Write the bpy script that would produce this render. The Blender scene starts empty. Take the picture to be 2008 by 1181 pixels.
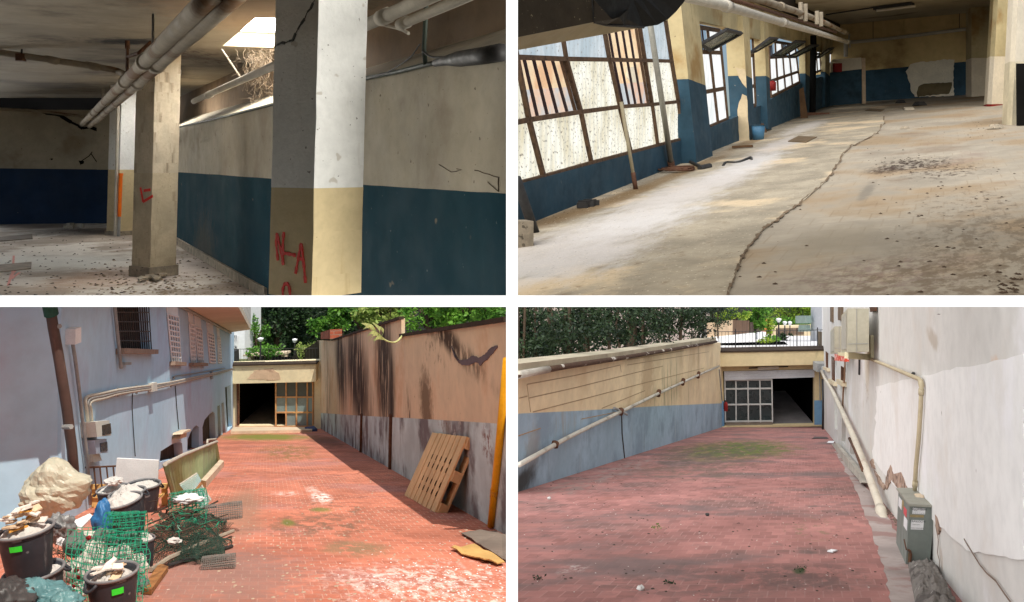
import bpy, math, random
from mathutils import Vector, Matrix
R = math.radians
SC = bpy.context.scene
# ---------------------------------------------------------------- camera, world, light
F, CX, HY = 1800.0, 1004.0, 330.0          # focal length in photo pixels, principal point
cam = bpy.data.objects.new('camera', bpy.data.cameras.new('camera'))
SC.collection.objects.link(cam)
cam.data.sensor_width = 36
cam.data.lens = 36 * F / 2008
cam.data.shift_y = -(590.5 - HY) / 2008
cam.rotation_euler = (R(90), 0, 0)
cam.data.clip_start, cam.data.clip_end = 0.1, 2000
SC.camera = cam
W = bpy.data.worlds.new('World'); SC.world = W; W.use_nodes = True
wn = W.node_tree
sky = wn.nodes.new('ShaderNodeTexSky'); sky.sky_type = 'NISHITA'; sky.sun_disc = False
sky.sun_elevation = R(60); sky.sun_rotation = R(160)
wn.links.new(sky.outputs[0], wn.nodes['Background'].inputs[0])
wn.nodes['Background'].inputs[1].default_value = 0.05
SC.view_settings.view_transform = 'Standard'; SC.view_settings.look = 'None'
SC.view_settings.gamma = 1; SC.view_settings.exposure = 0.7
COLL = {}
for k in ('cellar', 'hall', 'sunny_ramp', 'shady_ramp', 'divider', 'behind', 'yard', 'far_garden'):
    COLL[k] = bpy.data.collections.new(k); SC.collection.children.link(COLL[k])
CUR = 'divider'
def sunlamp(name, to_sun, strength, angle, col, places):
    # places have their own daylight or added fill: the places are built one over the other, so a lamp is told which place it shines in
    l = bpy.data.lights.new(name, 'SUN'); l.energy = strength; l.angle = R(angle); l.color = col
    o = bpy.data.objects.new(name, l); SC.collection.objects.link(o)
    o.rotation_euler = Vector(to_sun).to_track_quat('Z', 'Y').to_euler()
    o.location = Vector(to_sun) * 30
    c = bpy.data.collections.new(name + '_places')
    for p in places: c.children.link(COLL[p])
    o.light_linking.receiver_collection = c
    o.light_linking.blocker_collection = c
    return o
SUN = sunlamp('sun', (0.28, -0.32, 0.86), 3.1, 0.5, (1.0, 0.94, 0.84), ['sunny_ramp', 'far_garden'])
sunlamp('open_sky_sunny', (0.0, -0.62, 0.6), 1.15, 165, (0.84, 0.92, 1.0), ['sunny_ramp', 'far_garden'])
sunlamp('open_sky_shady', (-0.38, -0.62, 0.62), 5.4, 120, (0.96, 0.98, 1.0), ['shady_ramp'])
sunlamp('fill_divider', (0.0, -1.0, 0.15), 3.0, 60, (1.0, 1.0, 1.0), ['divider', 'yard'])  # added fill that whitens the divider and the wall outside the bars
sunlamp('daylight_cellar', (0.95, -0.28, -0.02), 3.3, 50, (1.0, 0.97, 0.9), ['cellar'])
sunlamp('fill_cellar_left', (-0.70, 0.72, -0.02), 2.9, 40, (1.0, 0.97, 0.9), ['cellar'])  # added fill from the left that lifts the long right wall
sunlamp('daylight_hall', (-0.40, -0.62, 0.66), 4.3, 95, (1.0, 0.98, 0.93), ['hall'])

# ---------------------------------------------------------------- helpers
def srgb(r, g, b):
    f = lambda c: (c/255/12.92) if c/255 <= .04045 else ((c/255+.055)/1.055)**2.4
    return (f(r), f(g), f(b))
def P(u, v, d): return Vector(((u-CX)/F*d, d, -(v-HY)/F*d))
class Plane:                                # 1/depth = a + b*u + c*v
    def __init__(s, a, b, c):
        s.a, s.b, s.c = a, b, c
        n = Vector((b*F, a+b*CX+c*HY, -c*F)); s.len = n.length
        s.n = -n.normalized()               # faces the viewer
        t = Vector((0,0,1)).cross(s.n)
        s.t = t.normalized() if t.length > 1e-6 else Vector((1,0,0))
    def d(s, u, v=0): return 1/(s.a+s.b*u+s.c*v)
    def at(s, u, v, off=0): return P(u, v, s.d(u, v)) + s.n*off
    def offset(s, off):                     # plane moved away from the viewer
        k = 1+off*s.len; return Plane(s.a/k, s.b/k, s.c/k)
    def ath(s, u, h, vp, off=0): return s.at(u, vp-h*F/s.d(u), off)
    def st(s, u, v):
        p = s.at(u, v); return (p.dot(s.t), p.z)
def Vert(p1, p2):
    b = (1/p2[1]-1/p1[1])/(p2[0]-p1[0]); return Plane(1/p1[1]-b*p1[0], b, 0)
def Floor(vp, h, roll=0, u0=0): return Plane(-(vp-roll*u0)/(F*h), -roll/(F*h), 1/(F*h))
def Ceil(vp, h, roll=0, u0=0): return Plane((vp-roll*u0)/(F*h), roll/(F*h), -1/(F*h))
def Through(a, b, c):                       # plane through three points
    n = (b-a).cross(c-a); k = n.dot(a); n /= k
    B = n.x/F; C = -n.z/F; return Plane(n.y-B*CX-C*HY, B, C)

def newmat(name):
    m = bpy.data.materials.new(name); m.use_nodes = True
    nt = m.node_tree; return m, nt, nt.nodes['Principled BSDF']
def N(nt, t, **kw):
    n = nt.nodes.new('ShaderNode'+t)
    for k, v in kw.items(): setattr(n, k, v)
    return n
def mixc(nt, fac, a, b, mode='MIX'):
    m = N(nt, 'Mix', data_type='RGBA', blend_type=mode)
    for i, x in ((0, fac), (6, a), (7, b)):
        if hasattr(x, 'is_output'): nt.links.new(x, m.inputs[i])
        elif i == 0: m.inputs[0].default_value = x
        else: m.inputs[i].default_value = (*x, 1)
    return m.outputs[2]
def mth(nt, op, a, b=None, clamp=False):
    m = N(nt, 'Math', operation=op, use_clamp=clamp)
    for i, x in enumerate((a, b)):
        if x is None: continue
        if hasattr(x, 'is_output'): nt.links.new(x, m.inputs[i])
        else: m.inputs[i].default_value = x
    return m.outputs[0]
def ramp(nt, x, lo, hi, a=0., b=1.):
    m = N(nt, 'MapRange', interpolation_type='SMOOTHSTEP')
    nt.links.new(x, m.inputs[0])
    for i, v in ((1, lo), (2, hi), (3, a), (4, b)): m.inputs[i].default_value = v
    return m.outputs[0]
def vmap(nt, vec, loc=(0,0,0), scale=(1,1,1)):
    m = N(nt, 'VectorMath', operation='SUBTRACT'); nt.links.new(vec, m.inputs[0]); m.inputs[1].default_value = loc
    q = N(nt, 'VectorMath', operation='MULTIPLY'); nt.links.new(m.outputs[0], q.inputs[0]); q.inputs[1].default_value = scale
    return q.outputs[0]
_seed = [0]
def noise(nt, vec, scale, detail=5, rough=.6, dist=0.):
    n = N(nt, 'TexNoise'); nt.links.new(vec, n.inputs['Vector'])
    if not isinstance(scale, (int, float)):
        _seed[0] += 1
        nt.links.new(vmap(nt, vec, (_seed[0]*3.7, _seed[0]*1.3, 0), (scale[0], scale[1], 1)), n.inputs['Vector']); scale = 1
    n.inputs['Scale'].default_value = scale; n.inputs['Detail'].default_value = detail
    n.inputs['Roughness'].default_value = rough; n.inputs['Distortion'].default_value = dist
    return n.outputs['Fac']
def mat(name, col, var=.2, scale=1.5, rough=.85, bump=.15, bscale=30, metal=0, spots=None, streaks=(), stains_and_light=(),
        brick=None, coord='UV', spec=.3, second=None, lines=None):
    """painted / dusty / stained surface; stains sit at metric places on the surface"""
    m, nt, bs = newmat(name)
    tc = N(nt, 'TexCoord').outputs[coord]
    lo = tuple(c*(1-var) for c in col); hi = tuple(min(1, c*(1+var)) for c in col)
    c = mixc(nt, ramp(nt, noise(nt, tc, scale, 7), .3, .7), lo, hi)
    c = mixc(nt, ramp(nt, noise(nt, tc, scale*9, 4), .35, .75, 0, .35), c, tuple(x*.72 for x in col))
    if second:                                        # (colour, noise scale, threshold, width)
        c = mixc(nt, ramp(nt, noise(nt, tc, second[1], 6, .62), second[2], second[2]+second[3]), c, second[0])
    hgt = noise(nt, tc, bscale, 4)
    if brick:
        b = N(nt, 'TexBrick'); nt.links.new(tc, b.inputs['Vector'])
        b.inputs['Scale'].default_value = 1
        b.inputs['Brick Width'].default_value = brick['w']; b.inputs['Row Height'].default_value = brick['h']
        b.inputs['Mortar Size'].default_value = brick['m']; b.inputs['Mortar Smooth'].default_value = .3
        b.inputs['Bias'].default_value = 0; b.offset = brick.get('offset', .5)
        b.inputs['Color1'].default_value = (.62,.62,.62,1); b.inputs['Color2'].default_value = (1.2,1.2,1.2,1)
        b.inputs['Mortar'].default_value = (1,1,1,1)
        c = mixc(nt, brick.get('tint', .8), c, b.outputs['Color'], 'MULTIPLY')
        wear = ramp(nt, noise(nt, tc, brick.get('wear', .9), 4), .35, .62)
        c = mixc(nt, mth(nt, 'MULTIPLY', b.outputs['Fac'], mth(nt, 'MULTIPLY', wear, brick.get('k', .8))), c, brick['mc'])
        hgt = mth(nt, 'SUBTRACT', hgt, mth(nt, 'MULTIPLY', b.outputs['Fac'], 2.0))
    for (sc_, k, sx, sy, th) in streaks:
        f = ramp(nt, noise(nt, tc, (sx, sy), 6, .65), th, th+.16, 0, k)
        c = mixc(nt, f, c, sc_)
    for s in stains_and_light:
        q = vmap(nt, tc, (s['c'][0], s['c'][1], 0), (1/s['r'][0], 1/s['r'][1], 0))
        ln = N(nt, 'VectorMath', operation='LENGTH'); nt.links.new(q, ln.inputs[0])
        ns = s.get('ns', (6, 6))
        nz = noise(nt, tc, ns, 6, .68)
        edge = mth(nt, 'ADD', ln.outputs['Value'], mth(nt, 'MULTIPLY', mth(nt, 'SUBTRACT', nz, .5), s.get('rag', 1.2)))
        f = mth(nt, 'MULTIPLY', ramp(nt, edge, s.get('in', .3), 1.0, 1, 0), s.get('k', .8), True)
        if 'th' in s:
            f = mth(nt, 'MULTIPLY', f, ramp(nt, noise(nt, tc, (ns[0]*1.7, ns[1]*1.7), 6, .7), s['th'], s['th']+.13))
        c = mixc(nt, f, c, s['col'])
    if spots:
        for (pc, psc, th, k) in spots:
            c = mixc(nt, ramp(nt, noise(nt, tc, psc, 2, .5), th, th+.04, 0, k), c, pc)
    nt.links.new(c, bs.inputs['Base Color'])
    r = ramp(nt, noise(nt, tc, scale*3, 4), .3, .7, max(0, rough-.1), min(1, rough+.1))
    nt.links.new(r, bs.inputs['Roughness'])
    bs.inputs['Metallic'].default_value = metal
    bs.inputs['Specular IOR Level'].default_value = spec
    if bump := bump*.45:
        bp = N(nt, 'Bump'); bp.inputs['Strength'].default_value = bump; bp.inputs['Distance'].default_value = .02
        nt.links.new(hgt, bp.inputs['Height']); nt.links.new(bp.outputs[0], bs.inputs['Normal'])
    return m
def stain(c, r, col, k=.8, **kw):  # ragged colour patch: real stains, and pools of light on the cellar floor
    d = dict(c=c, r=r, col=col, k=k); d.update(kw); return d

class MB:
    def __init__(s): s.v = []; s.f = []; s.mi = []; s.uv = []
    def poly(s, pts, m=0, uv=None, nrm=None):
        i = len(s.v); s.v += [Vector(p) for p in pts]; s.f.append(list(range(i, i+len(pts)))); s.mi.append(m)
        if uv is None:
            n = nrm or (pts[1]-pts[0]).cross(pts[2]-pts[0])
            if n.length > 0: n = n.normalized()
            if abs(n.z) > .8: uv = [(p.x, p.y) for p in pts]
            else:
                t = Vector((0,0,1)).cross(n); t = t.normalized() if t.length > 1e-6 else Vector((1,0,0))
                uv = [(p.dot(t), p.z) for p in pts]
        elif callable(uv): uv = [uv(p) for p in pts]
        s.uv.append(uv)
        return s
    def prism(s, front, back, m=0, nrm=None, uv=None, mside=None):
        s.poly(front, m, uv, nrm); s.poly(list(reversed(back)), m if mside is None else mside)
        n = len(front)
        for i in range(n):
            j = (i+1) % n
            s.poly([front[j], front[i], back[i], back[j]], m if mside is None else mside)
        return s
    def slab(s, pl, px, th, off=0, m=0, uv=None, mside=None):    # outline on a plane, given real thickness behind it
        fr = [pl.at(u, v, off) for u, v in px]
        return s.prism(fr, [p-pl.n*th for p in fr], m, pl.n, uv, mside)
    def box(s, c, hx, hy, hz, m=0, rot=None):
        A = rot or Matrix.Identity(3)
        pts = [Vector(c)+A@Vector((x*hx, y*hy, z*hz)) for x in (-1,1) for y in (-1,1) for z in (-1,1)]
        for q in ((0,1,3,2),(5,4,6,7),(4,5,1,0),(2,3,7,6),(1,5,7,3),(4,0,2,6)): s.poly([pts[k] for k in q], m)
        return s
    def bar(s, a, b, w, h, up=None, m=0):             # box beam from a to b, w across, h along up
        t = (b-a).normalized(); up = up or Vector((0,0,1))
        x = t.cross(up); x = x.normalized() if x.length > 1e-5 else Vector((1,0,0)); y = x.cross(t)
        rot = Matrix((x, t, y)).transposed()
        return s.box((a+b)/2, w/2, (b-a).length/2, h/2, m, rot)
    def pbar(s, pl, p1, p2, w, h, off=0, m=0):        # bar lying on a plane
        a, b = pl.at(*p1, off+h/2), pl.at(*p2, off+h/2)
        return s.bar(a, b, w, h, pl.n, m)
    def tube(s, path, r, n=8, m=0, cap=True):
        path = [Vector(p) for p in path]; L = len(path)
        rr = r if isinstance(r, (list, tuple)) else [r]*L
        rings = []; x = None
        for i, p in enumerate(path):
            t = (path[min(i+1, L-1)]-path[max(i-1, 0)]).normalized()
            if x is None:
                x = t.cross(Vector((0,0,1)));  x = x if x.length > .05 else t.cross(Vector((1,0,0)))
            x = (x-t*x.dot(t)).normalized(); y = t.cross(x)
            rings.append([p+(x*math.cos(k*2*math.pi/n)+y*math.sin(k*2*math.pi/n))*rr[i] for k in range(n)])
        b = len(s.v); acc = 0
        for i, rg in enumerate(rings): s.v += rg
        for i in range(L-1):
            l = (path[i+1]-path[i]).length
            for k in range(n):
                k2 = (k+1) % n
                s.f.append([b+i*n+k, b+(i+1)*n+k, b+(i+1)*n+k2, b+i*n+k2]); s.mi.append(m)
                u0, u1 = k/n*6.28*rr[i], (k+1)/n*6.28*rr[i]
                s.uv.append([(u0, acc), (u0, acc+l), (u1, acc+l), (u1, acc)])
            acc += l
        if cap and n > 3:
            for base, rev in ((b, True), (b+(L-1)*n, False)):
                ids = list(range(base, base+n)); ids = ids if rev else ids[::-1]
                s.f.append(ids); s.mi.append(m); s.uv.append([(0,0)]*n)
        return s
    def lathe(s, base, prof, n=24, m=0, rot=None, up=Vector((0,0,1))):
        A = rot or Matrix.Identity(3); b = len(s.v); L = len(prof)
        for r, z in prof:
            for k in range(n):
                a = 2*math.pi*k/n; s.v.append(Vector(base)+A@Vector((r*math.cos(a), r*math.sin(a), z)))
        for i in range(L-1):
            for k in range(n):
                k2 = (k+1) % n
                s.f.append([b+i*n+k, b+i*n+k2, b+(i+1)*n+k2, b+(i+1)*n+k]); s.mi.append(m)
                r = max(prof[i][0], .01); s.uv.append([(k/n*6.28*r, prof[i][1]), ((k+1)/n*6.28*r, prof[i][1]), ((k+1)/n*6.28*r, prof[i+1][1]), (k/n*6.28*r, prof[i+1][1])])
        return s
    def build(s, name, mats, parent=None, smooth=False):
        me = bpy.data.meshes.new(name)
        off = parent_loc(parent)
        me.from_pydata([p-off for p in s.v], [], s.f)
        if not isinstance(mats, (list, tuple)): mats = [mats]
        for x in mats: me.materials.append(x)
        uvl = me.uv_layers.new(name='UVMap')
        flat = [c for f in s.uv for q in f for c in (q[0], q[1])]
        uvl.data.foreach_set('uv', flat)
        me.polygons.foreach_set('material_index', s.mi)
        if smooth: me.polygons.foreach_set('use_smooth', [True]*len(s.f))
        me.update()
        o = bpy.data.objects.new(name, me); COLL[CUR].objects.link(o)
        if parent: o.parent = parent
        return o
def parent_loc(p):
    v = Vector((0,0,0))
    while p is not None: v += p.location; p = p.parent
    return v
def tag(o, label, cat, group=None, kind=None):
    if label: o['label'] = label
    if cat: o['category'] = cat
    if group: o['group'] = group
    if kind: o['kind'] = kind
    return o
def struct(o): o['kind'] = 'structure'; return o
def thing(name, label, cat, loc, group=None):
    o = bpy.data.objects.new(name, None); COLL[CUR].objects.link(o); o.location = loc
    o.empty_display_size = .1
    return tag(o, label, cat, group)
def wall_holes(mb, pl, outline, holes, th, m=0, off=0, mside=None):
    """a wall of real thickness with openings"""
    import bmesh
    bm = bmesh.new(); loops = [outline]+holes
    for lp in loops:
        vs = [bm.verts.new(pl.at(u, v, off)) for u, v in lp]
        for i in range(len(vs)): bm.edges.new((vs[i], vs[(i+1) % len(vs)]))
    bmesh.ops.triangle_fill(bm, use_beauty=True, use_dissolve=False, edges=bm.edges[:])
    for f in bm.faces:
        pts = [v.co.copy() for v in f.verts]
        if (pts[1]-pts[0]).cross(pts[2]-pts[0]).dot(pl.n) < 0: pts.reverse()
        mb.poly(pts, m, None, pl.n)
        mb.poly([p-pl.n*th for p in reversed(pts)], m if mside is None else mside)
    bm.free()
    for lp in loops:
        q = [pl.at(u, v, off) for u, v in lp]
        for i in range(len(q)):
            a, b = q[i], q[(i+1) % len(q)]
            mb.poly([a, b, b-pl.n*th, a-pl.n*th], m if mside is None else mside)
def rough_outline(pts, amp, step=10, seed=1):
    rnd = random.Random(seed); out = []
    for i in range(len(pts)):
        a, b = pts[i], pts[(i+1) % len(pts)]
        L = math.hypot(b[0]-a[0], b[1]-a[1]); k = max(1, int(L/step))
        for j in range(k):
            t = j/k; out.append((a[0]+(b[0]-a[0])*t+rnd.uniform(-amp, amp), a[1]+(b[1]-a[1])*t+rnd.uniform(-amp, amp)))
    return out
def arc(pts, k=6):                                     # Catmull-Rom through points
    pts = [Vector(p) for p in pts]; out = []
    for i in range(len(pts)-1):
        p0, p1, p2, p3 = pts[max(i-1,0)], pts[i], pts[i+1], pts[min(i+2, len(pts)-1)]
        for j in range(k):
            t = j/k
            out.append(.5*((2*p1)+(p2-p0)*t+(2*p0-5*p1+4*p2-p3)*t*t+(3*p1-p0-3*p2+p3)*t**3))
    return out+[pts[-1]]
def emit(name, col, strength):
    m, nt, bs = newmat(name); bs.inputs['Base Color'].default_value = (*col, 1)
    bs.inputs['Emission Color'].default_value = (*col, 1); bs.inputs['Emission Strength'].default_value = strength
    return m
def leaves_mat(name, c1, c2, c3, trans=.25):
    m, nt, bs = newmat(name)
    tc = N(nt, 'TexCoord').outputs['UV']
    n1 = noise(nt, tc, 400, 0); n2 = noise(nt, N(nt, 'TexCoord').outputs['Object'], 1.3, 3)
    c = mixc(nt, ramp(nt, n1, .3, .7), c1, c2); c = mixc(nt, ramp(nt, n2, .42, .62), c, c3)
    nt.links.new(c, bs.inputs['Base Color']); bs.inputs['Roughness'].default_value = .55
    bs.inputs['Specular IOR Level'].default_value = .35
    tr = N(nt, 'BsdfTranslucent'); nt.links.new(c, tr.inputs[0])
    mx = N(nt, 'MixShader'); mx.inputs[0].default_value = trans
    nt.links.new(bs.outputs[0], mx.inputs[1]); nt.links.new(tr.outputs[0], mx.inputs[2])
    nt.links.new(mx.outputs[0], nt.nodes['Material Output'].inputs[0])
    return m
def leaf(mb, p, size, rnd, m=0, droop=.0, aspect=.5):
    a = Vector((rnd.gauss(0,1), rnd.gauss(0,1), rnd.gauss(0,.7)-droop)).normalized()
    b = a.cross(Vector((rnd.gauss(0,1), rnd.gauss(0,1), rnd.gauss(0,1)))).normalized()
    w = size*aspect*.5; q = rnd.random()
    i = len(mb.v); mb.v += [p, p+a*size*.5+b*w, p+a*size, p+a*size*.5-b*w]
    mb.f.append([i, i+1, i+2, i+3]); mb.mi.append(m); mb.uv.append([(q, q*3.1)]*4)
def crown(mb, c, rx, ry, rz, n, size, rnd, clumps=14, m=0, droop=0):
    cl = []
    for k in range(clumps):
        d = Vector((rnd.gauss(0,1), rnd.gauss(0,1), rnd.gauss(0,1))).normalized()*rnd.uniform(.35, .95)
        cl.append((Vector((d.x*rx, d.y*ry, d.z*rz)), rnd.uniform(.22, .45)))
    for i in range(n):
        q, s = rnd.choice(cl)
        d = Vector((rnd.gauss(0,1), rnd.gauss(0,1), rnd.gauss(0,1))).normalized()*rnd.random()**.45
        leaf(mb, Vector(c)+q+Vector((d.x*rx, d.y*ry, d.z*rz))*s, size*rnd.uniform(.6, 1.3), rnd, m, droop)
def text_mesh(body, size):
    cu = bpy.data.curves.new('t', 'FONT'); cu.body = body; cu.size = size; cu.align_x = 'CENTER'; cu.align_y = 'CENTER'
    o = bpy.data.objects.new('t', cu); SC.collection.objects.link(o)
    dg = bpy.context.evaluated_depsgraph_get(); me = bpy.data.meshes.new_from_object(o.evaluated_get(dg))
    vs = [v.co.copy() for v in me.vertices]; fs = [list(p.vertices) for p in me.polygons]
    bpy.data.objects.remove(o); bpy.data.curves.remove(cu); bpy.data.meshes.remove(me)
    return vs, fs
def add_text(mb, body, size, org, xa, ya, m=0, sx=1):
    vs, fs = text_mesh(body, size); b = len(mb.v)
    mb.v += [org+xa*(v.x*sx)+ya*v.y for v in vs]
    for f in fs: mb.f.append([b+i for i in f]); mb.mi.append(m); mb.uv.append([(0,0)]*len(f))

# ---------------------------------------------------------------- common materials
M_white = mat('white_paint', (.86,.86,.86), .03, bump=.02)
M_rust = mat('rusty_iron', srgb(92,62,45), .35, 8, .8, .3, 60)
M_darkmetal = mat('dark_metal', (.035,.033,.032), .3, 6, .6, .1)
M_grey = mat('grey_metal', (.3,.3,.29), .2, 5, .55, .1)
M_wood = mat('old_wood', srgb(150,105,62), .3, 6, .85, .25, 40, streaks=[(srgb(90,60,35), .6, 30, 2, .5)])
M_void = mat('shade_and_crack_black', (.008,.0075,.007), .2, 2, spec=0)  # near-black: recess shade put into the colour; also cracks and dark parts

# ---------------------------------------------------------------- the white divider between the four places
CUR = 'divider'
d0, d1 = 4.5, 10.0  # arms run deep, unseen, to keep ramp bounce out of the rooms
mb = MB()
def dv(u0, u1, v0, v1, d1=d1):
    fr = [P(u0, v1, d0), P(u1, v1, d0), P(u1, v0, d0), P(u0, v0, d0)]
    mb.prism(fr, [P(a, b, d1) for a, b in ((u0, v1), (u1, v1), (u1, v0), (u0, v0))])
dv(-500, 992.5, 579.5, 602); dv(1015.5, 2500, 579.5, 602, 5.8); dv(992.5, 1015.5, -300, 1500)
tag(mb.build('divider_wall', M_white), 'white cross shaped divider standing between the four places', 'wall')

# ================================================================ upper left: the cellar
CUR = 'cellar'
rnd = random.Random(3)
VPC = 315
FT = Floor(VPC, 1.5); CT = Ceil(VPC, 1.53)
RW = Vert((347, 1/.0607), (498, 1/.0948)); FW = Vert((0, 21.6), (278, 22.1))
RW2 = RW.offset(.8)
DUST = srgb(196, 182, 168)
M_cfloor = mat('dusty_concrete', srgb(170,156,142), .25, 1.1, .95, .5, 40, second=(srgb(205,198,188), .55, .47, .1),
    streaks=[(srgb(120,100,84), .7, .8, .8, .56), (srgb(84,70,58), .8, 5, 5, .64)],
    spots=[(srgb(60,50,42), 38, .69, .8), (srgb(235,230,222), 30, .7, .7)],
    stains_and_light=[stain((FT.at(60,515).x, FT.at(60,515).y), (2.2, 1.6), srgb(222,222,215), .8, rag=.7),  # pool of daylight on the floor, put into the colour
            stain((FT.at(210,545).x, FT.at(210,545).y), (.9, 1.5), srgb(176,140,112), .6),
            stain((FT.at(400,520).x, FT.at(400,520).y), (1.6, 2.5), srgb(215,200,190), .5),  # second pool of daylight, also in the colour
            stain((FT.at(150,455).x, FT.at(150,455).y), (1.5, 1.6), srgb(70,62,58), .75)])
M_cwall = mat('dirty_limewash', srgb(178,168,148), .16, 1.0, .92, .25, 25, second=(srgb(150,136,116), .9, .5, .2),
    streaks=[(srgb(110,98,84), .35, 1.5, .5, .55), (srgb(96,80,64), .45, .35, 2.2, .6)],
    spots=[(srgb(70,56,44), 16, .7, .75), (srgb(96,84,70), 45, .71, .6), (srgb(120,104,86), 5, .735, .8)])
M_cblue = mat('blue_dado_paint', srgb(32,66,78), .08, .9, .95, .12, 25, spec=.04, second=(srgb(30,64,78), .8, .46, .2),
    streaks=[(srgb(80,100,100), .15, 3, .7, .58), (srgb(60,56,50), .4, 1.2, .8, .62)],
    spots=[(srgb(120,132,132), 22, .72, .5), (srgb(128,120,104), 4.5, .735, .85)],
    stains_and_light=[stain(RW.st(400,510), (1.4,.9), srgb(88,84,74), .6, rag=1.0), stain(RW.st(430,560), (2.2,.35), srgb(96,84,66), .5)])
M_cblue2 = mat('deep_blue_dado_paint', srgb(14,44,76), .2, .9, .6, .12, 25, streaks=[(srgb(60,70,80), .3, 3, .7, .6)],
    spots=[(srgb(150,150,145), 8, .74, .6)])
M_cceil = mat('stained_ceiling_plaster', srgb(150,138,118), .2, .7, .95, .2, 25, second=(srgb(96,82,66), .45, .48, .18),
    streaks=[(srgb(92,78,60), .5, .25, 2.0, .57)],
    stains_and_light=[stain((CT.at(205,80).x, CT.at(205,80).y), (2.6,.55), srgb(64,44,30), .95, ns=(3,7), th=.52, rag=1.6),
            stain((CT.at(260,82).x, CT.at(260,82).y), (.8,.45), srgb(30,22,16), .95, rag=1.3),
            stain((CT.at(390,110).x, CT.at(390,110).y), (.6,2.2), srgb(96,74,54), .8, ns=(5,2), th=.47),
            stain((CT.at(470,20).x, CT.at(470,20).y), (1.2,2.5), srgb(190,150,110), .45)])
M_colw = mat('white_column_paint', srgb(222,222,218), .07, 2, .85, .6, 45, streaks=[(srgb(160,150,138), .35, 6, .8, .6)],
    spots=[(srgb(90,80,70), 30, .69, .75), (srgb(170,160,146), 9, .68, .6)])
M_colo2 = mat('dirty_ochre_column_paint', srgb(182,168,142), .16, 3, .9, .35, 45, streaks=[(srgb(120,104,82), .6, 9, .6, .54)], spots=[(srgb(90,74,58), 24, .7, .7)])
M_colo = mat('ochre_column_paint', srgb(200,182,142), .1, 2, .85, .35, 45, streaks=[(srgb(160,134,92), .4, 9, .8, .58)],
    spots=[(srgb(110,88,60), 30, .72, .6)])
M_colw2 = mat('dirty_column_paint', srgb(186,174,152), .16, 3, .9, .35, 45, streaks=[(srgb(104,82,60), .75, 9, .6, .52)],
    spots=[(srgb(90,74,58), 26, .7, .7)])
M_plinth = mat('chipped_concrete', srgb(150,138,120), .3, 6, .95, .6, 40, spots=[(srgb(60,52,44), 14, .62, .7)])
M_pipe = mat('old_pvc_pipe', srgb(150,138,120), .16, 2, .85, .25, 40, spec=.06, second=(srgb(112,84,60), .7, .5, .12),
    streaks=[(srgb(78,54,38), .6, 4, 1.2, .6)])
M_pipew = mat('white_pvc_pipe', srgb(186,178,164), .12, 3, .85, .2, 40, spec=.06, streaks=[(srgb(120,104,84), .5, 5, 2, .58)])
M_cable = mat('green_grey_pipe', srgb(52,62,52), .3, 5, .6, .1)
M_spray = mat('red_spray_paint', srgb(214,36,18), .15, 30, .6, 0)
M_orange = mat('orange_pipe', srgb(240,112,20), .08, 5, .5, .05)
M_sky1 = emit('daylit_glass', (1.0, .98, .94), 20.0)

# floor and ceiling
lim = 588
fb = [(-420, 441), (0, 440), (278, 437)]
for u in (347, 400, 460, 526): fb.append((u, VPC+2700*RW.b*0+2700/RW.d(u)))
fb += [(526, lim), (-420, lim)]
mb = MB(); fr = [FT.at(u, v) for u, v in fb]; mb.prism(fr, [p-Vector((0,0,.02)) for p in fr], 0, Vector((0,0,1)))
struct(mb.build('floor', M_cfloor))
hole = [(437, 90), (500, 36), (590, 36), (556, 95)]
cb = [(-420, 192), (262, 192)]
for u in (300, 420, 560, 700, 901): cb.append((u, VPC-1.53*F/RW2.d(u)))
cb += [(901, -62), (-420, -62)]
mb = MB(); wall_holes(mb, CT, cb, [hole], .22)
struct(mb.build('ceiling', M_cceil))
# skylight: kerb and daylit glass
c0 = [CT.at(u, v) for u, v in hole]; cc = sum(c0, Vector())/4
sk = thing('skylight', 'glaring daylit skylight in the cellar ceiling beside the nearest column', 'skylight', cc+Vector((0,0,.25)))
up = Vector((0,0,.24))
mb = MB(); top = [p+up for p in c0]; mb.prism([p+Vector((0,0,.03)) for p in top], list(top), 0); mb.build('glass', M_sky1, sk)
mb = MB()
for i in range(4): mb.bar(top[i]+Vector((0,0,-.015)), top[(i+1)%4]+Vector((0,0,-.015)), .07, .05)
mb.build('frame', M_grey, sk)

# second skylight, behind the middle column
c0 = [CT.at(u, v, .0) for u, v in ((301,165),(325,137),(352,137),(346,165))]
sk = thing('skylight', 'second skylight, mostly hidden behind the middle column', 'skylight', sum(c0, Vector())/4)
mb = MB(); q = [p-Vector((0,0,.03)) for p in c0]; mb.prism(q, [p+Vector((0,0,.02)) for p in q]); mb.build('glass', emit('daylit_glass_second', (1.0,.98,.94), 16.0), sk)
mb = MB()
for i in range(4): mb.bar(c0[i]-Vector((0,0,.03)), c0[(i+1)%4]-Vector((0,0,.03)), .06, .06)
mb.build('frame', M_grey, sk)
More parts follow.
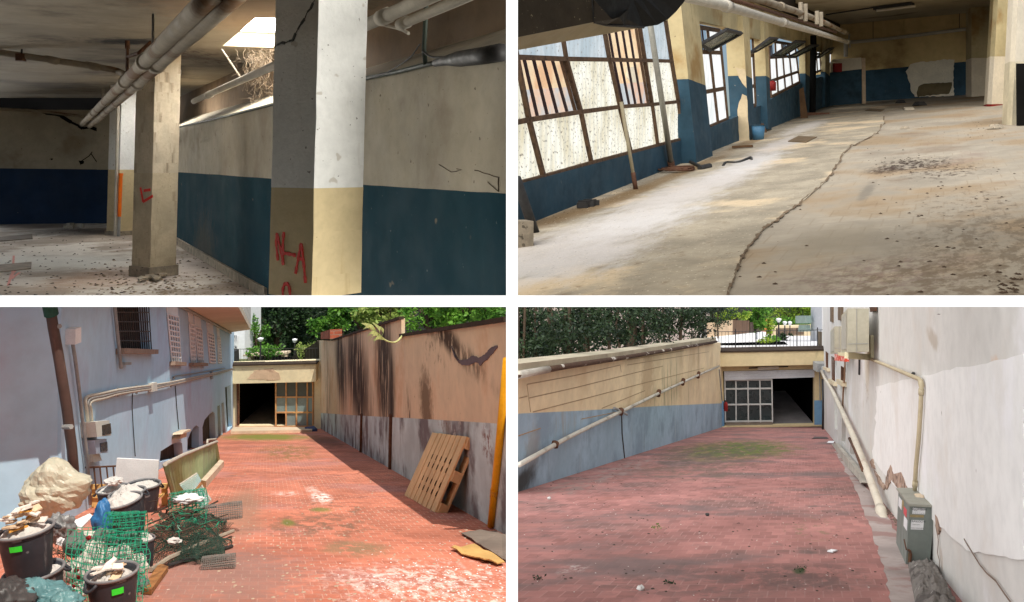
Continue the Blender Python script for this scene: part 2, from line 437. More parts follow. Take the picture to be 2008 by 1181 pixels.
# far wall
mb = MB()
mb.slab(FW, [(-20, 330), (278, 333.5), (278, 217), (-20, 214)], .25, 0, 0)
mb.slab(FW, [(-20, 441), (278, 437), (278, 333.5), (-20, 330)], .25, 0, 1)
mb.slab(FW, [(192, 437.6), (222, 437.4), (222, 333), (192, 332.8)], .1, .1, 1)
mb.slab(FW, [(192, 332.8), (222, 333), (222, 205), (192, 205)], .1, .1, 0)
FW3 = FW.offset(2.6)
mb.slab(FW3, [(-60, 280), (300, 280), (300, 110), (-60, 110)], .2, 0, 2)  # panel closing the recess; its shade is in the near-black colour
tag(mb.build('end_wall', [M_cwall, M_cblue2, M_void]), 'far end wall of the cellar, cream above and deep blue below', 'wall')
mb = MB(); mb.slab(FW, [(266, 236), (284, 236), (284, 207), (266, 207)], .03, .12)
hw = tag(mb.build('high_window', emit('daylit_glass_far', (1,.95,.9), 2.2)), 'small glaring window high on the cellar end wall behind the columns', 'window')
# side wall: cream over blue, a splayed sill above the pipe, then the set back upper wall
topl = [(278, VPC-.56*F/RW.d(278)), (357, 250), (540, 206), (715, 157), (860, 123), (997, 91.5)]
blue = [(278, 333), (353, 338), (708, 362), (997, 380.3)]
base = [(u, VPC+2700/RW.d(u)) for u in (278, 347, 430, 500, 524)]
mb = MB()
blue = [(a+(c-a)*k/14, b+(d-b)*k/14+(rnd.uniform(-.7,.7) if k else 0)) for (a, b), (c, d) in zip(blue, blue[1:]) for k in range(14)]+[blue[-1]]
mb.slab(RW, blue+topl[::-1], .01, 0, 0)
mb.slab(RW, [b for b in base]+[(524, lim), (997, lim)]+blue[::-1], .01, 0, 1)
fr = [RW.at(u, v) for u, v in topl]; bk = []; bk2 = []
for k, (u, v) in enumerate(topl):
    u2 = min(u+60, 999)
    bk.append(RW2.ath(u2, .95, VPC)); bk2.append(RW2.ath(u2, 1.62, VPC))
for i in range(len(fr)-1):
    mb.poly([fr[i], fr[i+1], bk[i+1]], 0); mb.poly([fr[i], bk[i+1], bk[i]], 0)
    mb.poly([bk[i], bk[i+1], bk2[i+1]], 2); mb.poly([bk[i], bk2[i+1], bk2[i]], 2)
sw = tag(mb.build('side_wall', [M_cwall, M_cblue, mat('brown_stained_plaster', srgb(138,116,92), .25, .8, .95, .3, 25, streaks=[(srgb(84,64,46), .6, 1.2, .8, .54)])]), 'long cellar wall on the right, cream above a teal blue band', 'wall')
mb = MB()
sk0 = [(u, v-13.5/16.5*(16.5 if u < 360 else 16.5+ (u-347)*.055)) for u, v in base]
mb.slab(RW, base+sk0[::-1], .05, .035, 0)
mb.build('skirting', M_plinth, sw)
mb = MB()                                              # hairline cracks and a scar in the plaster
for path in ([(860,322),(885,338),(905,334)], [(930,333),(978,349),(977,376)], [(978,349),(1000,364)], [(978,338),(1000,328)]):
    mb.tube([RW.at(u, v, .002) for u, v in rough_outline(path, 1.2, 9, 2)[:-3] or path], .0025, 4)
mb.build('crack', mat('crack_brown', srgb(96,82,66), .2, 9), sw)

def column(name, label, cu, cv, dep, s, phi, ztop, zbot, zline, mats, lean=.024, plinth=0):
    C0 = P(cu, cv, dep)
    o = thing(name, label, 'column', Vector((C0.x, C0.y, zbot)), 'square cellar columns')
    A = Vector((-math.cos(phi), math.sin(phi), 0))*s; B = Vector((math.sin(phi), math.cos(phi), 0))*s
    def sec(z, e=0):
        b = Vector((C0.x+lean*(z-C0.z), C0.y, z)); a_, b_ = A.normalized()*e, B.normalized()*e
        return [b-a_-b_, b+B+b_-a_, b+A+B+a_+b_, b+A+a_-b_]
    def part(nm, z0, z1, m, e=0):
        mb = MB(); rn = random.Random(int(z0*100)); n = max(1, int((z1-z0)/.12))
        q = [[p+Vector((rn.gauss(0,.0012), rn.gauss(0,.0012), 0)) for p in sec(z0+(z1-z0)*i/n, e)] for i in range(n+1)]
        for i in range(n):
            for k in range(4):
                k2 = (k+1) % 4
                mb.poly([q[i][k], q[i][k2], q[i+1][k2], q[i+1][k]], 0)
        mb.poly(q[0][::-1]); mb.poly(q[-1])
        return mb.build(nm, m, o)
    part('shaft', zline, ztop, mats[0]); part('painted_base', zbot, zline-.0005, mats[1])
    if plinth: part('plinth', zbot, zbot+plinth, M_plinth, .025)
    return o, C0, A, B, sec
def zat(v, d): return -(v-HY)*d/F
c1, C1, A1, B1, sec1 = column('column', 'nearest cellar column, white above cream with red lettering sprayed on its dark side', 611, 579, 5.0, .365, R(37), zat(-45, 5), zat(lim, 5), zat(369.5, 5), (M_colw, M_colo))
c2, C2, A2, B2, sec2 = column('column', 'middle cellar column with streaked grime, chipped plinth and red mark', 294, 546, 11.7, .385, R(33), zat(100, 11.7), zat(546, 11.7), zat(339.5, 11.7), (M_colw2, M_colo2), .025, .14)
c3, C3, A3, B3, sec3 = column('column', 'farthest cellar column with an orange pipe running down its front', 231, 464, 18.3, .38, R(33), zat(165, 18.3), zat(464, 18.3), zat(333, 18.3), (M_colw, M_colo), .027, .1)
# sprayed letters on the near column, on the face that looks left
def on_face(C0, A, lean, t, z, off=.004):
    b = Vector((C0.x+lean*(z-C0.z), C0.y, z)); n = Vector((A.y, -A.x, 0)).normalized()
    if n.y > 0: n = -n
    return b+A*t+n*off
def f1(u, v):
    t = (611+.024*(579-v)-u)/76.; return on_face(C1, A1, .024, t*.985, zat(v, 5.0+.22*t), .004)
def stroke(mb, px, w=.009):
    pts = arc([f1(u, v) for u, v in px], 5); n = Vector((A1.y, -A1.x, 0)).normalized()
    for i in range(len(pts)-1): mb.bar(pts[i], pts[i+1]+(pts[i+1]-pts[i])*.2, w*2*(1+.25*math.sin(i*1.7)), .003, n)
mb = MB()
for s in ([(551,457),(549,475),(552,510)], [(551,460),(557,490),(562,519)], [(563,455),(561,485),(561,517)],
          [(561,496),(572,498),(584,501)], [(594,477),(590,500),(584,536)], [(594,478),(598,515),(601,554)], [(588,510),(593,507),(598,512)],
          [(562,588),(561,568),(566,556),(572,562),(575,588)]):
    stroke(mb, s)
mb.build('red_lettering', M_spray, c1)
mb = MB()
pts = rough_outline([(545,94),(560,84),(577,80),(584,66),(600,40),(612,18),(622,0)], 1.5, 7, 5)[:-24]
pts = [(545,94),(552,88),(560,84),(566,85),(573,81),(580,79),(585,66),(589,58),(595,47),(601,38),(606,24),(612,17),(616,6),(623,-8)]
for i in range(len(pts)-1): mb.bar(f1(*pts[i]), f1(*pts[i+1]), .005+.006*(i % 3), .003, Vector((A1.y, -A1.x, 0)).normalized())
mb.build('crack', M_darkmetal, c1)
mb = MB()
for a, b in (((288,368),(290,396)), ((291,374),(297,372)), ((290,396),(299,384))):
    pa = on_face(C2, A2, .025, (294+.025*(546-a[1])-a[0])/17, zat(a[1], 11.8)); pb = on_face(C2, A2, .025, (294+.025*(546-b[1])-b[0])/17, zat(b[1], 11.8))
    mb.bar(pa, pb, .035, .004, Vector((A2.y, -A2.x, 0)).normalized())
mb.build('red_mark', M_spray, c2)
# pipes down the far column
def c3p(u, v): return P(u, v, 18.15)
mb = MB(); mb.tube([c3p(234,425), c3p(237,341)], .036, 10); mb.tube([c3p(237,345), c3p(237.2,340)], .043, 10)
tag(mb.build('orange_pipe', M_orange), 'bright orange plastic pipe standing against the farthest cellar column', 'pipe')
mb = MB(); mb.tube([c3p(232.5,464), c3p(234,425)], .03, 10)
tag(mb.build('grey_pipe_foot', M_grey), 'short grey pipe end below the orange pipe', 'pipe')
mb = MB(); mb.tube([c3p(226,463), P(231.5,200,18.2)], .032, 10)
tag(mb.build('standpipe', M_pipew), 'thin white pipe down the left edge of the farthest column', 'pipe')

# ceiling pipes
def pipe(path, r, name, label, m=M_pipe, collars=(), n=14, rods=()):
    pts = [P(*q) for q in path]
    o = thing(name, label, 'pipe', pts[0].copy())
    mb = MB(); mb.tube(arc(pts, 4) if len(pts) > 2 else pts, r, n); mb.build('pipe_run', m, o, True)
    for (u, v, d, k) in collars:
        c = P(u, v, d); t = (pts[-1]-pts[0]).normalized()
        mb = MB(); mb.tube([c-t*.07*k, c+t*.07*k], r*1.22, n); mb.build('collar', m, o, True)
    for (p, q, rr) in rods:
        mb = MB(); mb.tube([P(*p), P(*q)], rr, 6); mb.build('hanger_rod', M_darkmetal, o)
    return o
def dh(v, h): return h*F/(VPC-v)
pA = [(161, 244, 20.2), (246, 160, dh(160, .8)), (285, 121, dh(121, .8)), (427, -20, dh(-20, .8))]
pipe(pA, .057, 'ceiling_pipe', 'upper of two fat pipes crossing below the cellar ceiling', M_pipe,
     [(245,161,dh(161,.8),1.3), (284,122,dh(122,.8),1.2), (184,221,dh(221,.8),1.5)], rods=[((300,29,9.3), (300,108,7.6), .012)])
pB = [(176, 247, 20.0), (268, 165, dh(165, .78)), (312, 124, dh(124, .78)), (475, -26, dh(-26, .78))]
pipe(pB, .058, 'ceiling_pipe', 'lower of two fat pipes, passing in front of the middle column', M_pipe,
     [(270,163,dh(163,.78),1.3), (308,127,dh(127,.78),1.2), (194,231,dh(231,.78),1.5)])
pipe([(-60, 93, 12.5), (0, 103, 12.6), (100, 118, 12.7), (205, 134, 12.8), (238, 143, 12.6), (248, 158, 10.2)], .045, 'branch_pipe',
     'rusty branch pipe hanging from the left and joining the two fat pipes', M_pipe, [(180,130,12.8,2), (100,118,12.7,2)],
     rods=[((45,55,12.6), (42,108,12.6), .012)])
mb = MB(); mb.box(P(41, 113, 12.6), .045, .06, .05)
tag(mb.build('pipe_clamp', M_rust), 'rusty clamp holding the branch pipe at the hanger rod', 'clamp')
mb = MB(); mb.tube([P(250, 80, 11.5), P(250, 96, 11.5)], .03, 6); mb.tube([P(250,94,11.5), P(249,145,11)], .02, 6); mb.tube([P(250,112,11.3), P(272,104,11), P(296,82,11)], .022, 6)
tag(mb.build('pipe_bracket', M_rust), 'rusty bent bracket above the two fat ceiling pipes', 'bracket')
for k, (u, v0, v1) in enumerate(((202, 146, 194), (218, 148, 186))):
    pipe([(u, v0, 19.5), (u, v1, 19.5)], .028, 'vent_pipe', ('left' if k == 0 else 'right')+' one of two thin upright pipes behind the fat ceiling pipes', M_pipew)
def dw(u, v, h): return h*F/(VPC-v)
pipe([(380, 199, dh(199,.9)), (420, 181, dh(181,.9)), (545, 126, dh(126,.9)), (640, 84, dh(84,.9)), (752, 34, dh(34,.9)), (960, -58, dh(-58,.9))], .042, 'wall_pipe',
     'upper white pipe along the splayed cellar sill, running behind the nearest column', M_pipew, [(754,33,dh(33,.9),1), (410,186,dh(186,.9),2)])
pipe([(790, 47, dh(47,.87)), (905, -2, dh(-2,.87)), (985, -38, dh(-38,.87))], .032, 'wall_pipe', 'lower white pipe beside the upper one at the right of the nearest column', M_pipew, [(792,46,dh(46,.87),1)])
def rwp(u, v, off=.03): p = RW.at(u, v, off); return p
o = thing('dark_pipe', 'thin dark pipe along the top edge of the long cellar wall', 'pipe', rwp(357, 249))
mb = MB(); mb.tube([rwp(u, v) for u, v in ((300,264),(357,249),(450,228),(540,205),(640,178),(715,156),(790,141),(846,127),(875,122))], .016, 8); mb.build('pipe_run', M_cable, o, True)
mb = MB(); mb.tube([rwp(u, v, .05) for u, v in ((868,125),(890,120),(915,117),(960,111),(1000,104))], [.022,.03,.046,.048,.048], 10); mb.build('thick_sleeve', M_darkmetal, o, True)
mb = MB(); mb.tube([rwp(u, v, .04) for u, v in ((846,128),(843,95),(846,40),(848,-20))], .016, 8); mb.build('riser', M_cable, o, True)
mb = MB(); mb.tube(arc([rwp(u, v, .05) for u, v in ((838,88),(820,112),(795,130),(765,146),(716,160))]), .005, 5)
mb.tube(arc([rwp(u, v, .05) for u, v in ((843,100),(860,112),(890,113),(940,104),(1000,90))]), .007, 5); mb.build('loose_cable', M_darkmetal, o)
mb = MB(); mb.tube(arc([RW.at(u, v, .1) for u, v in ((720,34),(745,42),(790,54),(815,60),(830,68))]), .011, 6)
tag(mb.build('bent_conduit', M_pipew), 'pale bent conduit behind the nearest column under the white pipes', 'conduit')
mb = MB(); mb.tube([P(435,97,11.8), P(471,151,12.4)], .012, 6)
tag(mb.build('hanging_rod', M_pipew), 'thin white rod dangling below the skylight', 'rod')
pipe([(-60,212,21.3), (60,217,21.4), (125,224,21.5), (165,229,21.5)], .035, 'far_pipe', 'thin pipe along the top of the cellar end wall', M_pipe)
mb = MB()
for p in ([(95,222),(120,228),(140,240),(155,247),(163,252),(178,250),(192,255)], [(62,214),(90,222),(124,226)]):
    for i in range(len(p)-1): mb.pbar(FW, p[i], p[i+1], .05+.03*(i%2), .02, .01)
tag(mb.build('wall_crack', M_void), 'dark jagged crack in the cellar end wall where the fat pipes enter', 'crack')
mb = MB()
mb.slab(FW, [(154,315),(165,316),(164,321),(158,323)], .02, .01)
for p in ([(157,318),(175,306),(181,298)], [(179,302),(190,318)]): 
    for i in range(len(p)-1): mb.pbar(FW, p[i], p[i+1], .018, .01, .11 if p[0][0] > 190 else .003)
tag(mb.build('plaster_hole', M_void), 'small hole and cracks in the cream plaster of the end wall', 'hole')
mb = MB(); mb.slab(FW, [(99,311),(104,311),(103,314),(100,314)], .02, .01); tag(mb.build('plaster_hole', M_void), 'tiny dark hole left of the larger hole in the end wall plaster', 'hole')

# cobwebs under the skylight
M_web = mat('dusty_cobweb', srgb(126,110,90), .1, 20, .9, 0)
mb = MB()
for k in range(120):
    u = rnd.gauss(510, 20); v = rnd.uniform(92, 125) if u < 548 else 100; d = 11.2+rnd.gauss(0, .35); L = abs(rnd.gauss(26, 24))
    q = [P(u, v, d)]
    for j in range(5): q.append(q[-1]+Vector((rnd.gauss(0,.03), rnd.gauss(0,.02), -L/5*d/F)))
    mb.tube(q, rnd.uniform(.0012, .0032), 3)
for k in range(50):
    u = rnd.gauss(508, 13); v = rnd.gauss(168, 12); d = 11.3+rnd.gauss(0,.12); p = P(u, v, d)
    mb.tube([p, p+Vector((rnd.gauss(0,.05), rnd.gauss(0,.04), rnd.gauss(0,.05))), p+Vector((rnd.gauss(0,.08), rnd.gauss(0,.05), rnd.gauss(0,.09)))], rnd.uniform(.001,.0035), 3)
tag(mb.build('cobweb', M_web), None, None, None, 'stuff')
mb = MB()
for k in range(60):
    u = rnd.uniform(266, 284); p = P(u, rnd.uniform(236, 258), 21.5)
    mb.tube([p, p+Vector((rnd.gauss(0,.1), rnd.gauss(0,.05), rnd.gauss(0,.15)))], .008, 3)
tag(mb.build('cobweb', M_web), None, None, None, 'stuff')
# crumbs and slabs on the floor
def crumbs(name, label, cat, pl, area, n, size, m, seed=1, flat=.5, kind='stuff'):
    r = random.Random(seed); mb = MB()
    for k in range(n):
        u, v = area(r); p = pl.at(u, v); s = size*r.uniform(.4, 1.6)
        b = len(mb.v); pts = []
        a0 = r.uniform(0, 6.28)
        for i in range(5): pts.append(p+Vector((math.cos(a0+i*1.256)*s*r.uniform(.6,1), math.sin(a0+i*1.256)*s*r.uniform(.6,1), .003)))
        tip = p+Vector((r.gauss(0,.2)*s, r.gauss(0,.2)*s, s*flat))
        for i in range(5): mb.poly([pts[i], pts[(i+1)%5], tip], 0, [(0,0)]*3)
    return tag(mb.build(name, m), label, cat, None, kind)
crumbs('plaster_crumbs', None, None, FT, lambda r: (r.gauss(330, 90), 585-abs(r.gauss(0, 45))), 420, .022, mat('plaster_crumb', srgb(150,132,112), .3, 20), 4)
crumbs('dirt_crumbs', None, None, FT, lambda r: (r.uniform(0, 520), r.uniform(455, 586)), 420, .02, mat('dirt_crumb', srgb(62,50,42), .3, 20), 5)
mb = MB()
for (u, v) in ((292,548),(305,551),(278,553),(317,545)):
    pts = rough_outline([(u-9,v-2),(u+8,v-4),(u+12,v+1),(u-4,v+3)], 1.2, 6, u)
    fr = [FT.at(a, b)+Vector((0,0,.035+rnd.uniform(0,.03))) for a, b in pts]; mb.prism(fr, [p-Vector((0,0,.025)) for p in fr], 0, Vector((0,0,1)))
tag(mb.build('broken_plaster', M_plinth), 'broken plaster flakes at the foot of the middle column', 'rubble')
for px, lab in (([(-30,468),(63,460),(64,469),(-30,476)], 'dark floor plate near the cellar end wall'), ([(-30,523),(62,515),(61,528),(-30,538)], 'pale cracked floor plate nearest the viewer in the cellar')):
    mb = MB(); fr = [FT.at(u, v)+Vector((0,0,.012)) for u, v in px]; mb.prism(fr, [p-Vector((0,0,.011)) for p in fr], 0, Vector((0,0,1)))
    tag(mb.build('floor_plate', mat('floor_plate_mat', srgb(96,84,74) if '468' in str(px) else srgb(140,126,112), .3, 5, .9, .5, 30)), lab, 'floor plate')
for k in range(5):
    mb = MB(); u, v = (140,449) if k == 0 else (120+k*9+rnd.uniform(-3, 3), 445+rnd.uniform(-3,5))
    p = FT.at(u, v)+Vector((0,0,.04)); mb.box(p, rnd.uniform(.03,.09), rnd.uniform(.03,.08), rnd.uniform(.02,.05), 0, Matrix.Rotation(rnd.uniform(0,3), 3, 'Z'))
    tag(mb.build('white_scrap', M_pipew), 'largest of the white scraps on the dark floor by the end wall' if k == 0 else 'tiny white scrap on the dark floor by the cellar end wall', 'scrap', 'tiny white scraps' if k else None)
mb = MB()
for p in ([(27,502),(24,545)], [(16,560),(22,540),(30,532)], [(38,535),(22,548)]):
    for i in range(len(p)-1):
        a, b = FT.at(*p[i]), FT.at(*p[i+1]); mb.bar(a+Vector((0,0,.003)), b+Vector((0,0,.003)), .03, .003)
tag(mb.build('floor_marking', mat('faded_pink_spray', srgb(220,150,140), .1, 30)), 'faded pink sprayed strokes on the cellar floor', 'marking')

# ================================================================ upper right: the window hall
CUR = 'hall'
rnd = random.Random(8)
RL, U0, V0 = -.08, 1850, 128
HF = Floor(V0, 1.5, RL, U0); HC = Ceil(V0, 2.44, RL, U0)
def vh(u): return V0+RL*(u-U0)
WW = Vert((1018, 1/.0943), (1615, 1/.0238))            # window wall
EW = Vert((1690, 45.8), (1905, 44.6))                  # far wall
def lean(u0, v0, v): return u0+(1600-u0)*(v-v0)/(3000-v0)
kx = (1850-CX)/F
def hxy(u, v):
    p = HF.at(u, v); return (p.x-kx*p.y, p.y)
huv = lambda p: (p.x-kx*p.y, p.y)
M_hfloor = mat('dusty_paving', srgb(162,151,134), .2, .7, .95, .3, 30, coord='UV', second=(srgb(150,130,104), .35, .46, .15),
    brick=dict(w=.30, h=.42, m=.010, mc=srgb(118,96,70), k=.3, tint=.12, wear=.7),
    streaks=[(srgb(118,94,72), .5, .6, .5, .56), (srgb(128,100,90), .5, .5, .35, .58), (srgb(96,78,58), .5, 4, 4, .63)],
    spots=[(srgb(60,44,32), 26, .73, .8), (srgb(215,200,175), 22, .74, .5)],
    stains_and_light=[stain(hxy(1790,322), (.85,1.25), srgb(52,36,26), .97, ns=(5,2.2), th=.43, rag=.9),
            stain(hxy(1735,334), (.4,.6), srgb(58,40,28), .9, ns=(6,5), th=.4),
            stain(hxy(1850,335), (.8,1.3), srgb(60,44,32), .8, ns=(5,3), th=.48),
            stain(hxy(1700,375), (.12,1.2), srgb(120,112,100), .8),
            stain(hxy(1700,545), (1.0,1.0), srgb(120,96,92), .5, th=.45), stain(hxy(1850,560), (1.6,1.6), srgb(104,88,70), .7, ns=(4,3), th=.45), stain(hxy(1960,480), (1.2,2.4), srgb(108,94,76), .7, ns=(4,2), th=.45), stain(hxy(1900,400), (.9,1.6), srgb(90,74,58), .7, ns=(5,3), th=.52), stain(hxy(1640,470), (.6,1.0), srgb(140,128,108), .5, ns=(4,3))])
PALE = srgb(196,189,184)
M_hrough = mat('exposed_aggregate', srgb(158,147,128), .25, 1.4, .97, .9, 26, second=(srgb(196,176,146), .5, .52, .1),
    streaks=[(srgb(112,88,62), .7, 6, 6, .56), (srgb(90,70,52), .6, 1, .6, .6)],
    spots=[(srgb(226,214,190), 26, .66, .6), (srgb(70,54,40), 30, .68, .8)],
    stains_and_light=[stain(hxy(u, v), (w_, l_), PALE if k % 4 else srgb(204,200,198), .68, ns=(4.5,2.0), rag=1.7, **{'in': .2}) for k, (u, v, w_, l_) in enumerate(((1050,530,1.1,1.2),(1110,490,1.0,1.3),(1180,500,.6,1.0),(1190,455,1.1,1.6),(1260,430,.9,1.8),(1310,395,.9,2.2),(1370,365,.8,2.6),(1430,345,.7,3),(1480,318,.6,3),(1530,285,.6,4),(1580,250,.6,5)))]
    + [stain(hxy(u, v), (.30, l_), srgb(122,98,66), .75, ns=(3,1), rag=1.1) for u, v, l_ in ((1080,432,1.5),(1150,412,2),(1230,385,2),(1300,355,3),(1380,322,3),(1470,280,4))])
M_hpale = mat('pale_cement_screed', srgb(196,180,164), .14, .8, .95, .3, 25, second=(srgb(170,144,112), .55, .5, .14),
    streaks=[(srgb(140,112,80), .6, 1.5, .9, .58), (srgb(225,220,216), .7, .5, 1.0, .55)], spots=[(srgb(60,46,34), 20, .72, .8)])
M_hyel = mat('yellow_distemper', srgb(188,172,132), .16, .8, .92, .2, 25, second=(srgb(156,126,80), .7, .5, .2),
    streaks=[(srgb(110,84,54), .5, 2.4, .4, .57)], spots=[(srgb(80,60,40), 14, .72, .7)])
M_hblue = mat('hall_blue_paint', srgb(38,68,84), .2, 1.2, .7, .15, 25, second=(srgb(30,52,64), .9, .5, .2),
    streaks=[(srgb(120,116,104), .5, 2.5, 1.2, .63)], spots=[(srgb(140,136,124), 9, .74, .7)])
M_hend = mat('stained_end_wall', srgb(208,182,130), .16, .35, .92, .15, 20, second=(srgb(140,112,70), .3, .5, .2),
    streaks=[(srgb(104,84,54), .55, .8, .2, .55), (srgb(214,190,140), .5, 1.2, .25, .6)])
M_hplast = mat('bare_plaster', srgb(222,212,190), .1, 1.5, .95, .2, 30, spots=[(srgb(150,136,112), 12, .68, .6)])
M_hceil = mat('hall_ceiling', srgb(178,164,136), .14, .3, .95, .1, 20, second=(srgb(120,102,76), .3, .5, .2))
M_hwhite = mat('hall_white_paint', srgb(220,208,186), .08, 1.2, .85, .12, 30, streaks=[(srgb(150,128,100), .5, 3, .6, .6)], spots=[(srgb(90,70,54), 16, .73, .7)])
M_red = mat('dark_red_paint', srgb(130,22,20), .2, 4, .6, .1)
M_frame = mat('rusty_window_frame', srgb(96,74,56), .3, 9, .8, .3, 60, streaks=[(srgb(50,36,28), .7, 9, 9, .52)])
M_pole = mat('galvanised_pole', srgb(150,148,138), .15, 4, .5, .1, metal=.3, streaks=[(srgb(96,84,70), .5, 8, 3, .58)])

# floor in three finishes, laid as sheets
lim = 588
def sheet(name, pts, m, h, label=None, uvf=huv):
    mb = MB(); fr = [HF.at(u, v)+Vector((0,0,h)) for u, v in pts]
    mb.prism(fr, [p-Vector((0,0,.008+h)) for p in fr], 0, Vector((0,0,1)), uvf)
    return struct(mb.build(name, m))
cr = [(1425,lim),(1440,545),(1458,500),(1490,458),(1530,428),(1580,392),(1622,355),(1645,318),(1662,292),(1720,262),(1735,240),(1730,225),(1760,212)]
wb = [(1004, 455.0), (1018, 449), (1120, 414.5), (1250, 370), (1400, 305), (1520, 249), (1600, 214.5), (1640, 198)]
wb = [(u, vh(u)+1.5*F/WW.d(u)) for u, v in wb]
sheet('floor', [(1000, lim), (2300, lim), (2300, 160), (1690, vh(1690)+1.5*F/EW.d(1690))]+wb[::-1], M_hfloor, 0)
pale_edge = [(1004,560),(1130,535),(1230,500),(1300,462),(1370,415),(1430,382),(1480,350),(1500,325),(1545,300),(1560,275),(1600,245)]
sheet('floor', rough_outline(cr[::-1], 2.2, 7, 3)[:-22]+[(1425,lim)] if False else [(1002,lim)]+cr+[(1700,206),(1660,201)]+wb[::-1][1:], M_hrough, .014)
0 and sheet('floor', rough_outline(pale_edge, 6.5, 9, 12)[:-38]+[(1640,205)]+wb[::-1][1:], M_hpale, .018)
# ceiling
mb = MB(); px = [(1480, 60), (1690, 45.5), (2300, -10), (2300, -60), (1480, -60)]
px = [(1560, vh(1560)-2.44*F/47.), (1690, vh(1690)-2.44*F/45.9), (2300, vh(2300)-2.44*F/43), (2300, -25), (1560, -25)]
fr = [HC.at(u, v) for u, v in px]; mb.prism(fr, [p+Vector((0,0,.3)) for p in fr], 0, Vector((0,0,-1)))
struct(mb.build('ceiling', M_hceil))

# ---- window wall with its piers
def wv(u, v, off=0): return WW.at(u, v, off)
ww = thing('window_wall', 'long hall wall of piers and rusty windows, yellow above and blue below', 'wall', wv(1340, 320))
def wq(mb, px, m, off=0, th=.22): mb.slab(WW, px, th, off, m)
bot = lambda u: vh(u)+1.5*F/WW.d(u)
mb = MB()                                              # apron under the windows
sill = [(1002,366),(1016,362),(1338,275.5)]
wq(mb, sill+[(1352, 262), (1352, bot(1352)), (1250, bot(1250)), (1120, bot(1120)), (1002, bot(1002))], 1)
wq(mb, [(1352,262),(1395,251),(1440,231),(1440,bot(1440)),(1352,bot(1352))], 1)
wq(mb, [(1440,231),(1490,208),(1516,193),(1575,161.5),(1612,150),(1690,136),(1690,bot(1690)),(1600,bot(1600)),(1516,bot(1516)),(1440,bot(1440))], 1)
# lintels and upper wall
wq(mb, [(1285,-60),(1310,-60),(1310,40),(1300,42),(1285,42)], 0)
wq(mb, [(1350,-60),(1350,50),(1372,42),(1430,55),(1440,66),(1500,80),(1512,90),(1530,72),(1566,82),(1578,100),(1690,108),(1690,44),(1560,-10),(1500,-60)], 0)
mb.build('wall', [M_hyel, M_hblue], ww)
def pier(uw, vb, du_front, uend, vtop, two, name='pier', peel=None, wide=0):
    """pier standing out of the wall: face towards the viewer from uw to uw+du, then the long face to uend"""
    d = WW.d(uw); p0 = WW.at(uw, vb, 0); zb = p0.z-.1
    q0 = P(uw+du_front, vb+3, d); off = (q0-p0).dot(WW.n)
    d2 = None
    # far end of the long face: on the offset plane, where it crosses uend
    WO = WW.offset(-off); e = WO.at(uend, vb)
    zt = zat(vtop, d); zt2 = zt+.35*(zt-0)*0+ (e.y-p0.y)*.09; zl = zat(two, d)
    t = (e-WO.at(uw+du_front, vb)); t.z = 0
    back = -WW.n*off
    f0 = WO.at(uw+du_front, vb)
    lx = (1600-uw)/(3000-vb)*-1.0
    def L(p, z): return Vector((p.x-(-lx)*(z-p0.z)*1.0, p.y, z))
    c = [f0+back*1.6, f0, f0+t, f0+t+back*1.6]
    mb = MB()
    for z0, z1, m in ((zb, zl, 1), (zl, zt, 0)):
        n = 6
        for i in range(n):
            a, b = z0+(z1-z0)*i/n, z0+(z1-z0)*(i+1)/n
            for k in range(3):
                mb.poly([L(c[k], a), L(c[k+1], a), L(c[k+1], b), L(c[k], b)], m)
    mb.poly([L(p, zt) for p in c], 0)
    o = mb.build(name, [M_hyel, M_hblue], ww)
    return L, c, p0, d
L1, pc1, pp1, pd1 = pier(1333, 318, 33, 1399, -40, 155)
L2, pc2, pp2, pd2 = pier(1446, 276, 24, 1482, -10, 148)
pier(1491, 246, 15, 1513, 20, 149)
pier(1572, 214, 8, 1591, 60, 144)
pier(1612, 205, 6, 1627, 80, 141)
# bare plaster where the second pier has lost its paint
M_peel = mat('peeled_pier_plaster', srgb(190,172,140), .14, 1.2, .95, .35, 30, streaks=[(srgb(130,112,86), .4, 2, 1, .58)])
mb = MB()
def pierface(c, L, pts_ab, off, seed):                  # a = 0..1 across the viewer's face, b = height in metres
    n = (c[1]-c[0]).cross(Vector((0,0,1))); n.z = 0; n = n.normalized()
    if n.y > 0: n = -n
    out = []
    for a, z in rough_outline(pts_ab, .02, .12, seed):
        p = c[0]+(c[1]-c[0])*a; p = L(p, z)+n*off; out.append(p)
    return out, n
zb2 = zat(278, pd2)
pts, n = pierface(pc2, L2, [(.45, zat(132,pd2)), (.99, zat(136,pd2)), (.99, zat(172,pd2)), (.78, zat(165,pd2)), (.6, zat(150,pd2))], .012, 3)
mb.prism(pts, [p-n*.01 for p in pts]); 
pts, n = pierface(pc2, L2, [(.75, zat(183,pd2)), (.99, zat(188,pd2)), (.99, zb2), (.42, zb2), (.42, zat(215,pd2)), (.55, zat(200,pd2))], .012, 4)
mb.prism(pts, [p-n*.01 for p in pts]); mb.build('bare_plaster', M_peel, ww)

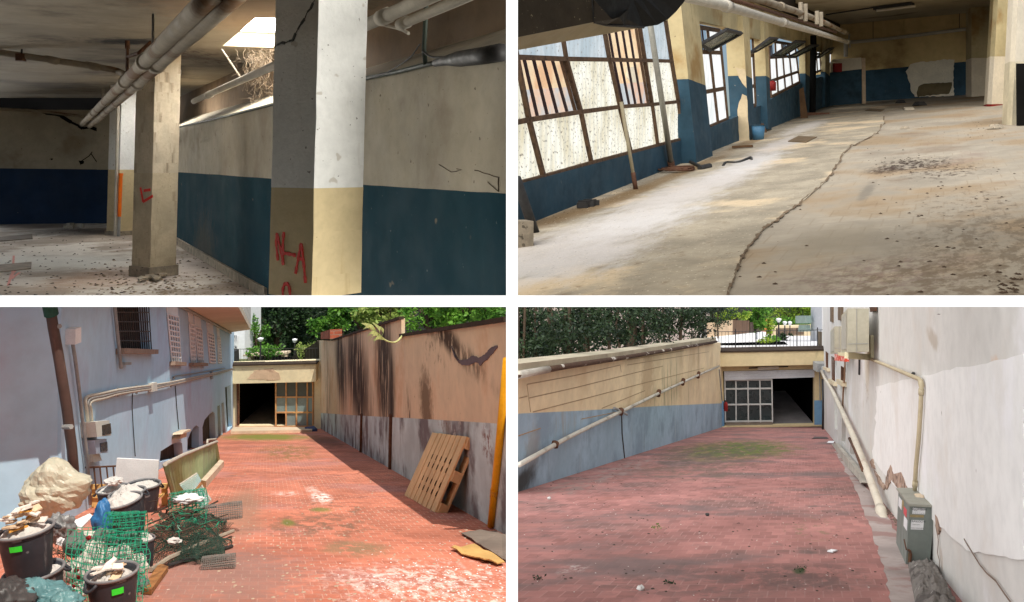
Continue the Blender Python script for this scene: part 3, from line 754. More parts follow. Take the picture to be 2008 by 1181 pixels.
# ---- windows
def pane_mat(name, col, col2, k, spots=.62, cor=0):
    m, nt, bs = newmat(name); tc = N(nt, 'TexCoord').outputs['UV']
    c = mixc(nt, ramp(nt, noise(nt, tc, (2.2, 1.0), 5), .35, .68), col, col2)
    c = mixc(nt, ramp(nt, noise(nt, tc, 11, 3, .6), .62, .7, 0, .55), c, srgb(168,140,92))
    c = mixc(nt, ramp(nt, noise(nt, tc, 22, 2, .5), spots-.02, spots+.03, 0, .95), c, srgb(80,64,44))
    w = N(nt, 'TexWave', wave_profile='SIN'); nt.links.new(tc, w.inputs['Vector']); w.inputs['Scale'].default_value = 1.9; w.inputs['Distortion'].default_value = .6
    c = mixc(nt, ramp(nt, w.outputs['Fac'], 0, 1, 0, .28), c, srgb(150,160,165))
    bs.inputs['Base Color'].default_value = (.2,.2,.19,1); nt.links.new(c, bs.inputs['Emission Color'])
    bs.inputs['Emission Strength'].default_value = k; bs.inputs['Roughness'].default_value = .6
    return m
M_pane = pane_mat('speckled_corrugated_pane', srgb(255,252,236), srgb(214,204,172), .64)
M_paneb = pane_mat('bluish_corrugated_pane', srgb(214,226,234), srgb(176,196,208), .52, .66)
M_panew = pane_mat('bright_corrugated_pane', srgb(255,255,255), srgb(222,228,228), .68, .72)
M_sash = mat('grimy_sash_glass', srgb(96,104,92), .3, 3, .25, .1, 20, spec=.6)
big = thing('window', 'largest window of the hall, speckled corrugated panes and two barred openings', 'window', wv(1180, 330), 'hall windows')
def win(o, name, px, m, off=-.06, th=.012):
    mb = MB(); fr = [wv(u, v, off) for u, v in px]
    # corrugated sheet: split along the top and bottom edge
    a, b, c, d = fr; n = 14
    W_ = (b-a).length; k = max(2, int(W_/.09))
    for i in range(k):
        s, t = i/k, (i+1)/k; z = lambda q: WW.n*(.008*math.sin(q*W_*2*math.pi/.36))
        p = [a.lerp(b, s)+z(s), a.lerp(b, t)+z(t), d.lerp(c, t)+z(t), d.lerp(c, s)+z(s)]
        mb.poly(p[::-1], 0, None, WW.n)
        mb.poly([x-WW.n*th for x in p], 0)
    return mb.build(name, m, o, True)
m0 = [(1008,60),(1019,112),(1043,235),(1072,350)]
m1 = [(1104,45),(1115,115.5),(1144,219.5),(1165,322.5)]
m2 = [(1186,36),(1200,117),(1220,209.5),(1242,301.5)]
m3 = [(1254,20),(1269,118.5),(1283,205),(1294,287.5)]
m4 = [(1306,20),(1321,120),(1334,199.5),(1342,274.5)]
mL = [(930,80),(940,110),(965,250),(990,371)]
G = [mL, m0, m1, m2, m3, m4]
for i in range(5):
    for j in range(3):
        if (i, j) in ((1,1), (3,0), (3,1)): continue
        A, B = G[i], G[i+1]
        q = [A[j], B[j], B[j+1], A[j+1]]
        if i == 0: q = [((1003 if x < 1003 else x), y) for x, y in q]
        win(big, 'pane', q, M_paneb if j == 0 else M_pane)
mb = MB()
for g in (m0, m1, m2, m3, m4):
    for k in range(3): mb.pbar(WW, g[k], g[k+1], .06 if g is not m4 else .09, .06, -.07)
for j, (w) in ((1, .06), (2, .06), (3, .10)):
    pts = [(1003, {1:110.5, 2:243, 3:369}[j])]+[g[j] for g in (m0, m1, m2, m3, m4)]
    for a, b in zip(pts, pts[1:]): mb.pbar(WW, a, b, w, .05, -.065)
mb.build('frame', M_frame, big)
M_bar = mat('dark_window_bar', srgb(44,30,34), .2, 5, .6, .1)
def lerp2(a, b, t): return (a[0]+(b[0]-a[0])*t, a[1]+(b[1]-a[1])*t)
for (A, B, j, n) in ((m0, m1, 1, 5), (m2, m3, 0, 5), (m2, m3, 1, 5)):
    for k in range(1, n+1):
        t = k/(n+.35); a = lerp2(A[j], B[j], t); b = lerp2(A[j+1], B[j+1], t)
        mb = MB(); mb.pbar(WW, a, b, .042, .03, -.2); mb.build('bar', M_bar, big)
    for t in (.045, .955):
        mb = MB(); mb.pbar(WW, lerp2(A[j], B[j], t), lerp2(A[j+1], B[j+1], t), .035, .04, -.1); mb.build('sash_stile', M_frame, big)
# smaller windows further along
def small_win(label, q, cols, m, sash=None, tv=None, open_q=()):
    """q: corners tl,tr,br,bl; tv: heights (0..1) of the transoms"""
    o = thing('window', label, 'window', wv(*q[3]), 'hall windows')
    rows = [0]+list(tv)+[1]
    ed = lambda s, t: lerp2(lerp2(q[0], q[1], s), lerp2(q[3], q[2], s), t)
    for i in range(cols):
        for j in range(len(rows)-1):
            if (i, j) in open_q: continue
            win(o, 'pane', [ed(i/cols, rows[j]), ed((i+1)/cols, rows[j]), ed((i+1)/cols, rows[j+1]), ed(i/cols, rows[j+1])], m, -.1)
    mb = MB()
    for i in range(cols+1): mb.pbar(WW, ed(i/cols, 0), ed(i/cols, 1), .07, .05, -.1)
    for t in rows: mb.pbar(WW, ed(0, t), ed(1, t), .09, .05, -.098)
    mb.build('frame', M_frame, o)
    for (i, j) in open_q:
        mb = MB()
        for k in range(1, 5):
            s = (i+k/5)/cols; mb.pbar(WW, ed(s, rows[j]), ed(s, rows[j+1]), .04, .03, -.16)
        mb.build('bar_grille', M_bar, o)
    if sash:
        for sq in sash:
            mb = MB(); tl = wv(sq[0][0], sq[0][1], .35); a, b, c, d = [wv(x, y, z) for x, y, z in sq]
            n = (b-a).cross(d-a).normalized()
            mb.prism([a, b, c, d], [p+n*.03 for p in (a, b, c, d)]); s_ = mb.build('hopper_sash', M_sash, o)
            mb = MB()
            for e, f in ((a, b), (b, c), (c, d), (d, a)): mb.bar(e, f, .07, .06, n)
            mb.build('sash_frame', M_darkmetal, s_)
    return o
small_win('narrow window between the first two piers, its hopper tilted open', [(1371,52),(1417,60),(1433,234),(1396,250)], 2, M_panew,
    [[(1374,87,0), (1385,61,.42), (1418,68,.42), (1393,99,0)]], (.25, .65), ((0,0),))
small_win('slim window between the second and third pier', [(1467,68),(1481,72),(1487,205),(1475,213)], 1, M_panew,
    [[(1470,104,0), (1479,77,.4), (1496,78,.4), (1484,100,0)]], (.28, .72), ((0,0),))
small_win('wide far window with two hoppers tilted open under a clipped lintel', [(1512,80),(1563,88),(1572,161),(1517,190)], 4, M_panew,
    [[(1514,110,0), (1528,83,.5), (1549,84,.5), (1534,111,0)], [(1546,112,0), (1560,91,.5), (1578,91,.5), (1560,112,0)]], (.3, .72), ((0,0),(2,0)))
small_win('farther window with one hopper open, beside the thin dark pillar', [(1598,90),(1610,92),(1613,138),(1600,143)], 2, M_panew,
    [[(1599,114,0), (1606,97,.4), (1617,95,.4), (1609,112,0)]], (.3,), ())
small_win('farthest little window just before the low partition', [(1628,96),(1638,97),(1640,122),(1629,126)], 2, M_panew, None, (.3,), ())
# what stands outside the barred openings
M_out = mat('peeling_ochre_render', srgb(246,222,184), .08, .6, .9, .3, 20, second=(srgb(232,190,150), .8, .5, .15),
    stains_and_light=[stain((0,0), (.1,.1), (1,1,1), 0)])
CUR = 'yard'
OW = WW.offset(2.2)
mb = MB()
mb.slab(OW, [(1004,60),(1360,20),(1360,155),(1004,178)], .2, 0, 0)
mb.slab(OW, [(1004,178),(1360,155),(1360,380),(1004,420)], .2, 0, 1)
M_outb = mat('peeling_grey_blue_render', srgb(206,214,220), .12, .9, .9, .3, 20, second=(srgb(232,196,174), .9, .45, .12), streaks=[(srgb(236,206,180), .8, 1.2, .6, .5)])
ow = tag(mb.build('outer_wall', [M_out, M_outb]), 'sunlit peeling ochre and blue wall seen through the window bars', 'wall')
mb = MB(); mb.slab(OW, rough_outline([(1000+x, y) for x, y in ((228,132),(243,132),(250,145),(249,162),(238,164),(229,152))], 2, 6, 3), .02, .012)
mb.build('white_patch', M_hplast, ow)
mb = MB(); mb.slab(OW, [(1004,420),(1360,380),(1360,440),(1004,520)], .1, .01); mb.slab(OW, [(1004,60),(1360,20),(1360,-60),(1004,-60)], .1, .01, 0)
mb.build('plinth', M_outb, ow)
OWn = wv(1200,200,-1.1)
mb = MB()

CUR = 'hall'
# ---- extractor duct overhead
M_duct = mat('dark_duct_metal', srgb(62,54,44), .25, 2, .8, .3, 40, spots=[(srgb(150,138,112), 26, .69, .7)])  # duct sides dark, underside paler, rounded end blackest
M_ductb = mat('duct_underside', srgb(176,160,128), .1, 1, .7, .1)
A = P(996, 77, 6.6); B = P(1165, 43.5, 7.6); Cc = P(1262, 53.5, 8.6)
A2_ = P(996, 102, 7.0)
up = Vector((0,0,1.0))
o = thing('air_duct', 'huge dark extractor duct hanging over the largest hall window', 'duct', A)
mb = MB()
mb.poly([A, B, B+up, A+up], 0); mb.poly([A2_, Cc, B, A], 1, None); mb.poly([A2_, A2_+up, Cc+up, Cc], 0)
mb.poly([A+up, B+up, Cc+up, A2_+up], 0); mb.poly([A, A+up, A2_+up, A2_], 0); mb.poly([B, Cc, Cc+up, B+up], 0)
mb.build('duct_box', [M_duct, M_ductb], o)
mb = MB()
prof = [(1165,43.5),(1190,49),(1225,53),(1262,53.5),(1290,49),(1310,38),(1325,24),(1340,6),(1352,-14),(1360,-40)]
dd = [7.55, 7.8, 8.2, 8.6, 8.7, 8.75, 8.8, 8.8, 8.8, 8.8]
fr = [P(u, v, d) for (u, v), d in zip(prof, dd)]
nose = [P(u, v, d) for (u, v), d in zip([(1165,-60),(1200,-60),(1230,-60),(1262,-60),(1290,-60),(1310,-60),(1325,-60),(1340,-60),(1352,-60),(1360,-60)], dd)]
mid = [P(u, v, d-.35) for (u, v), d in zip([(1165,0),(1200,38),(1215,34),(1232,18),(1240,-5),(1246,-20),(1250,-30),(1254,-40),(1258,-50),(1262,-60)], dd)]
for i in range(len(fr)-1):
    mb.poly([fr[i], fr[i+1], nose[i+1], nose[i]], 0)
    mb.poly([fr[i], fr[i+1], mid[i+1], mid[i]], 0 if i > 1 else 1)
mb.build('rounded_end', [mat('black_duct_end', (.012,.011,.01), .2, 3, .7, .05), M_duct], o)
mb = MB(); mb.tube([B+Vector((0,-.005,0)), P(1158,-30,7.55)], .008, 6); mb.tube([B, P(1190,49.5,7.79), P(1262,54,8.58)], .012, 6); mb.build('seam', M_darkmetal, o)

# ---- ceiling services along the window wall
def hp(u, v, h): return P(u, v, h*F/(vh(u)-v))
def hpipe(pts, h, r, name, label, m=M_pipew, collars=()):
    p = [hp(u, v, h) for u, v in pts]; o = thing(name, label, 'pipe', p[0])
    mb = MB(); mb.tube(p, r, 10); mb.build('pipe_run', m, o, True)
    for (u, v) in collars:
        c = hp(u, v, h); t = (p[-1]-p[0]).normalized(); mb = MB(); mb.tube([c-t*.15, c+t*.15], r*1.25, 10); mb.build('collar', m, o, True)
    return o
hpipe([(1325,-12),(1430,14),(1540,46),(1600,63),(1663,83)], 1.15, .075, 'hall_pipe', 'thick white lower pipe running above the hall windows', M_pipew, [(1425,12.5),(1535,44),(1660,82)])
hpipe([(1440,-14),(1500,3),(1560,22),(1620,46),(1661,66)], 1.45, .07, 'hall_pipe', 'grimy upper pipe running above the hall windows', M_pipe, [(1532,13),(1655,63)])
hpipe([(1395,-13),(1500,19),(1560,38),(1640,64)], 1.3, .035, 'hall_pipe', 'thin pipe between the two thick pipes above the hall windows', M_rust)
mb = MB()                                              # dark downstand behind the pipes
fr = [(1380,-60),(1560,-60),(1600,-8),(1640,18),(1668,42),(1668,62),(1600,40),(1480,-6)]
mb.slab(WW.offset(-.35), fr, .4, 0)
tag(mb.build('ceiling_beam', mat('dark_beam', srgb(48,38,28), .3, 1, .9, .2)), 'dark beam over the pipes along the window wall', 'beam')
for k, (u, v0, v1, w) in enumerate(((1570,5,38,'first'),(1579.5,8,42,'second'),(1602,22,48,'third'),(1610,24,52,'fourth'))):
    mb = MB(); d = 1.4*F/(vh(u)-30); mb.tube([P(u, v0, d), P(u, v1, d)], .05, 8)
    tag(mb.build('vent_stub', M_pipe), w+' from the viewer of four short upright pipes at the dark beam', 'pipe', 'upright pipes at the beam')
# pipe along the far wall with an elbow
def ew(u, v, off=.35): return EW.at(u, v, off)
o = thing('end_wall_pipe', 'white pipe crossing the far hall wall and turning down at its right end', 'pipe', ew(1663, 84))
mb = MB(); mb.tube(arc([ew(1663,85), ew(1720,80), ew(1800,70.5), ew(1880,60.5), ew(1893,60.5), ew(1899,65), ew(1899,80)], 5), .085, 10); mb.build('pipe_run', M_pipew, o, True)
mb = MB(); mb.tube([ew(1894,80.5), ew(1912,74)], .08, 10); mb.build('elbow', M_pipew, o, True)
for u, v0, v1 in ((1710,42,82),(1878,20,62)):
    mb = MB(); mb.tube([ew(u, v0), ew(u, v1)], .016, 5); mb.build('hanger_rod', M_darkmetal, o)
mb = MB(); mb.tube([ew(1656,85,.6), ew(1656,114,.6)], .1, 10)
tag(mb.build('drop_pipe', M_pipew), 'short white pipe dropping to the low partition', 'pipe')
mb = MB(); mb.tube(arc([ew(1663,70,.6), ew(1662,78,.6), ew(1664,88,.6), ew(1663,97,.6)]), .04, 8)
tag(mb.build('drop_pipe', M_pipew), 'thin bent pipe beside the drop pipe in the corner', 'pipe')
mb = MB(); mb.tube([ew(1914,22,.3), ew(1916,60,.3), ew(1915,126,.3)], .1, 10)
tag(mb.build('drain_stack', M_rust), 'rusty brown drain stack at the right end of the far wall', 'pipe')
# far wall
mb = MB()
two = lambda u: 139-(u-1690)*.088
eb = lambda u: vh(u)+1.5*F/EW.d(u)
mb.slab(EW, [(1600,two(1600)),(1935,two(1935)),(1935,10),(1690,44),(1660,47),(1600,50)], .3, 0, 0)
mb.slab(EW, [(1600,eb(1600)+2),(1935,eb(1935)+2),(1935,two(1935)),(1600,two(1600))], .3, 0, 1)
e = tag(mb.build('end_wall', [M_hend, M_hblue]), 'far hall wall, stained ochre above and blue below', 'wall')
mb = MB()
pp = rough_outline([(1786,127),(1800,122),(1820,121),(1838,119),(1852,117),(1871,117),(1870,140),(1869,158),(1871,188),(1840,189),(1795,191),(1787,178),(1783,160),(1779,148),(1777,141)], 1.0, 4, 4)
mb.slab(EW, pp, .03, .02); mb.build('bare_plaster', M_hplast, e)
mb = MB(); mb.slab(EW, rough_outline([(1800,170),(1812,164),(1835,163),(1866,162),(1866,172),(1860,184),(1800,190),(1797,182)], .8, 4, 6), .03, .045); mb.build('grey_render', mat('grey_render_mat', srgb(104,92,66), .2, 1.5, .95, .3), e)
# low partition with a white post
PW = Vert((1620, 43.5), (1690, 43.0))
o = thing('partition', 'low blue and white partition standing before the far wall', 'partition', PW.at(1650, 204))
mb = MB(); mb.slab(PW, [(1628,142.5),(1690,135.5),(1689,113),(1634,116.5),(1628,122)], .3, 0, 0)
mb.slab(PW, [(1615,210),(1690,205),(1690,135.5),(1615,144)], .3, 0, 1); mb.build('wall_panel', [M_hwhite, M_hblue], o)
mb = MB(); mb.slab(PW, [(1690.5,204),(1698,203.5),(1697,113.5),(1690,114)], .3, .04); mb.build('end_post', mat('pale_wood_post', srgb(206,180,150), .15, 4), o)
# right hand pilasters and columns
def post(name, label, u0, u1, v_b, vt, two_v, red_v, d, split=None, mats=None, side=.5, leanv=0):
    mats = mats or (M_hyel, M_hwhite)
    o = thing(name, label, 'column', P((u0+u1)/2, v_b, d), 'hall columns')
    um = split if split else u1
    def sec(v, e=0):
        l = leanv*(v_b-v)
        a, b = P(u0-e+l, v, d+ (.25 if split else 0)), P(um+l, v, d)
        c = P(u1+e+l, v, d+ (.5 if split else 0)); w = Vector((0.15, side, 0))
        return [a, b, c, c+w, a+w] if split else [a, c, c+w, a+w]
    def part(nm, v0, v1, m, e=0):
        mb = MB(); lo, hi = sec(v0, e), sec(v1, e)
        for k in range(len(lo)):
            j = (k+1) % len(lo); mb.poly([lo[k], lo[j], hi[j], hi[k]])
        mb.poly(hi); mb.poly(lo[::-1]); mb.build(nm, m, o)
    part('upper_shaft', two_v, vt, mats[0])
    part('lower_shaft', red_v if red_v else v_b, two_v-.05, mats[1])
    if red_v: part('red_plinth', v_b, red_v-.05, M_red, .6)
    return o
post('column', 'pilaster by the rusty drain stack at the far end, white with low red plinth', 1905, 1940, 197.5, -20, 114, 190.5, 40.5, None, None, .8)
post('column', 'tall yellow and white column with a dark red plinth', 1935, 1974, 214, -40, 111, 204.5, 30.5, 1944, None, .5, .06)
post('column', 'white painted post nearest the viewer at the right edge of the hall', 1974, 2040, 249, -40, 121, None, 21.0, 1984, (M_hwhite, mat('grimy_post', srgb(196,184,156), .2, 1.5, .9, .3)), .5, .05)
mb = MB(); mb.box(P(1985,93,29), .06, .06, .02); 
mb = MB(); mb.tube(arc([P(1975,95,29.8), P(1978,103,29.6), P(1988,108,29.5), P(1992,95,29.5)]), .02, 6)
tag(mb.build('loose_cable', M_darkmetal), 'loose dark cable looped between the column and the white post', 'cable')
mb = MB(); mb.slab(Vert((1900,45),(2050,33)), [(1930,205),(2300,230),(2300,-80),(1930,-40)], .2, 0)
tag(mb.build('side_wall', M_hyel), 'yellow wall behind the columns at the right of the hall', 'wall')
# dark opening at the right edge
mb = MB(); mb.slab(Vert((1990,20.7),(2050,20.2)), [(1995,247),(2060,252),(2060,125),(1994,125)], .03, .05)
tag(mb.build('dark_door', M_void), 'dark doorway leaf beside the white post at the right edge', 'door')
# fluorescent fitting
o = thing('strip_light', 'unlit fluorescent fitting on the hall ceiling', 'lamp', HC.at(1752, 9, 0))
a, b = HC.at(1715, 12.5, .1), HC.at(1790, 3, .1)
mb = MB(); mb.bar(a, b, .35, .12); mb.build('housing', M_darkmetal, o)
mb = MB(); mb.tube([a+Vector((0,-.2,-.1)), b+Vector((0,-.2,-.1))], .05, 8); mb.build('tube', M_pipew, o)
mb = MB(); mb.tube([HC.at(1620,26,.06), HC.at(1715,11.5,.06)], .03, 6)
tag(mb.build('ceiling_conduit', M_darkmetal), 'dark conduit on the ceiling feeding the strip light', 'conduit')

# ---- poles and things on the floor
def fl(u, v, h=.02): return HF.at(u, v)+Vector((0,0,h))
def pole(name, label, top, botm, d0_, d1_, r, m=M_pole, foot=None):
    o = thing(name, label, 'pole', P(*botm, d1_)); mb = MB(); mb.tube([P(*botm, d1_), P(*top, d0_)], r, 10); mb.build('tube', m, o, True)
    if foot: mb = MB(); q = P(*botm, d1_); mb.tube([q, q.lerp(P(*top, d0_), foot)], r*1.25, 10); mb.build('foot', M_rust, o, True)
    return o
dpl = HF.d(1318, 332)
pole('pole', 'tall grey steel pole in front of the largest window', (1271,20), (1318,333), 14.6, dpl, .05, M_pole, .06)
dp2 = HF.d(1247, 373)
pole('pole', 'pole with a pale upper half ending in a dark foot below the largest window', (1218,200), (1247,373), dp2, dp2, .028, mat('pale_pole', srgb(150,138,112), .15, 4, .6), .2)
dp3 = HF.d(1049, 458)
pole('pole', 'dark leaning pole at the left end of the hall', (1012,350), (1049,458), dp3-.3, dp3, .055, M_darkmetal)
mb = MB(); q = fl(1012, 485, .13); mb.box(q, .14, .14, .14, 0, Matrix.Rotation(.3, 3, 'Z'))
tag(mb.build('concrete_block', M_plinth), 'rough concrete block on the hall floor by the dark leaning pole', 'block')
mb = MB()
for k in range(4):
    a = rnd.uniform(0, 6); c = fl(1325+k*4, 337, .03+.02*k); rr = .32-.04*k
    mb.tube([c+Vector((rr*math.cos(a+i*.35), rr*1.3*math.sin(a+i*.35), rnd.gauss(0,.006))) for i in range(18)], .018, 5)
tag(mb.build('hose_coil', M_rust), 'coil of rusty hose round the foot of the tall grey pole', 'hose')
for (p, r, lab) in (([(1351,320),(1378,333)], .03, 'short dark stick lying beside the hose coil'), ([(1372,334.5),(1392,330)], .05, 'stubby dark pipe end beside the short stick')):
    mb = MB(); mb.tube([fl(*q, .04) for q in p], r, 8); tag(mb.build('scrap_rod', M_darkmetal), lab, 'rod')
mb = MB(); mb.tube(arc([fl(1418,327,.02), fl(1424,321,.02), fl(1445,321,.02), fl(1462,316,.03), fl(1472,313,.04), fl(1474,315.5,.02)]), .025, 6)
tag(mb.build('black_hose', M_darkmetal), 'short wavy black hose lying on the pale floor', 'hose')
mb = MB()
for k in range(5): mb.box(fl(1142+k*5, 410-k*1.2, .05), .07, .06, .035+.02*(k % 2), 0, Matrix.Rotation(k*.9, 3, 'Z'))
tag(mb.build('shoe_scrap', M_darkmetal), 'crumpled black scrap on the floor under the largest window', 'scrap')
o = thing('blue_bucket', 'small blue bucket at the foot of the second pier', 'bucket', fl(1487, 275, 0))
mb = MB(); q = fl(1487, 275, 0); mb.lathe(q, [(.001,.0),(.13,0),(.17,.36),(.15,.36),(.12,.05),(.001,.05)], 16); mb.build('pail', mat('blue_plastic', srgb(66,108,136), .1, 5, .5, .05), o, True)
mb = MB(); mb.tube([q+Vector((.17*math.cos(a), .17*math.sin(a), .36)) for a in [i*.2618*1.0 for i in range(25)]], .014, 5); mb.build('rim', M_hblue, o)
def plank(name, label, b0, b1, t1, t0, m):
    mb = MB(); mb.prism([b0, b1, t1, t0], [p+Vector((.05,.12,0)) for p in (b0, b1, t1, t0)]); return tag(mb.build(name, m), label, 'board')
db = HF.d(1492, 262)
M_board = mat('brown_board', srgb(92,66,42), .25, 3, .85, .2)
plank('board', 'brown board leaning on the third pier behind the blue bucket', P(1483,267,db), P(1504,262,db), P(1489,218,db+1), P(1479,222,db+1), M_board)
db = HF.d(1575, 233)
plank('board', 'dark plank leaning under the wide far window', P(1570,236,db), P(1584,231,db), P(1575,171,db+.6), P(1567,176,db+.6), M_board)
mb = MB(); db = HF.d(1600, 226); mb.tube([P(1593,228,db), P(1595,70,db)], .12, 8); 
tag(mb.build('dark_pillar', M_void), 'thin dark pillar between the two far windows', 'pillar')
mb = MB(); mb.box(P(1598,227,db), .45, .3, .1); tag(mb.build('pillar_foot', M_rust), 'rusty foot plate under the thin dark pillar', 'plate')
def extinguisher(label, u, v0, v1, d, r):
    o = thing('fire_extinguisher', label, 'extinguisher', P(u, v1, d)); h = (v1-v0)/F*d
    mb = MB(); mb.lathe(P(u, v1, d), [(.001,0),(r,.0),(r,h*.75),(r*.5,h*.85),(r*.3,h*.9),(.001,h*.9)], 14); mb.build('cylinder', M_red, o, True)
    mb = MB(); mb.box(P(u, v1, d)+Vector((0,0,h*.94)), r*.7, r*.3, h*.05); mb.build('valve', M_darkmetal, o)
    return o
extinguisher('small red extinguisher hanging on the third pier', 1514.5, 156, 178, WW.d(1514)-.8, .11)
mb = MB(); q = P(1642,133,42.5); mb.box(q, .18, .1, .2); mb.box(q+Vector((0,-.11,.12)), .12, .01, .03)
tag(mb.build('red_box', M_red), 'dark red box hanging on the low partition', 'box')
# thin sheets, covers and litter
for (px, lab) in (([(1545,279.5),(1581,281.5),(1602,271),(1566,269)], 'iron manhole cover in the rough floor strip nearest the viewer'), ([(1696,218),(1728,220),(1735,216.5),(1706,215)], 'far manhole cover in the hall floor')):
    mb = MB(); fr = [fl(u, v, .034) for u, v in px]; mb.prism(fr, [p-Vector((0,0,.03)) for p in fr], 0, Vector((0,0,1)))
    tag(mb.build('manhole_cover', mat('cover_iron', srgb(110,92,70), .25, 4, .85, .4, 30)), lab, 'manhole cover')
mb = MB(); fr = [fl(u, v, .05) for u, v in ((1771,213),(1790,212),(1793,215.5),(1774,216))]; mb.prism(fr, [p-Vector((0,0,.05)) for p in fr])
tag(mb.build('white_paper', M_hwhite), 'crumpled white packaging on the far part of the hall floor', 'litter')
for (u, v, s, lab) in ((1766,202.5,.35,'dark scrap on the floor before the bare plaster patch'), (1803,207.5,.4,'flat dark scrap right of the white packaging'), (1776,253,.16,'dark stone with a pale chip in the middle of the floor'), (1952,253,.25,'pale chunk of rubble near the white post')):
    mb = MB(); pts = [(math.cos(k*1.05)*s*rnd.uniform(.6,1), math.sin(k*1.05)*s*rnd.uniform(.6,1)) for k in range(6)]
    c = fl(u, v, .0); lo = [c+Vector((x, y, 0)) for x, y in pts]; hi = [c+Vector((x*.6, y*.6, s*.4)) for x, y in pts]
    mb.prism(hi, lo); tag(mb.build('rubble_chunk', M_plinth if 'pale' in lab else M_darkmetal), lab, 'rubble')
mb = MB(); mb.bar(fl(1436,293,.05), fl(1476,291,.05), .1, .05); tag(mb.build('lath', M_board), 'thin dark lath lying behind the black hose', 'lath')
crumbs('hall_crumbs', None, None, HF, lambda r: (lambda c: (c[0]+r.gauss(0, c[2]), c[1]+r.gauss(0, c[3])))(r.choice([(1800,330,70,14),(1760,315,40,10),(1900,380,60,30),(1450,500,60,40),(1850,480,90,60),(1300,480,90,50),(1900,250,60,15),(1600,300,90,40),(1980,560,20,12)])), 420, .018, mat('hall_crumb', srgb(70,54,40), .3, 20), 9)
crumbs('wall_foot_dirt', None, None, HF, lambda r: (lambda u: (u, bot(u)+abs(r.gauss(0, 9))))(r.uniform(1020, 1480)), 420, .026, mat('foot_dirt', srgb(86,66,46), .3, 20), 10)
# broken edge of the paving: a low lip with a dark gap
mb = MB()
ed = rough_outline(cr, 2.6, 4, 7)
ed = [p for p in ed if p[1] > 206]
k0 = max(range(len(ed)), key=lambda i: ed[i][1])
path = [fl(u, v, .0155) for u, v in ed[:118]]
for i in range(len(path)-1):
    if (path[i+1]-path[i]).length < 3: mb.bar(path[i], path[i+1], .004+.04*rnd.random()**2, .0025)
tag(mb.build('floor_crack', mat('crack_dirt', srgb(112,94,74), .3, 9)), 'dark crack winding along the broken edge of the paving', 'crack')
# rooms go on behind the viewer: ceiling and wall added against sky light
CUR = 'behind'
mb = MB(); mb.box((0, -1.0, 1.85), 14, 9.2, .1); mb.box((0, -10, .6), 14, .1, 1.2)
struct(mb.build('ceiling', M_hceil))

# ================================================================ lower left: the sunny ramp
from mathutils import noise as mnoise
CUR = 'sunny_ramp'
rnd = random.Random(21)
SG = Floor(780, 1.6); ks = (523-CX)/F
suv = lambda p: (p.x-ks*p.y, p.y)
def sxy(u, v): p = SG.at(u, v); return suv(p)
RB = Vert((629, 47.2), (992, 10.67)); LB = Vert((170, 1/.0764), (455, 1/.0215)); EB = Vert((440, 47.5), (640, 47.3))
def gs(u, v, h=0.): return SG.at(u, v)+Vector((0,0,h))
BRK = dict(w=.15, h=.17, m=.006, mc=srgb(226,200,184), k=.4, tint=.5, wear=.45)
M_sramp = mat('red_brick_paving', srgb(192,118,94), .26, .6, .93, .35, 30, brick=BRK, second=(srgb(178,120,108), .35, .5, .15),
    streaks=[(srgb(112,88,74), .6, .9, .5, .58), (srgb(214,160,140), .45, .25, .8, .6)], spots=[(srgb(235,222,210), 13, .73, .85)],
    stains_and_light=[stain(sxy(900,1150), (1.5,1.6), srgb(226,214,206), .8, ns=(7,3.5), th=.49, rag=1.3),
            stain(sxy(800,1140), (.9,.9), srgb(226,210,202), .75, ns=(6,3), th=.47),
            stain(sxy(700,1075), (.5,.7), srgb(130,112,84), .8, ns=(4,2), th=.38), stain(sxy(620,1030), (1.0,1.6), srgb(112,92,74), .75, ns=(3,1.5), th=.45),
            stain(sxy(650,1000), (.8,1.8), srgb(104,88,72), .7, ns=(3,1.5), th=.5), stain(sxy(630,975), (.22,1.1), srgb(240,230,222), .9, ns=(7,3), th=.42, rag=1.4),
            stain(sxy(560,968), (.35,.6), srgb(230,206,196), .6, ns=(6,3), th=.45, rag=1.4), stain(sxy(612,960), (.14,.8), srgb(236,220,210), .6, ns=(6,3), th=.42, rag=1.4),
            stain(sxy(565,1025), (.12,.5), srgb(96,112,50), .8), stain(sxy(630,1000), (.2,.4), srgb(110,124,60), .7),
            stain(sxy(520,857), (2.6,4.5), srgb(112,120,46), .9, ns=(2,.8), rag=1.2), stain(sxy(565,885), (1.2,6), srgb(126,104,62), .7, ns=(3,.8), th=.42),
            stain(sxy(430,1130), (1.2,2.2), srgb(138,112,104), .75, rag=1.4), stain(sxy(470,1000), (.5,4), srgb(150,120,100), .6, ns=(3,1)),
            stain(sxy(640,865), (.9,6), srgb(70,52,40), .6, ns=(3,1))])  # darker strip along the far foot of the right wall
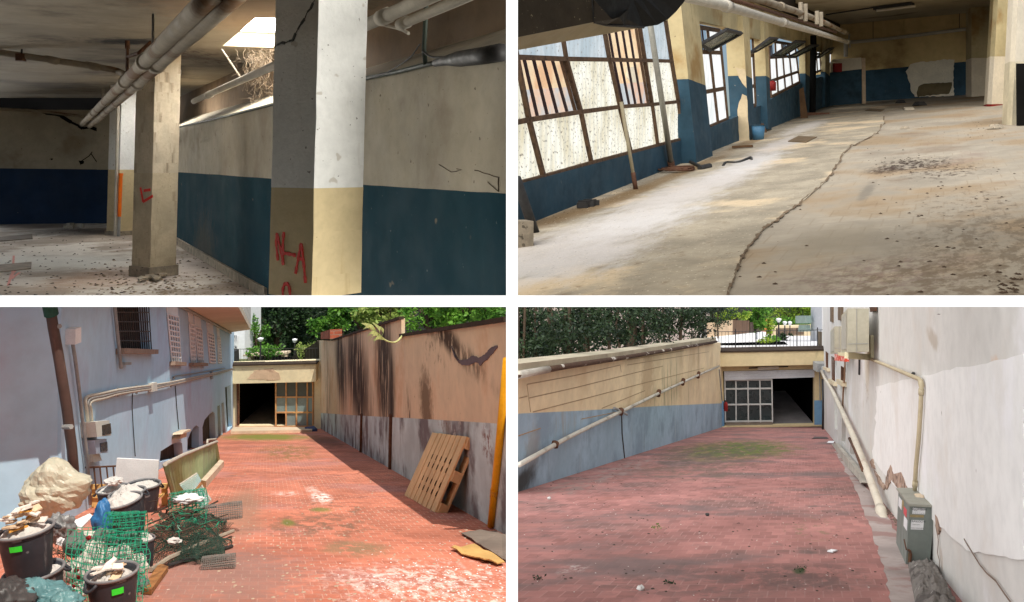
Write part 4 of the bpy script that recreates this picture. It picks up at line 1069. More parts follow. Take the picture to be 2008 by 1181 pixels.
M_rwall = mat('ochre_retaining_render', srgb(220,196,164), .13, .5, .93, .25, 18, second=(srgb(202,164,128), .5, .5, .2),
    streaks=[(srgb(74,52,42), .35, 1.8, .12, .6)], spots=[(srgb(96,70,52), 9, .74, .6)],
    stains_and_light=[stain(RB.st(700,740), (5.5,2.1), srgb(36,25,22), .97, ns=(1.2,.22), th=.35, rag=.8), stain(RB.st(752,720), (2.4,2.4), srgb(30,22,20), .95, ns=(1.6,.3), th=.37, rag=.7),
            stain(RB.st(668,715), (4.0,2.2), srgb(36,26,22), .95, ns=(1.2,.22), th=.36, rag=.7), stain(RB.st(768,770), (.7,1.6), srgb(30,22,20), .95, ns=(3,.2), th=.36),
            stain(RB.st(720,800), (5,1.1), srgb(60,42,34), .8, ns=(1.5,.2), th=.5), stain(RB.st(835,790), (.9,.8), srgb(96,74,52), .85, rag=1.3), stain(RB.st(800,810), (.5,.6), srgb(60,46,36), .85, ns=(3,.5), th=.45),
            stain(RB.st(640,740), (4,3), srgb(64,46,36), .8, ns=(1.2,.15), th=.47), stain(RB.st(860,650), (4.5,.28), srgb(52,36,26), .95, ns=(1.5,.8), th=.4, rag=1.2),
            stain(RB.st(850,690), (1.3,.4), srgb(86,60,44), .8, ns=(3,2), th=.52)])
M_rlow = mat('worn_grey_blue_render', srgb(190,206,208), .2, .7, .93, .25, 18, second=(srgb(112,106,108), .6, .48, .15),
    streaks=[(srgb(104,80,64), .7, 1.4, .35, .55), (srgb(52,44,42), .5, 2.2, .25, .6)],
    stains_and_light=[stain(RB.st(880,850), (1.6,.3), srgb(120,84,70), .9, ns=(3,3), th=.5), stain(RB.st(900,860), (1.2,.5), srgb(206,196,186), .8, ns=(3,2), th=.52, rag=1.4), stain(RB.st(955,870), (.5,.35), srgb(128,92,82), .9, ns=(4,4), th=.46),
            stain(RB.st(690,850), (5,1.2), srgb(72,50,42), .8, ns=(1.2,.3), th=.47), stain(RB.st(760,870), (2,1.0), srgb(90,74,62), .7, ns=(2,.5), th=.48)])
M_blue = mat('pale_blue_house_render', srgb(184,212,232), .06, .4, .92, .1, 14, second=(srgb(176,184,204), .4, .5, .25), streaks=[(srgb(150,160,186), .4, .6, .2, .58)])
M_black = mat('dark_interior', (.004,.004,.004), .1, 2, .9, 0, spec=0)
M_endw = mat('cream_garage_render', srgb(228,214,178), .1, .6, .92, .2, 16, streaks=[(srgb(168,136,104), .5, 1.2, .8, .57)], spots=[(srgb(120,90,70), 5, .72, .6)])
M_conc = mat('pale_concrete_kerb', srgb(206,186,160), .16, 1.4, .95, .3, 30, streaks=[(srgb(128,108,88), .5, 2, 2, .58)])

# ground
mb = MB(); fr = [gs(-700,1420), gs(1100,1420)] if False else None
pts = [(-900,1500),(1004,1500)]
R_ = [(u, 780+2880/RB.d(u)) for u in (1003, 940, 850, 760, 690, 629)]
L_ = [(440, 780+2880/47.6), (170, 1000), (60, 1060), (-900, 1180)]
mb = MB(); q = [gs(u, v) for u, v in [(-500,1420),(1003,1420)]+R_+L_]
mb.prism(q, [p-Vector((0,0,.3)) for p in q], 0, Vector((0,0,1)), suv)
struct(mb.build('ramp', M_sramp))
# retaining wall on the right
bs_ = lambda u: 780+2880/RB.d(u)
ln = [(995,832),(900,826),(800,820),(700,815),(629,810)]
mb = MB()
mb.slab(RB, ln+[(622,668),(652,668),(787,624.5),(787,659),(995,627)], .075, 0, 0)
mb.slab(RB, [(995,bs_(995)),(880,bs_(880)),(760,bs_(760)),(690,bs_(690)),(629,bs_(629))][::-1]+ln[:0] + ln, .075, 0, 1) if False else mb.slab(RB, [(629,bs_(629)),(690,bs_(690)),(760,bs_(760)),(880,bs_(880)),(995,bs_(995))]+ln, .075, 0, 1)
o = tag(mb.build('retaining_wall', [M_rwall, M_rlow]), 'tall stained ochre retaining wall along the right of the sunny ramp', 'wall')
M_cope = mat('mossy_coping', srgb(56,44,34), .3, 3, .95, .3)
mb = MB()
for a, b in (((995,626),(787,658)), ((787,623.5),(652,667))): mb.pbar(RB, a, b, .06, .10, -.05)
mb.build('coping', M_cope, o)
mb = MB(); mb.slab(RB, rough_outline([(886,678),(890,690),(894,700),(900,712),(908,716),(921,716),(931,711),(940,712),(943,718),(948,711),(958,704),(976,682),(977,677),(966,680),(952,695),(940,702),(928,697),(918,704),(904,707),(893,701),(889,690)], .7, 3, 5), .03, .012)
mb.build('render_scar', mat('bare_grey_render', srgb(104,92,96), .15, 1.5, .95, .2), o)
mb = MB()
for u in (709, 767): mb.tube([RB.at(u+2, 812, .02), RB.at(u, bs_(u), .02)], .05, 6)
mb.build('rust_run', M_rust, o)
mb = MB(); mb.slab(RB, [(633,665),(652,665),(652,646),(633,652)], .5, .1); 
tag(mb.build('brick_pier', mat('red_brick_pier', srgb(160,84,60), .25, 2, .95, .4, coord='UV', brick=dict(w=.5,h=.16,m=.02,mc=srgb(150,130,110),k=.8))), 'broken red brick pier on top of the far end of the stained wall', 'pier')
# end wall with the garage door
mb = MB()
wall_holes(mb, EB, [(444,845),(634,843),(634,706),(444,712)], [[(466,835),(616,834.5),(616,748),(466,749)]], .3)
ga = tag(mb.build('garage_wall', M_endw), 'cream end wall of the sunny ramp around a dark open garage', 'wall')
mb = MB(); mb.slab(EB, [(452,748.5),(624,744.5),(624,709),(452,713)], .5, .5); mb.build('lintel_beam', M_endw, ga)
mb = MB(); mb.slab(EB, [(450,713.5),(626,709.5),(626,707.5),(450,711)], .7, .6); mb.build('coping', M_cope, ga)
mb = MB(); mb.slab(EB, rough_outline([(505,723),(540,719),(552,728),(556,740),(520,741),(490,738)], 1.2, 5, 3), .02, .515); mb.build('flaking_paint', mat('flaking_pinkish_paint', srgb(206,178,150), .12, 2, .95, .3, streaks=[(srgb(140,104,88), .7, 2, 3, .52)]), ga)
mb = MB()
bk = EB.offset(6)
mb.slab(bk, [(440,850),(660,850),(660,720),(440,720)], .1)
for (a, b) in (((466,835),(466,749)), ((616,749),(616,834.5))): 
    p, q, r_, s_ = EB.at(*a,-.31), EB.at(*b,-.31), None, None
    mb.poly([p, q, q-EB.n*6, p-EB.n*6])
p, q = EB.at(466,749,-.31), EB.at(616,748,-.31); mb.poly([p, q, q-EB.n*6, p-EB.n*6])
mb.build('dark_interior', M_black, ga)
mb = MB(); a, b = EB.at(466,835,-.3), EB.at(616,834.5,-.3); mb.prism([a, b, b-EB.n*6, a-EB.n*6], [p-Vector((0,0,.1)) for p in (a, b, b-EB.n*6, a-EB.n*6)], 0, Vector((0,0,1)))
struct(mb.build('garage_floor', mat('garage_floor_dirt', srgb(120,104,84), .2, 1)))
dr = thing('garage_door', 'glazed sliding door half closing the sunny garage, one pane missing', 'door', EB.at(540, 835, .1))
M_dglass = mat('dusty_blue_pane', srgb(120,140,140), .14, 1.2, .35, .05, 20, spec=.5, spots=[(srgb(90,100,96), 10, .7, .6)])
M_orf = mat('orange_rust_frame', srgb(196,150,104), .2, 3, .8, .15, streaks=[(srgb(222,180,110), .7, 3, 3, .5)])
us = [541.5, 561.5, 582, 603, 614]; vs = [748, 778.5, 808.5, 836]
for i in range(4):
    for j in range(3):
        if (i, j) == (0, 2): continue
        mb = MB(); mb.slab(EB, [(us[i], vs[j+1]), (us[i+1], vs[j+1]), (us[i+1], vs[j]), (us[i], vs[j])], .02, .02)
        mb.build('pane', M_dglass if j else mat('grey_pane', srgb(84,90,86), .1, 1, .4, .05), dr)
mb = MB()
for u in us: mb.pbar(EB, (u, 836), (u, 748), .07, .05, .02)
for v in vs: mb.pbar(EB, (541.5, v), (614, v), .07, .05, .022)
mb.build('frame', M_orf, dr)
mb = MB(); mb.tube([EB.at(468.5, 833, .1), EB.at(467.5, 752, .1)], .07, 8); tag(mb.build('rusty_post', M_rust), 'rusty post at the left jamb of the sunny garage', 'post')
mb = MB(); q = [gs(452,851.5,.12), gs(612,848,.12), gs(612,842,.12), gs(458,842,.12)]; mb.prism(q, [p-Vector((0,0,.2)) for p in q], 0, Vector((0,0,1)))
tag(mb.build('threshold', M_conc), 'pale concrete threshold in front of the sunny garage', 'threshold')
mb = MB(); mb.box(gs(610,846,.1), .22, .3, .06, 0, Matrix.Rotation(.5,3,'Z')); tag(mb.build('blue_scrap', mat('blue_plastic_scrap', srgb(56,70,104), .2, 5)), 'blue plastic scrap in the shade by the garage door', 'scrap')

# ---- the pale blue house on the left
ho = thing('blue_house', 'long pale blue house with barred windows and arched cellar openings', 'house', LB.at(300, 900))
W1 = [(222,594),(288,594),(294,688),(230,687)]; W2 = [(326,616),(347,622),(352,712),(335,711)]; W3 = [(369,634),(378,637),(382,713),(373,713)]
W4 = [(381,641),(393,646),(397,713),(387,712)]; W5 = [(405,651),(417,656),(421,712),(410,711)]; W6 = [(425,661),(430,663),(433,712),(427,711)]
A0 = [(313,906),(315,885),(336,872),(352,866),(357,869),(359,896)]; A1 = [(367,884),(368,862),(374,848),(380,838),(385,834),(390,838),(390,880)]
A2 = [(398,872),(397,838),(401,824),(410,813),(417,807),(421,810),(423,866)]
D1 = [(426,797),(431,794),(434,858),(428,864)]; D2 = [(434,791),(439,789),(443,851),(437,857)]; D3 = [(441,760),(452,755),(455,836),(446,847)]
outl = [(120,1040),(120,575),(360,575),(459,600),(459,842),(440,862),(300,945),(200,1000)]
mb = MB(); wall_holes(mb, LB, outl, [W1,W2,W3,W4,W5,W6,A0,A1,A2,D1,D2,D3], .25)
mb.build('wall', M_blue, ho)
LF = Vert((121, LB.d(121)), (-200, 10.4))
mb = MB(); mb.slab(LF, [(-200,1120),(119,1090),(119,592),(-200,592)], .2); mb.build('side_wall', M_blue, ho)
M_wd = mat('dark_wood_shutter', srgb(48,40,32), .3, 2, .8, .2, streaks=[(srgb(80,72,48), .6, 6, .6, .52)])
def rec(hole, m, d=.18):
    mb = MB(); c = (sum(p[0] for p in hole)/len(hole), sum(p[1] for p in hole)/len(hole))
    mb.slab(LB, [(c[0]+(u-c[0])*1.15, c[1]+(v-c[1])*1.06) for u, v in hole], .03, -d); return mb
def lwin(hole, m, nx, ny, barm, r, sill=True):
    w = rec(hole, m).build('window', m, ho); mb = MB()
    bl, br, tr, tl = hole[3], hole[2], hole[1], hole[0]
    for i in range(nx+1):
        t = i/nx; mb.tube([LB.at(*lerp2(tl, tr, t), .03), LB.at(*lerp2(bl, br, t), .03)], r, 5)
    for j in range(ny+1):
        t = j/ny; mb.tube([LB.at(*lerp2(tl, bl, t), .03), LB.at(*lerp2(tr, br, t), .03)], r, 5)
    mb.build('bars', barm, w)
    if sill:
        mb = MB(); mb.pbar(LB, (bl[0]-3, bl[1]+2), (br[0]+3, br[1]+2.5), .09, .14, 0); mb.build('sill', mat('stone_sill', srgb(150,128,112), .2, 4), w)
M_wdark = mat('dark_window_glass', (.02,.02,.022), .2, 3, .2, 0, spec=.5)
M_wgrey = mat('grey_blue_glass', srgb(50,54,64), .2, 3, .3, 0)
M_bwhite = mat('white_bars', (.8,.8,.8), .05, 5)
lwin(W1, mat('brown_shutter_slats', srgb(48,36,34), .3, 1, .7, .1, streaks=[(srgb(90,70,62), .7, 9, .3, .5)]), 15, 5, M_darkmetal, .012)
lwin(W2, M_wgrey, 4, 9, M_bwhite, .022); lwin(W3, M_wgrey, 3, 9, M_bwhite, .024); lwin(W4, M_wgrey, 3, 9, M_bwhite, .026)
lwin(W5, M_wgrey, 3, 9, M_bwhite, .028, False); lwin(W6, M_wgrey, 2, 9, M_bwhite, .03, False)
for h in (W2, W3, W4, W5, W6):                         # white panels over the windows
    mb = MB(); tl, tr = h[0], h[1]; mb.slab(LB, [(tl[0],tl[1]-2),(tr[0],tr[1]-2),(tr[0]-1.5,tr[1]-22),(tl[0]-1.5,tl[1]-22)], .02, .03); mb.build('shutter_box', M_bwhite, ho)
for h in (A0, A1, A2, D1, D2): rec(h, M_wd, .22).build('cellar_opening', M_wd, ho)
rec(D3, M_wd).build('door', mat('dark_green_door', srgb(34,48,36), .25, 2, .6, .1), ho)
# eave over the near part, unseen and shaped to shade the walls, and the balcony
mb = MB(); a, b = LB.at(100, 586), LB.at(362, 586); n = LB.n
EO = .42
mb.prism([a, b, b+n*EO+Vector((0,0,.0)), a+n*EO], [p+Vector((0,0,.12)) for p in (a, b, b+n*EO, a+n*EO)]); mb.build('shade_eave', M_blue, ho)
mb = MB(); a, b = LF.at(-200, 581), LF.at(124, 581); mb.prism([a, b, b+LF.n*1.0, a+LF.n*1.0], [p+Vector((0,0,.02)) for p in (a, b, b+LF.n*1.0, a+LF.n*1.0)]); mb.build('shade_eave', M_blue, ho)
mb = MB(); q = [LB.at(345, 596), LB.at(452, 652), P(491, 646.5, 44), P(464, 596, 25)]
mb.prism(q, [p+Vector((0,0,.22)) for p in q], 0, Vector((0,0,-1))); bal = mb.build('balcony', mat('cream_soffit', srgb(206,192,170), .08, .5), ho)
mb = MB()
for i in range(14):
    p = q[3].lerp(q[2], i/13)+Vector((0,0,.2)); mb.tube([p, p+Vector((0,0,1.1))], .02, 5)
mb.tube([q[3]+Vector((0,0,1.3)), q[2]+Vector((0,0,1.3))], .03, 6); mb.build('railing', M_grey, bal)
mb = MB(); mb.tube([LB.at(345,598,.06), LB.at(450,653.5,.06)], .05, 8); mb.build('gutter_pipe', M_grey, ho)
# pipes and boxes on the house
def lp(u, v, off=.06): return LB.at(u, v, off)
o = thing('drainpipe', 'thick brown drainpipe leaning down the corner of the blue house', 'pipe', lp(148, 990))
mb = MB(); mb.tube([LB.at(122,560,.12), LB.at(122,605,.12)] if False else [P(97,594,10.9), P(104,640,10.95), P(115,700,11), P(131,800,11.1), P(141,880,11.2), P(150,985,11.3)], .062, 12)
mb.build('pipe_run', mat('brown_enamel', srgb(84,66,60), .2, 2, .5, .05, streaks=[(srgb(140,112,96), .6, 5, 1, .6)]), o, True)
mb = MB(); mb.tube([P(96,594,10.85), P(101,618,10.9)], .08, 10); mb.build('green_joint', mat('verdigris', srgb(44,84,72), .2, 4), o)
for (u, v) in ((131,837),(108,640)): 
    mb = MB(); mb.tube([P(u-6,v+.5,11.05), P(u+9,v,10.95)], .03, 6); mb.build('bracket', M_grey, o)
o = thing('conduit', 'thin grey conduit with a small white box on top beside the brown drainpipe', 'conduit', lp(166, 930))
mb = MB(); mb.tube([lp(131,665), lp(137,700), lp(145,760), lp(153,830), lp(160,880), lp(168,990)], .024, 8); mb.build('tube', M_grey, o, True)
mb = MB(); mb.box(lp(130,659,.08), .07, .08, .1); mb.build('box', M_bwhite, o)
def lbox(name, label, tl, br, depth, m, win_=None):
    o = thing(name, label, 'meter box', lp(tl[0], br[1])); e = 2.0
    mb = MB(); mb.slab(LB, [(tl[0]+e, br[1]),(br[0]+e, br[1]-3),(br[0]-e, tl[1]-3),(tl[0]-e, tl[1])], depth, depth); mb.build('case', m, o)
    if win_: mb = MB(); mb.slab(LB, win_, .02, depth+.012); mb.build('display', M_wdark if 'upper' in label else M_wgrey, o)
    return o
M_box = mat('cream_meter_plastic', srgb(216,216,206), .04, 4, .5, .02)
lbox('meter_box', 'upper cream meter box with a dark window on the blue house', (158,829), (188,859), .2, M_box, [(171,856),(189,852),(187,832),(170,836)])
lbox('meter_box', 'lower grey meter box hanging under the cream one', (163,865), (188,892), .16, mat('grey_meter_plastic', srgb(176,186,204), .05, 4, .4, .02), [(173,888),(187,885),(186,868),(172,871)])
mb = MB(); mb.slab(LB, [(168,908),(186,904),(180,888),(165,890)], .1, .1); tag(mb.build('cable_gland', M_box), 'pale cable gland box under the lower meter box', 'box')
for k, dx in enumerate((0, 5.2, 10.4)):
    mb = MB()
    mb.tube(arc([lp(163+dx*.8,826), lp(160.5+dx*.85,805), lp(158+dx*.85,788+dx*.5), lp(160+dx,780.5+dx*.75), lp(168+dx,776.5+dx*.85), lp(190+dx*.6,772.5+dx*1.2-.6*dx*.5), lp(224,765.5+dx*.78), lp(262,760+dx*.72), lp(293,756+dx*.65), lp(330,750+dx*.5), lp(380,739.5+dx*.36), lp(420,731+dx*.28), lp(455,722.5+dx*.2)], 4), .024+.004*0, 8)
    tag(mb.build('wall_conduit', M_grey if k == 1 else M_pipew, None, True), ('upper', 'middle', 'lower')[k]+' of three bent conduits running along the blue house wall', 'conduit', 'conduits along the blue house')
mb = MB(); mb.slab(LB, [(289,769),(297,767),(296,750),(288.5,752)], .1, .12); tag(mb.build('junction_box', M_box), 'small cream junction box on the three wall conduits', 'box')
for (u, v) in ((224,769),(261,764),(330,752),(413,735)):
    mb = MB(); mb.slab(LB, [(u-1.2,v+9),(u+1.2,v+8.6),(u+1,v-8),(u-1.2,v-7.6)], .02, .07); tag(mb.build('pipe_clip', M_grey), None, None) ; mb = None
    o_ = COLL[CUR].objects[-1]; tag(o_, 'pipe clip at %s of the three wall conduits' % {224:'the bent end', 261:'the cable drop', 330:'the middle', 413:'the far end'}[u], 'clip')
mb = MB(); mb.tube(arc([lp(340,743,.03), lp(341,738,.03), lp(380,732,.03), lp(440,722,.03)], 3), .016, 6); tag(mb.build('thin_conduit', M_grey), 'thin conduit above the three wall conduits', 'conduit')
mb = MB(); mb.tube([lp(257.5,772,.02), lp(257,800,.02), lp(259,840,.02), lp(263,895,.02)], .009, 5); tag(mb.build('hanging_cable', M_darkmetal), 'thin cable dropping to the white board', 'cable')
mb = MB(); mb.tube([lp(342,757,.02), lp(345,800,.02), lp(349,842,.02)], .012, 5); tag(mb.build('hanging_cable', M_darkmetal), 'thin cable dropping to the stone corbel', 'cable')
mb = MB(); mb.slab(LB, [(337,862),(350,858),(350,849),(339,853)], .2, .2); mb.slab(LB, [(336,853),(354,847),(354,843),(338,849)], .24, .26); tag(mb.build('corbel', M_conc), 'small carved stone corbel above the first cellar opening', 'corbel')
mb = MB(); mb.tube([lp(216.5,594), lp(222,650), lp(230,722)], .03, 8); mb.slab(LB, [(232,716),(246,716),(246,711),(232,711)], .08, .1); tag(mb.build('vent_pipe', M_grey), 'grey vent pipe with a small flap beside the largest barred window', 'pipe')
# ---- railing with the weathered green reed screen, kerb, pit rail
GP = Vert((330, 12.9), (432, 23.0))
sc = thing('railing', 'railing clad with weathered green corrugated sheet beside the pit', 'railing', GP.at(400, 940))
M_reed = mat('weathered_green_sheet', srgb(158,176,132), .2, .8, .85, .2, 20, streaks=[(srgb(150,156,128), .8, 3.2, .2, .48), (srgb(124,82,48), .85, 1.6, .15, .6), (srgb(64,72,50), .7, 5, .2, .58)])
mb = MB(); n = 70; tp = [(321,912),(355,895),(390,881),(420,869),(424,868)]; bt = [(345,990),(362,985),(390,962),(425,930),(432,912)]
def along(pl, t):
    t *= len(pl)-1; i = min(int(t), len(pl)-2); return lerp2(pl[i], pl[i+1], t-i)
fr = [[GP.at(*along(pl, i/n), .03*math.sin(i*2.2)) for i in range(n+1)] for pl in (tp, bt)]
for i in range(n):
    mb.poly([fr[1][i], fr[1][i+1], fr[0][i+1], fr[0][i]], 0, None, GP.n); mb.poly([p-GP.n*.015 for p in (fr[0][i], fr[0][i+1], fr[1][i+1], fr[1][i])], 0)
mb.build('sheet_cladding', M_reed, sc)
mb = MB(); mb.tube([GP.at(u, v-1.5, .02) for u, v in tp], .03, 8); mb.tube([GP.at(406,870), GP.at(407,863), GP.at(423,861), GP.at(424,868)], .022, 6); mb.build('top_rail', M_pipew, sc)
mb = MB(); q = [gs(394,956,.13), gs(404,958,.13), gs(439,915,.13), gs(431,912,.13)]; mb.prism(q, [p-Vector((0,0,.25)) for p in q], 0, Vector((0,0,1)))
tag(mb.build('kerb', M_conc), 'pale concrete kerb end under the green railing', 'kerb')
pr = thing('pit_rail', 'thin rusty railing round the pit behind the rubble buckets', 'railing', P(200, 960, 12.9))
mb = MB(); mb.tube([P(168,917,12.9), P(232,914,13.6), P(262,925,13.6)], .014, 6); mb.build('top_rail', M_rust, pr)
for u in (187, 199, 212, 225):
    mb = MB(); mb.tube([P(u-3,915.8,13.1), P(u+2,965,13.1)], .011, 6); mb.build('baluster', M_rust, pr)
# ---- terrace, far house, trees behind
mb = MB(); q = [P(430,712.5,47.9), P(660,708,47.9), P(700,699,75), P(400,699,75)]; mb.prism(q, [p-Vector((0,0,.4)) for p in q], 0, Vector((0,0,1)))
struct(mb.build('garden_ground', mat('garden_soil', srgb(92,96,56), .3, .6)))
FHp = Vert((448, 62), (482, 62))
fh = thing('white_house', 'small white house with a lattice window beyond the garage roof', 'house', FHp.at(465, 705))
mb = MB(); mb.slab(FHp, [(440,712),(480,712),(480,560),(440,560)], 4, 0); mb.build('wall', M_bwhite, fh)
mb = MB(); mb.slab(FHp, [(453,684),(464,684),(464,658),(453,658)], .04, .02); w = mb.build('window', M_wgrey, fh)
mb = MB()
for i in range(-4, 6): 
    mb.pbar(FHp, (453+max(0,i*3), 658-min(0,i*3)*1.4), (min(464,453+i*3+18), 684), .03, .03, .04); 
mb.build('lattice', M_bwhite, w)
mb = MB(); mb.slab(Vert((450,50),(470,50)), [(451,714),(461,714),(460,690),(451,690)], .8, 0); tag(mb.build('dark_box', M_darkmetal), 'dark cabinet at the left end of the garage roof', 'cabinet')
ra = thing('roof_railing', 'thin iron railing along the edge of the sunny garage roof', 'railing', P(540, 711, 48))
mb = MB()
for i in range(27):
    u = 460+i*6.1; mb.tube([P(u, 711, 48), P(u, 685, 48)], .009, 4)
mb.build('balusters', M_darkmetal, ra); mb = MB(); mb.tube([P(458,685,48), P(625,683,48)], .014, 6); mb.build('handrail', M_darkmetal, ra)
gw = thing('garden_wall', 'low garden wall of white piers with dark recesses behind the roof railing', 'wall', P(520, 708, 60))
GW = Vert((480,58),(562,57))
mb = MB(); mb.slab(GW, [(480,698),(560,695),(560,691),(480,695)], .8, .2)
for u in (491, 523, 556): mb.slab(GW, [(u-3,712),(u+3,712),(u+3,694),(u-3,694)], .5, .1)
mb.build('piers', M_conc, gw); mb = MB(); mb.slab(GW, [(480,712),(560,712),(560,697),(480,698)], .1, -.3); mb.build('recess', M_wd, gw)
def lampost(label, u, vb, vt, d):
    o = thing('street_lamp', label, 'lamp', P(u, vb, d)); mb = MB(); mb.tube([P(u, vb, d), P(u, vt+8, d)], .05, 8); mb.build('post', M_darkmetal, o)
    mb = MB(); h = 8/F*d; mb.lathe(P(u, vt+8, d), [(.08,0),(.17,h*.55),(.18,h*.8),(.05,h),(.001,h)], 10); mb.build('lantern', M_bwhite, o)
lampost('white topped garden lamp standing right of the far white house', 511, 712, 662, 54)
lampost('small garden lamp in front of the dark trees over the garage', 578, 705, 664, 62)
mb = MB(); mb.slab(Vert((590,52),(610,52)), [(589,708),(607,707.5),(607,699),(589,699.5)], .4, 0); tag(mb.build('white_planter', M_bwhite), 'small white box on the garage roof by the wall', 'box')
EW2 = Vert((585, 50), (626, 48.6))
mb = MB(); mb.slab(EW2, [(572,712),(624,709),(624,668),(596,686),(572,700)], .2, 0)
tag(mb.build('side_screen', mat('dark_plank_screen', srgb(60,52,40), .3, 1, .9, .2, streaks=[(srgb(96,84,60), .6, 5, .3, .5)])), 'dark plank screen on the garage roof beside the stained wall', 'screen')
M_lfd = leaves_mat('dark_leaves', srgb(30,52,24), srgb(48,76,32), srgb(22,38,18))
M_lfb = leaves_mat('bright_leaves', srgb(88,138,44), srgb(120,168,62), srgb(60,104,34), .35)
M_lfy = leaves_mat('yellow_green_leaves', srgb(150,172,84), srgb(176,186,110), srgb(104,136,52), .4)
M_bark = mat('bark', srgb(74,60,46), .3, 4, .95, .5, 30)
def tree(name, label, c, rx, ry, rz, n, size, m, seed, trunk_z, cat='tree', group=None, clumps=16):
    r = random.Random(seed); o = thing(name, label, cat, Vector((c.x, c.y, trunk_z)), group)
    mb = MB(); crown(mb, c, rx, ry, rz, n, size, r, clumps); mb.build('crown' if cat == 'tree' else 'foliage', m, o)
    mb = MB(); mb.tube([Vector((c.x, c.y, trunk_z)), Vector((c.x+.1, c.y, (trunk_z+c.z)/2)), c], [.22*rx/3+.04, .18*rx/3+.03, .05], 7)
    for k in range(4):
        a = r.uniform(0, 6.28); mb.tube([Vector((c.x, c.y, (trunk_z+c.z)/2)), c+Vector((math.cos(a)*rx*.5, math.sin(a)*ry*.5, rz*.2))], [.08*rx/3+.02, .02], 5)
    mb.build('trunk' if cat == 'tree' else 'stem', M_bark, o); return o
tree('dark_tree', 'leftmost of the big dark trees beyond the sunny garage', P(540,630,72), 3.2, 2.5, 3.4, 5200, .32, M_lfd, 1, P(0,712,72).z, group='trees beyond the sunny garage')
tree('dark_tree', 'middle one of the big dark trees, right behind the garage roof', P(610,625,76), 3.0, 2.5, 3.6, 4600, .32, M_lfd, 2, P(0,712,76).z, group='trees beyond the sunny garage')
tree('dark_tree', 'rightmost of the big dark trees, rising behind the stained wall', P(668,612,70), 2.6, 2.4, 2.6, 3600, .3, M_lfd, 3, P(0,712,70).z, group='trees beyond the sunny garage')
tree('green_tree', 'rounder mid green tree right of the far white house', P(500,655,64), 1.0, 1.0, 1.5, 1500, .22, M_lfb, 4, P(0,705,64).z)
tree('shrub', 'low green shrub on the garage roof by the garden lamp', P(520,690,56), 1.1, .8, .5, 900, .2, M_lfb, 5, P(0,705,56).z, 'shrub')
tree('shrub', 'thin shrub drooping over the plank screen on the garage roof', P(603,688,50), .7, .5, .6, 500, .2, M_lfy, 55, P(0,705,50).z, 'shrub')
mb = MB(); q = [P(300,700,92), P(800,700,92), P(800,420,92), P(300,420,92)]; r = random.Random(77)
for k in range(6500): leaf(mb, P(r.uniform(420,720), r.uniform(540,712), 84+r.uniform(-3,5)), r.uniform(.4,.7), r)
tag(mb.build('far_wood', M_lfd), None, None, None, 'stuff')
labels = ['first from the viewer of the bright bushes over the stained wall', 'second from the viewer of the bright bushes over the stained wall, large leaved', 'third of the bright bushes over the wall, behind the drooping reed', 'fourth of the bright bushes over the wall, finely leaved', 'fifth of the bright bushes over the wall, left of the reed', 'farthest of the bright bushes over the wall, above the brick pier']
for k, (u, v, dd, rx, rz, nn, sz, m) in enumerate(((975,600,12.3,.42,.24,900,.085,M_lfb), (900,606,14.2,.5,.34,1200,.10,M_lfb), (835,618,16.2,.5,.40,1200,.10,M_lfb),
        (765,610,20.8,.75,.32,1300,.13,M_lfy), (705,620,26,.9,.42,1400,.14,M_lfb), (655,632,33,.9,.5,1100,.16,M_lfb))):
    d2 = RB.offset(1.7).d(min(u, 960)); rx, rz, sz = rx*d2/dd, rz*d2/dd, sz*d2/dd; u = min(u, 940); dd = d2
    tree('bush', labels[k], P(u, v, dd), rx, .7, rz, nn, sz, m, 30+k, P(u, v+50, dd).z, 'bush', 'bushes over the stained wall', 12)
for k, (u, v, dd, rx, rz) in enumerate(((940,592,14.5,.9,.4), (860,600,18,1.0,.45), (790,600,24,1.2,.5))):
    d2 = RB.offset(3.0).d(min(u, 930)); rx, rz, dd, u = rx*d2/dd, rz*d2/dd, d2, min(u, 925)
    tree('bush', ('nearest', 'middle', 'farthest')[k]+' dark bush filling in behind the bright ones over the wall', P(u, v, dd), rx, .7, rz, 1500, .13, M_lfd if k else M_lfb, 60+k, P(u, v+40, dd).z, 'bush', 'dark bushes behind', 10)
# the drooping reed
o = thing('reed', 'long pale reed drooping over the top of the stained wall', 'plant', P(790, 660, 18.2))
mb = MB(); st = arc([P(792,655,18.6), P(778,670,18.2), P(765,671,18.0), P(752,665,17.9), P(738,653,17.9), P(728,643,18)], 4); mb.tube(st, [.022-.0006*i for i in range(len(st))], 6); mb.build('stem', mat('reed_stem', srgb(190,190,130), .1, 8), o)
mb = MB()
for (a, b, c) in (((752,664),(735,655),(722,672)), ((750,663),(738,664),(731,676)), ((745,658),(730,652),(720,660)), ((738,652),(728,640),(708,634)), ((733,648),(722,640),(712,646)), ((748,660),(752,650),(744,640)), ((742,656),(745,646),(730,632)), ((755,666),(742,662),(730,668))):
    p = arc([P(*a,17.9), P(*b,17.75), P(*c,17.9)], 5)
    for i in range(len(p)-1):
        w0 = .035*math.sin(math.pi*(i/(len(p)-1))*.9+.25); w1 = .035*math.sin(math.pi*((i+1)/(len(p)-1))*.9+.25); y = Vector((0,.01,.6))
        z = Vector((.3,0,1)).normalized(); mb.poly([p[i]-z*w0, p[i+1]-z*w1, p[i+1]+z*w1, p[i]+z*w0])
mb.build('leaves', mat('reed_leaf', srgb(196,204,130), .15, 6, .6, 0), o)
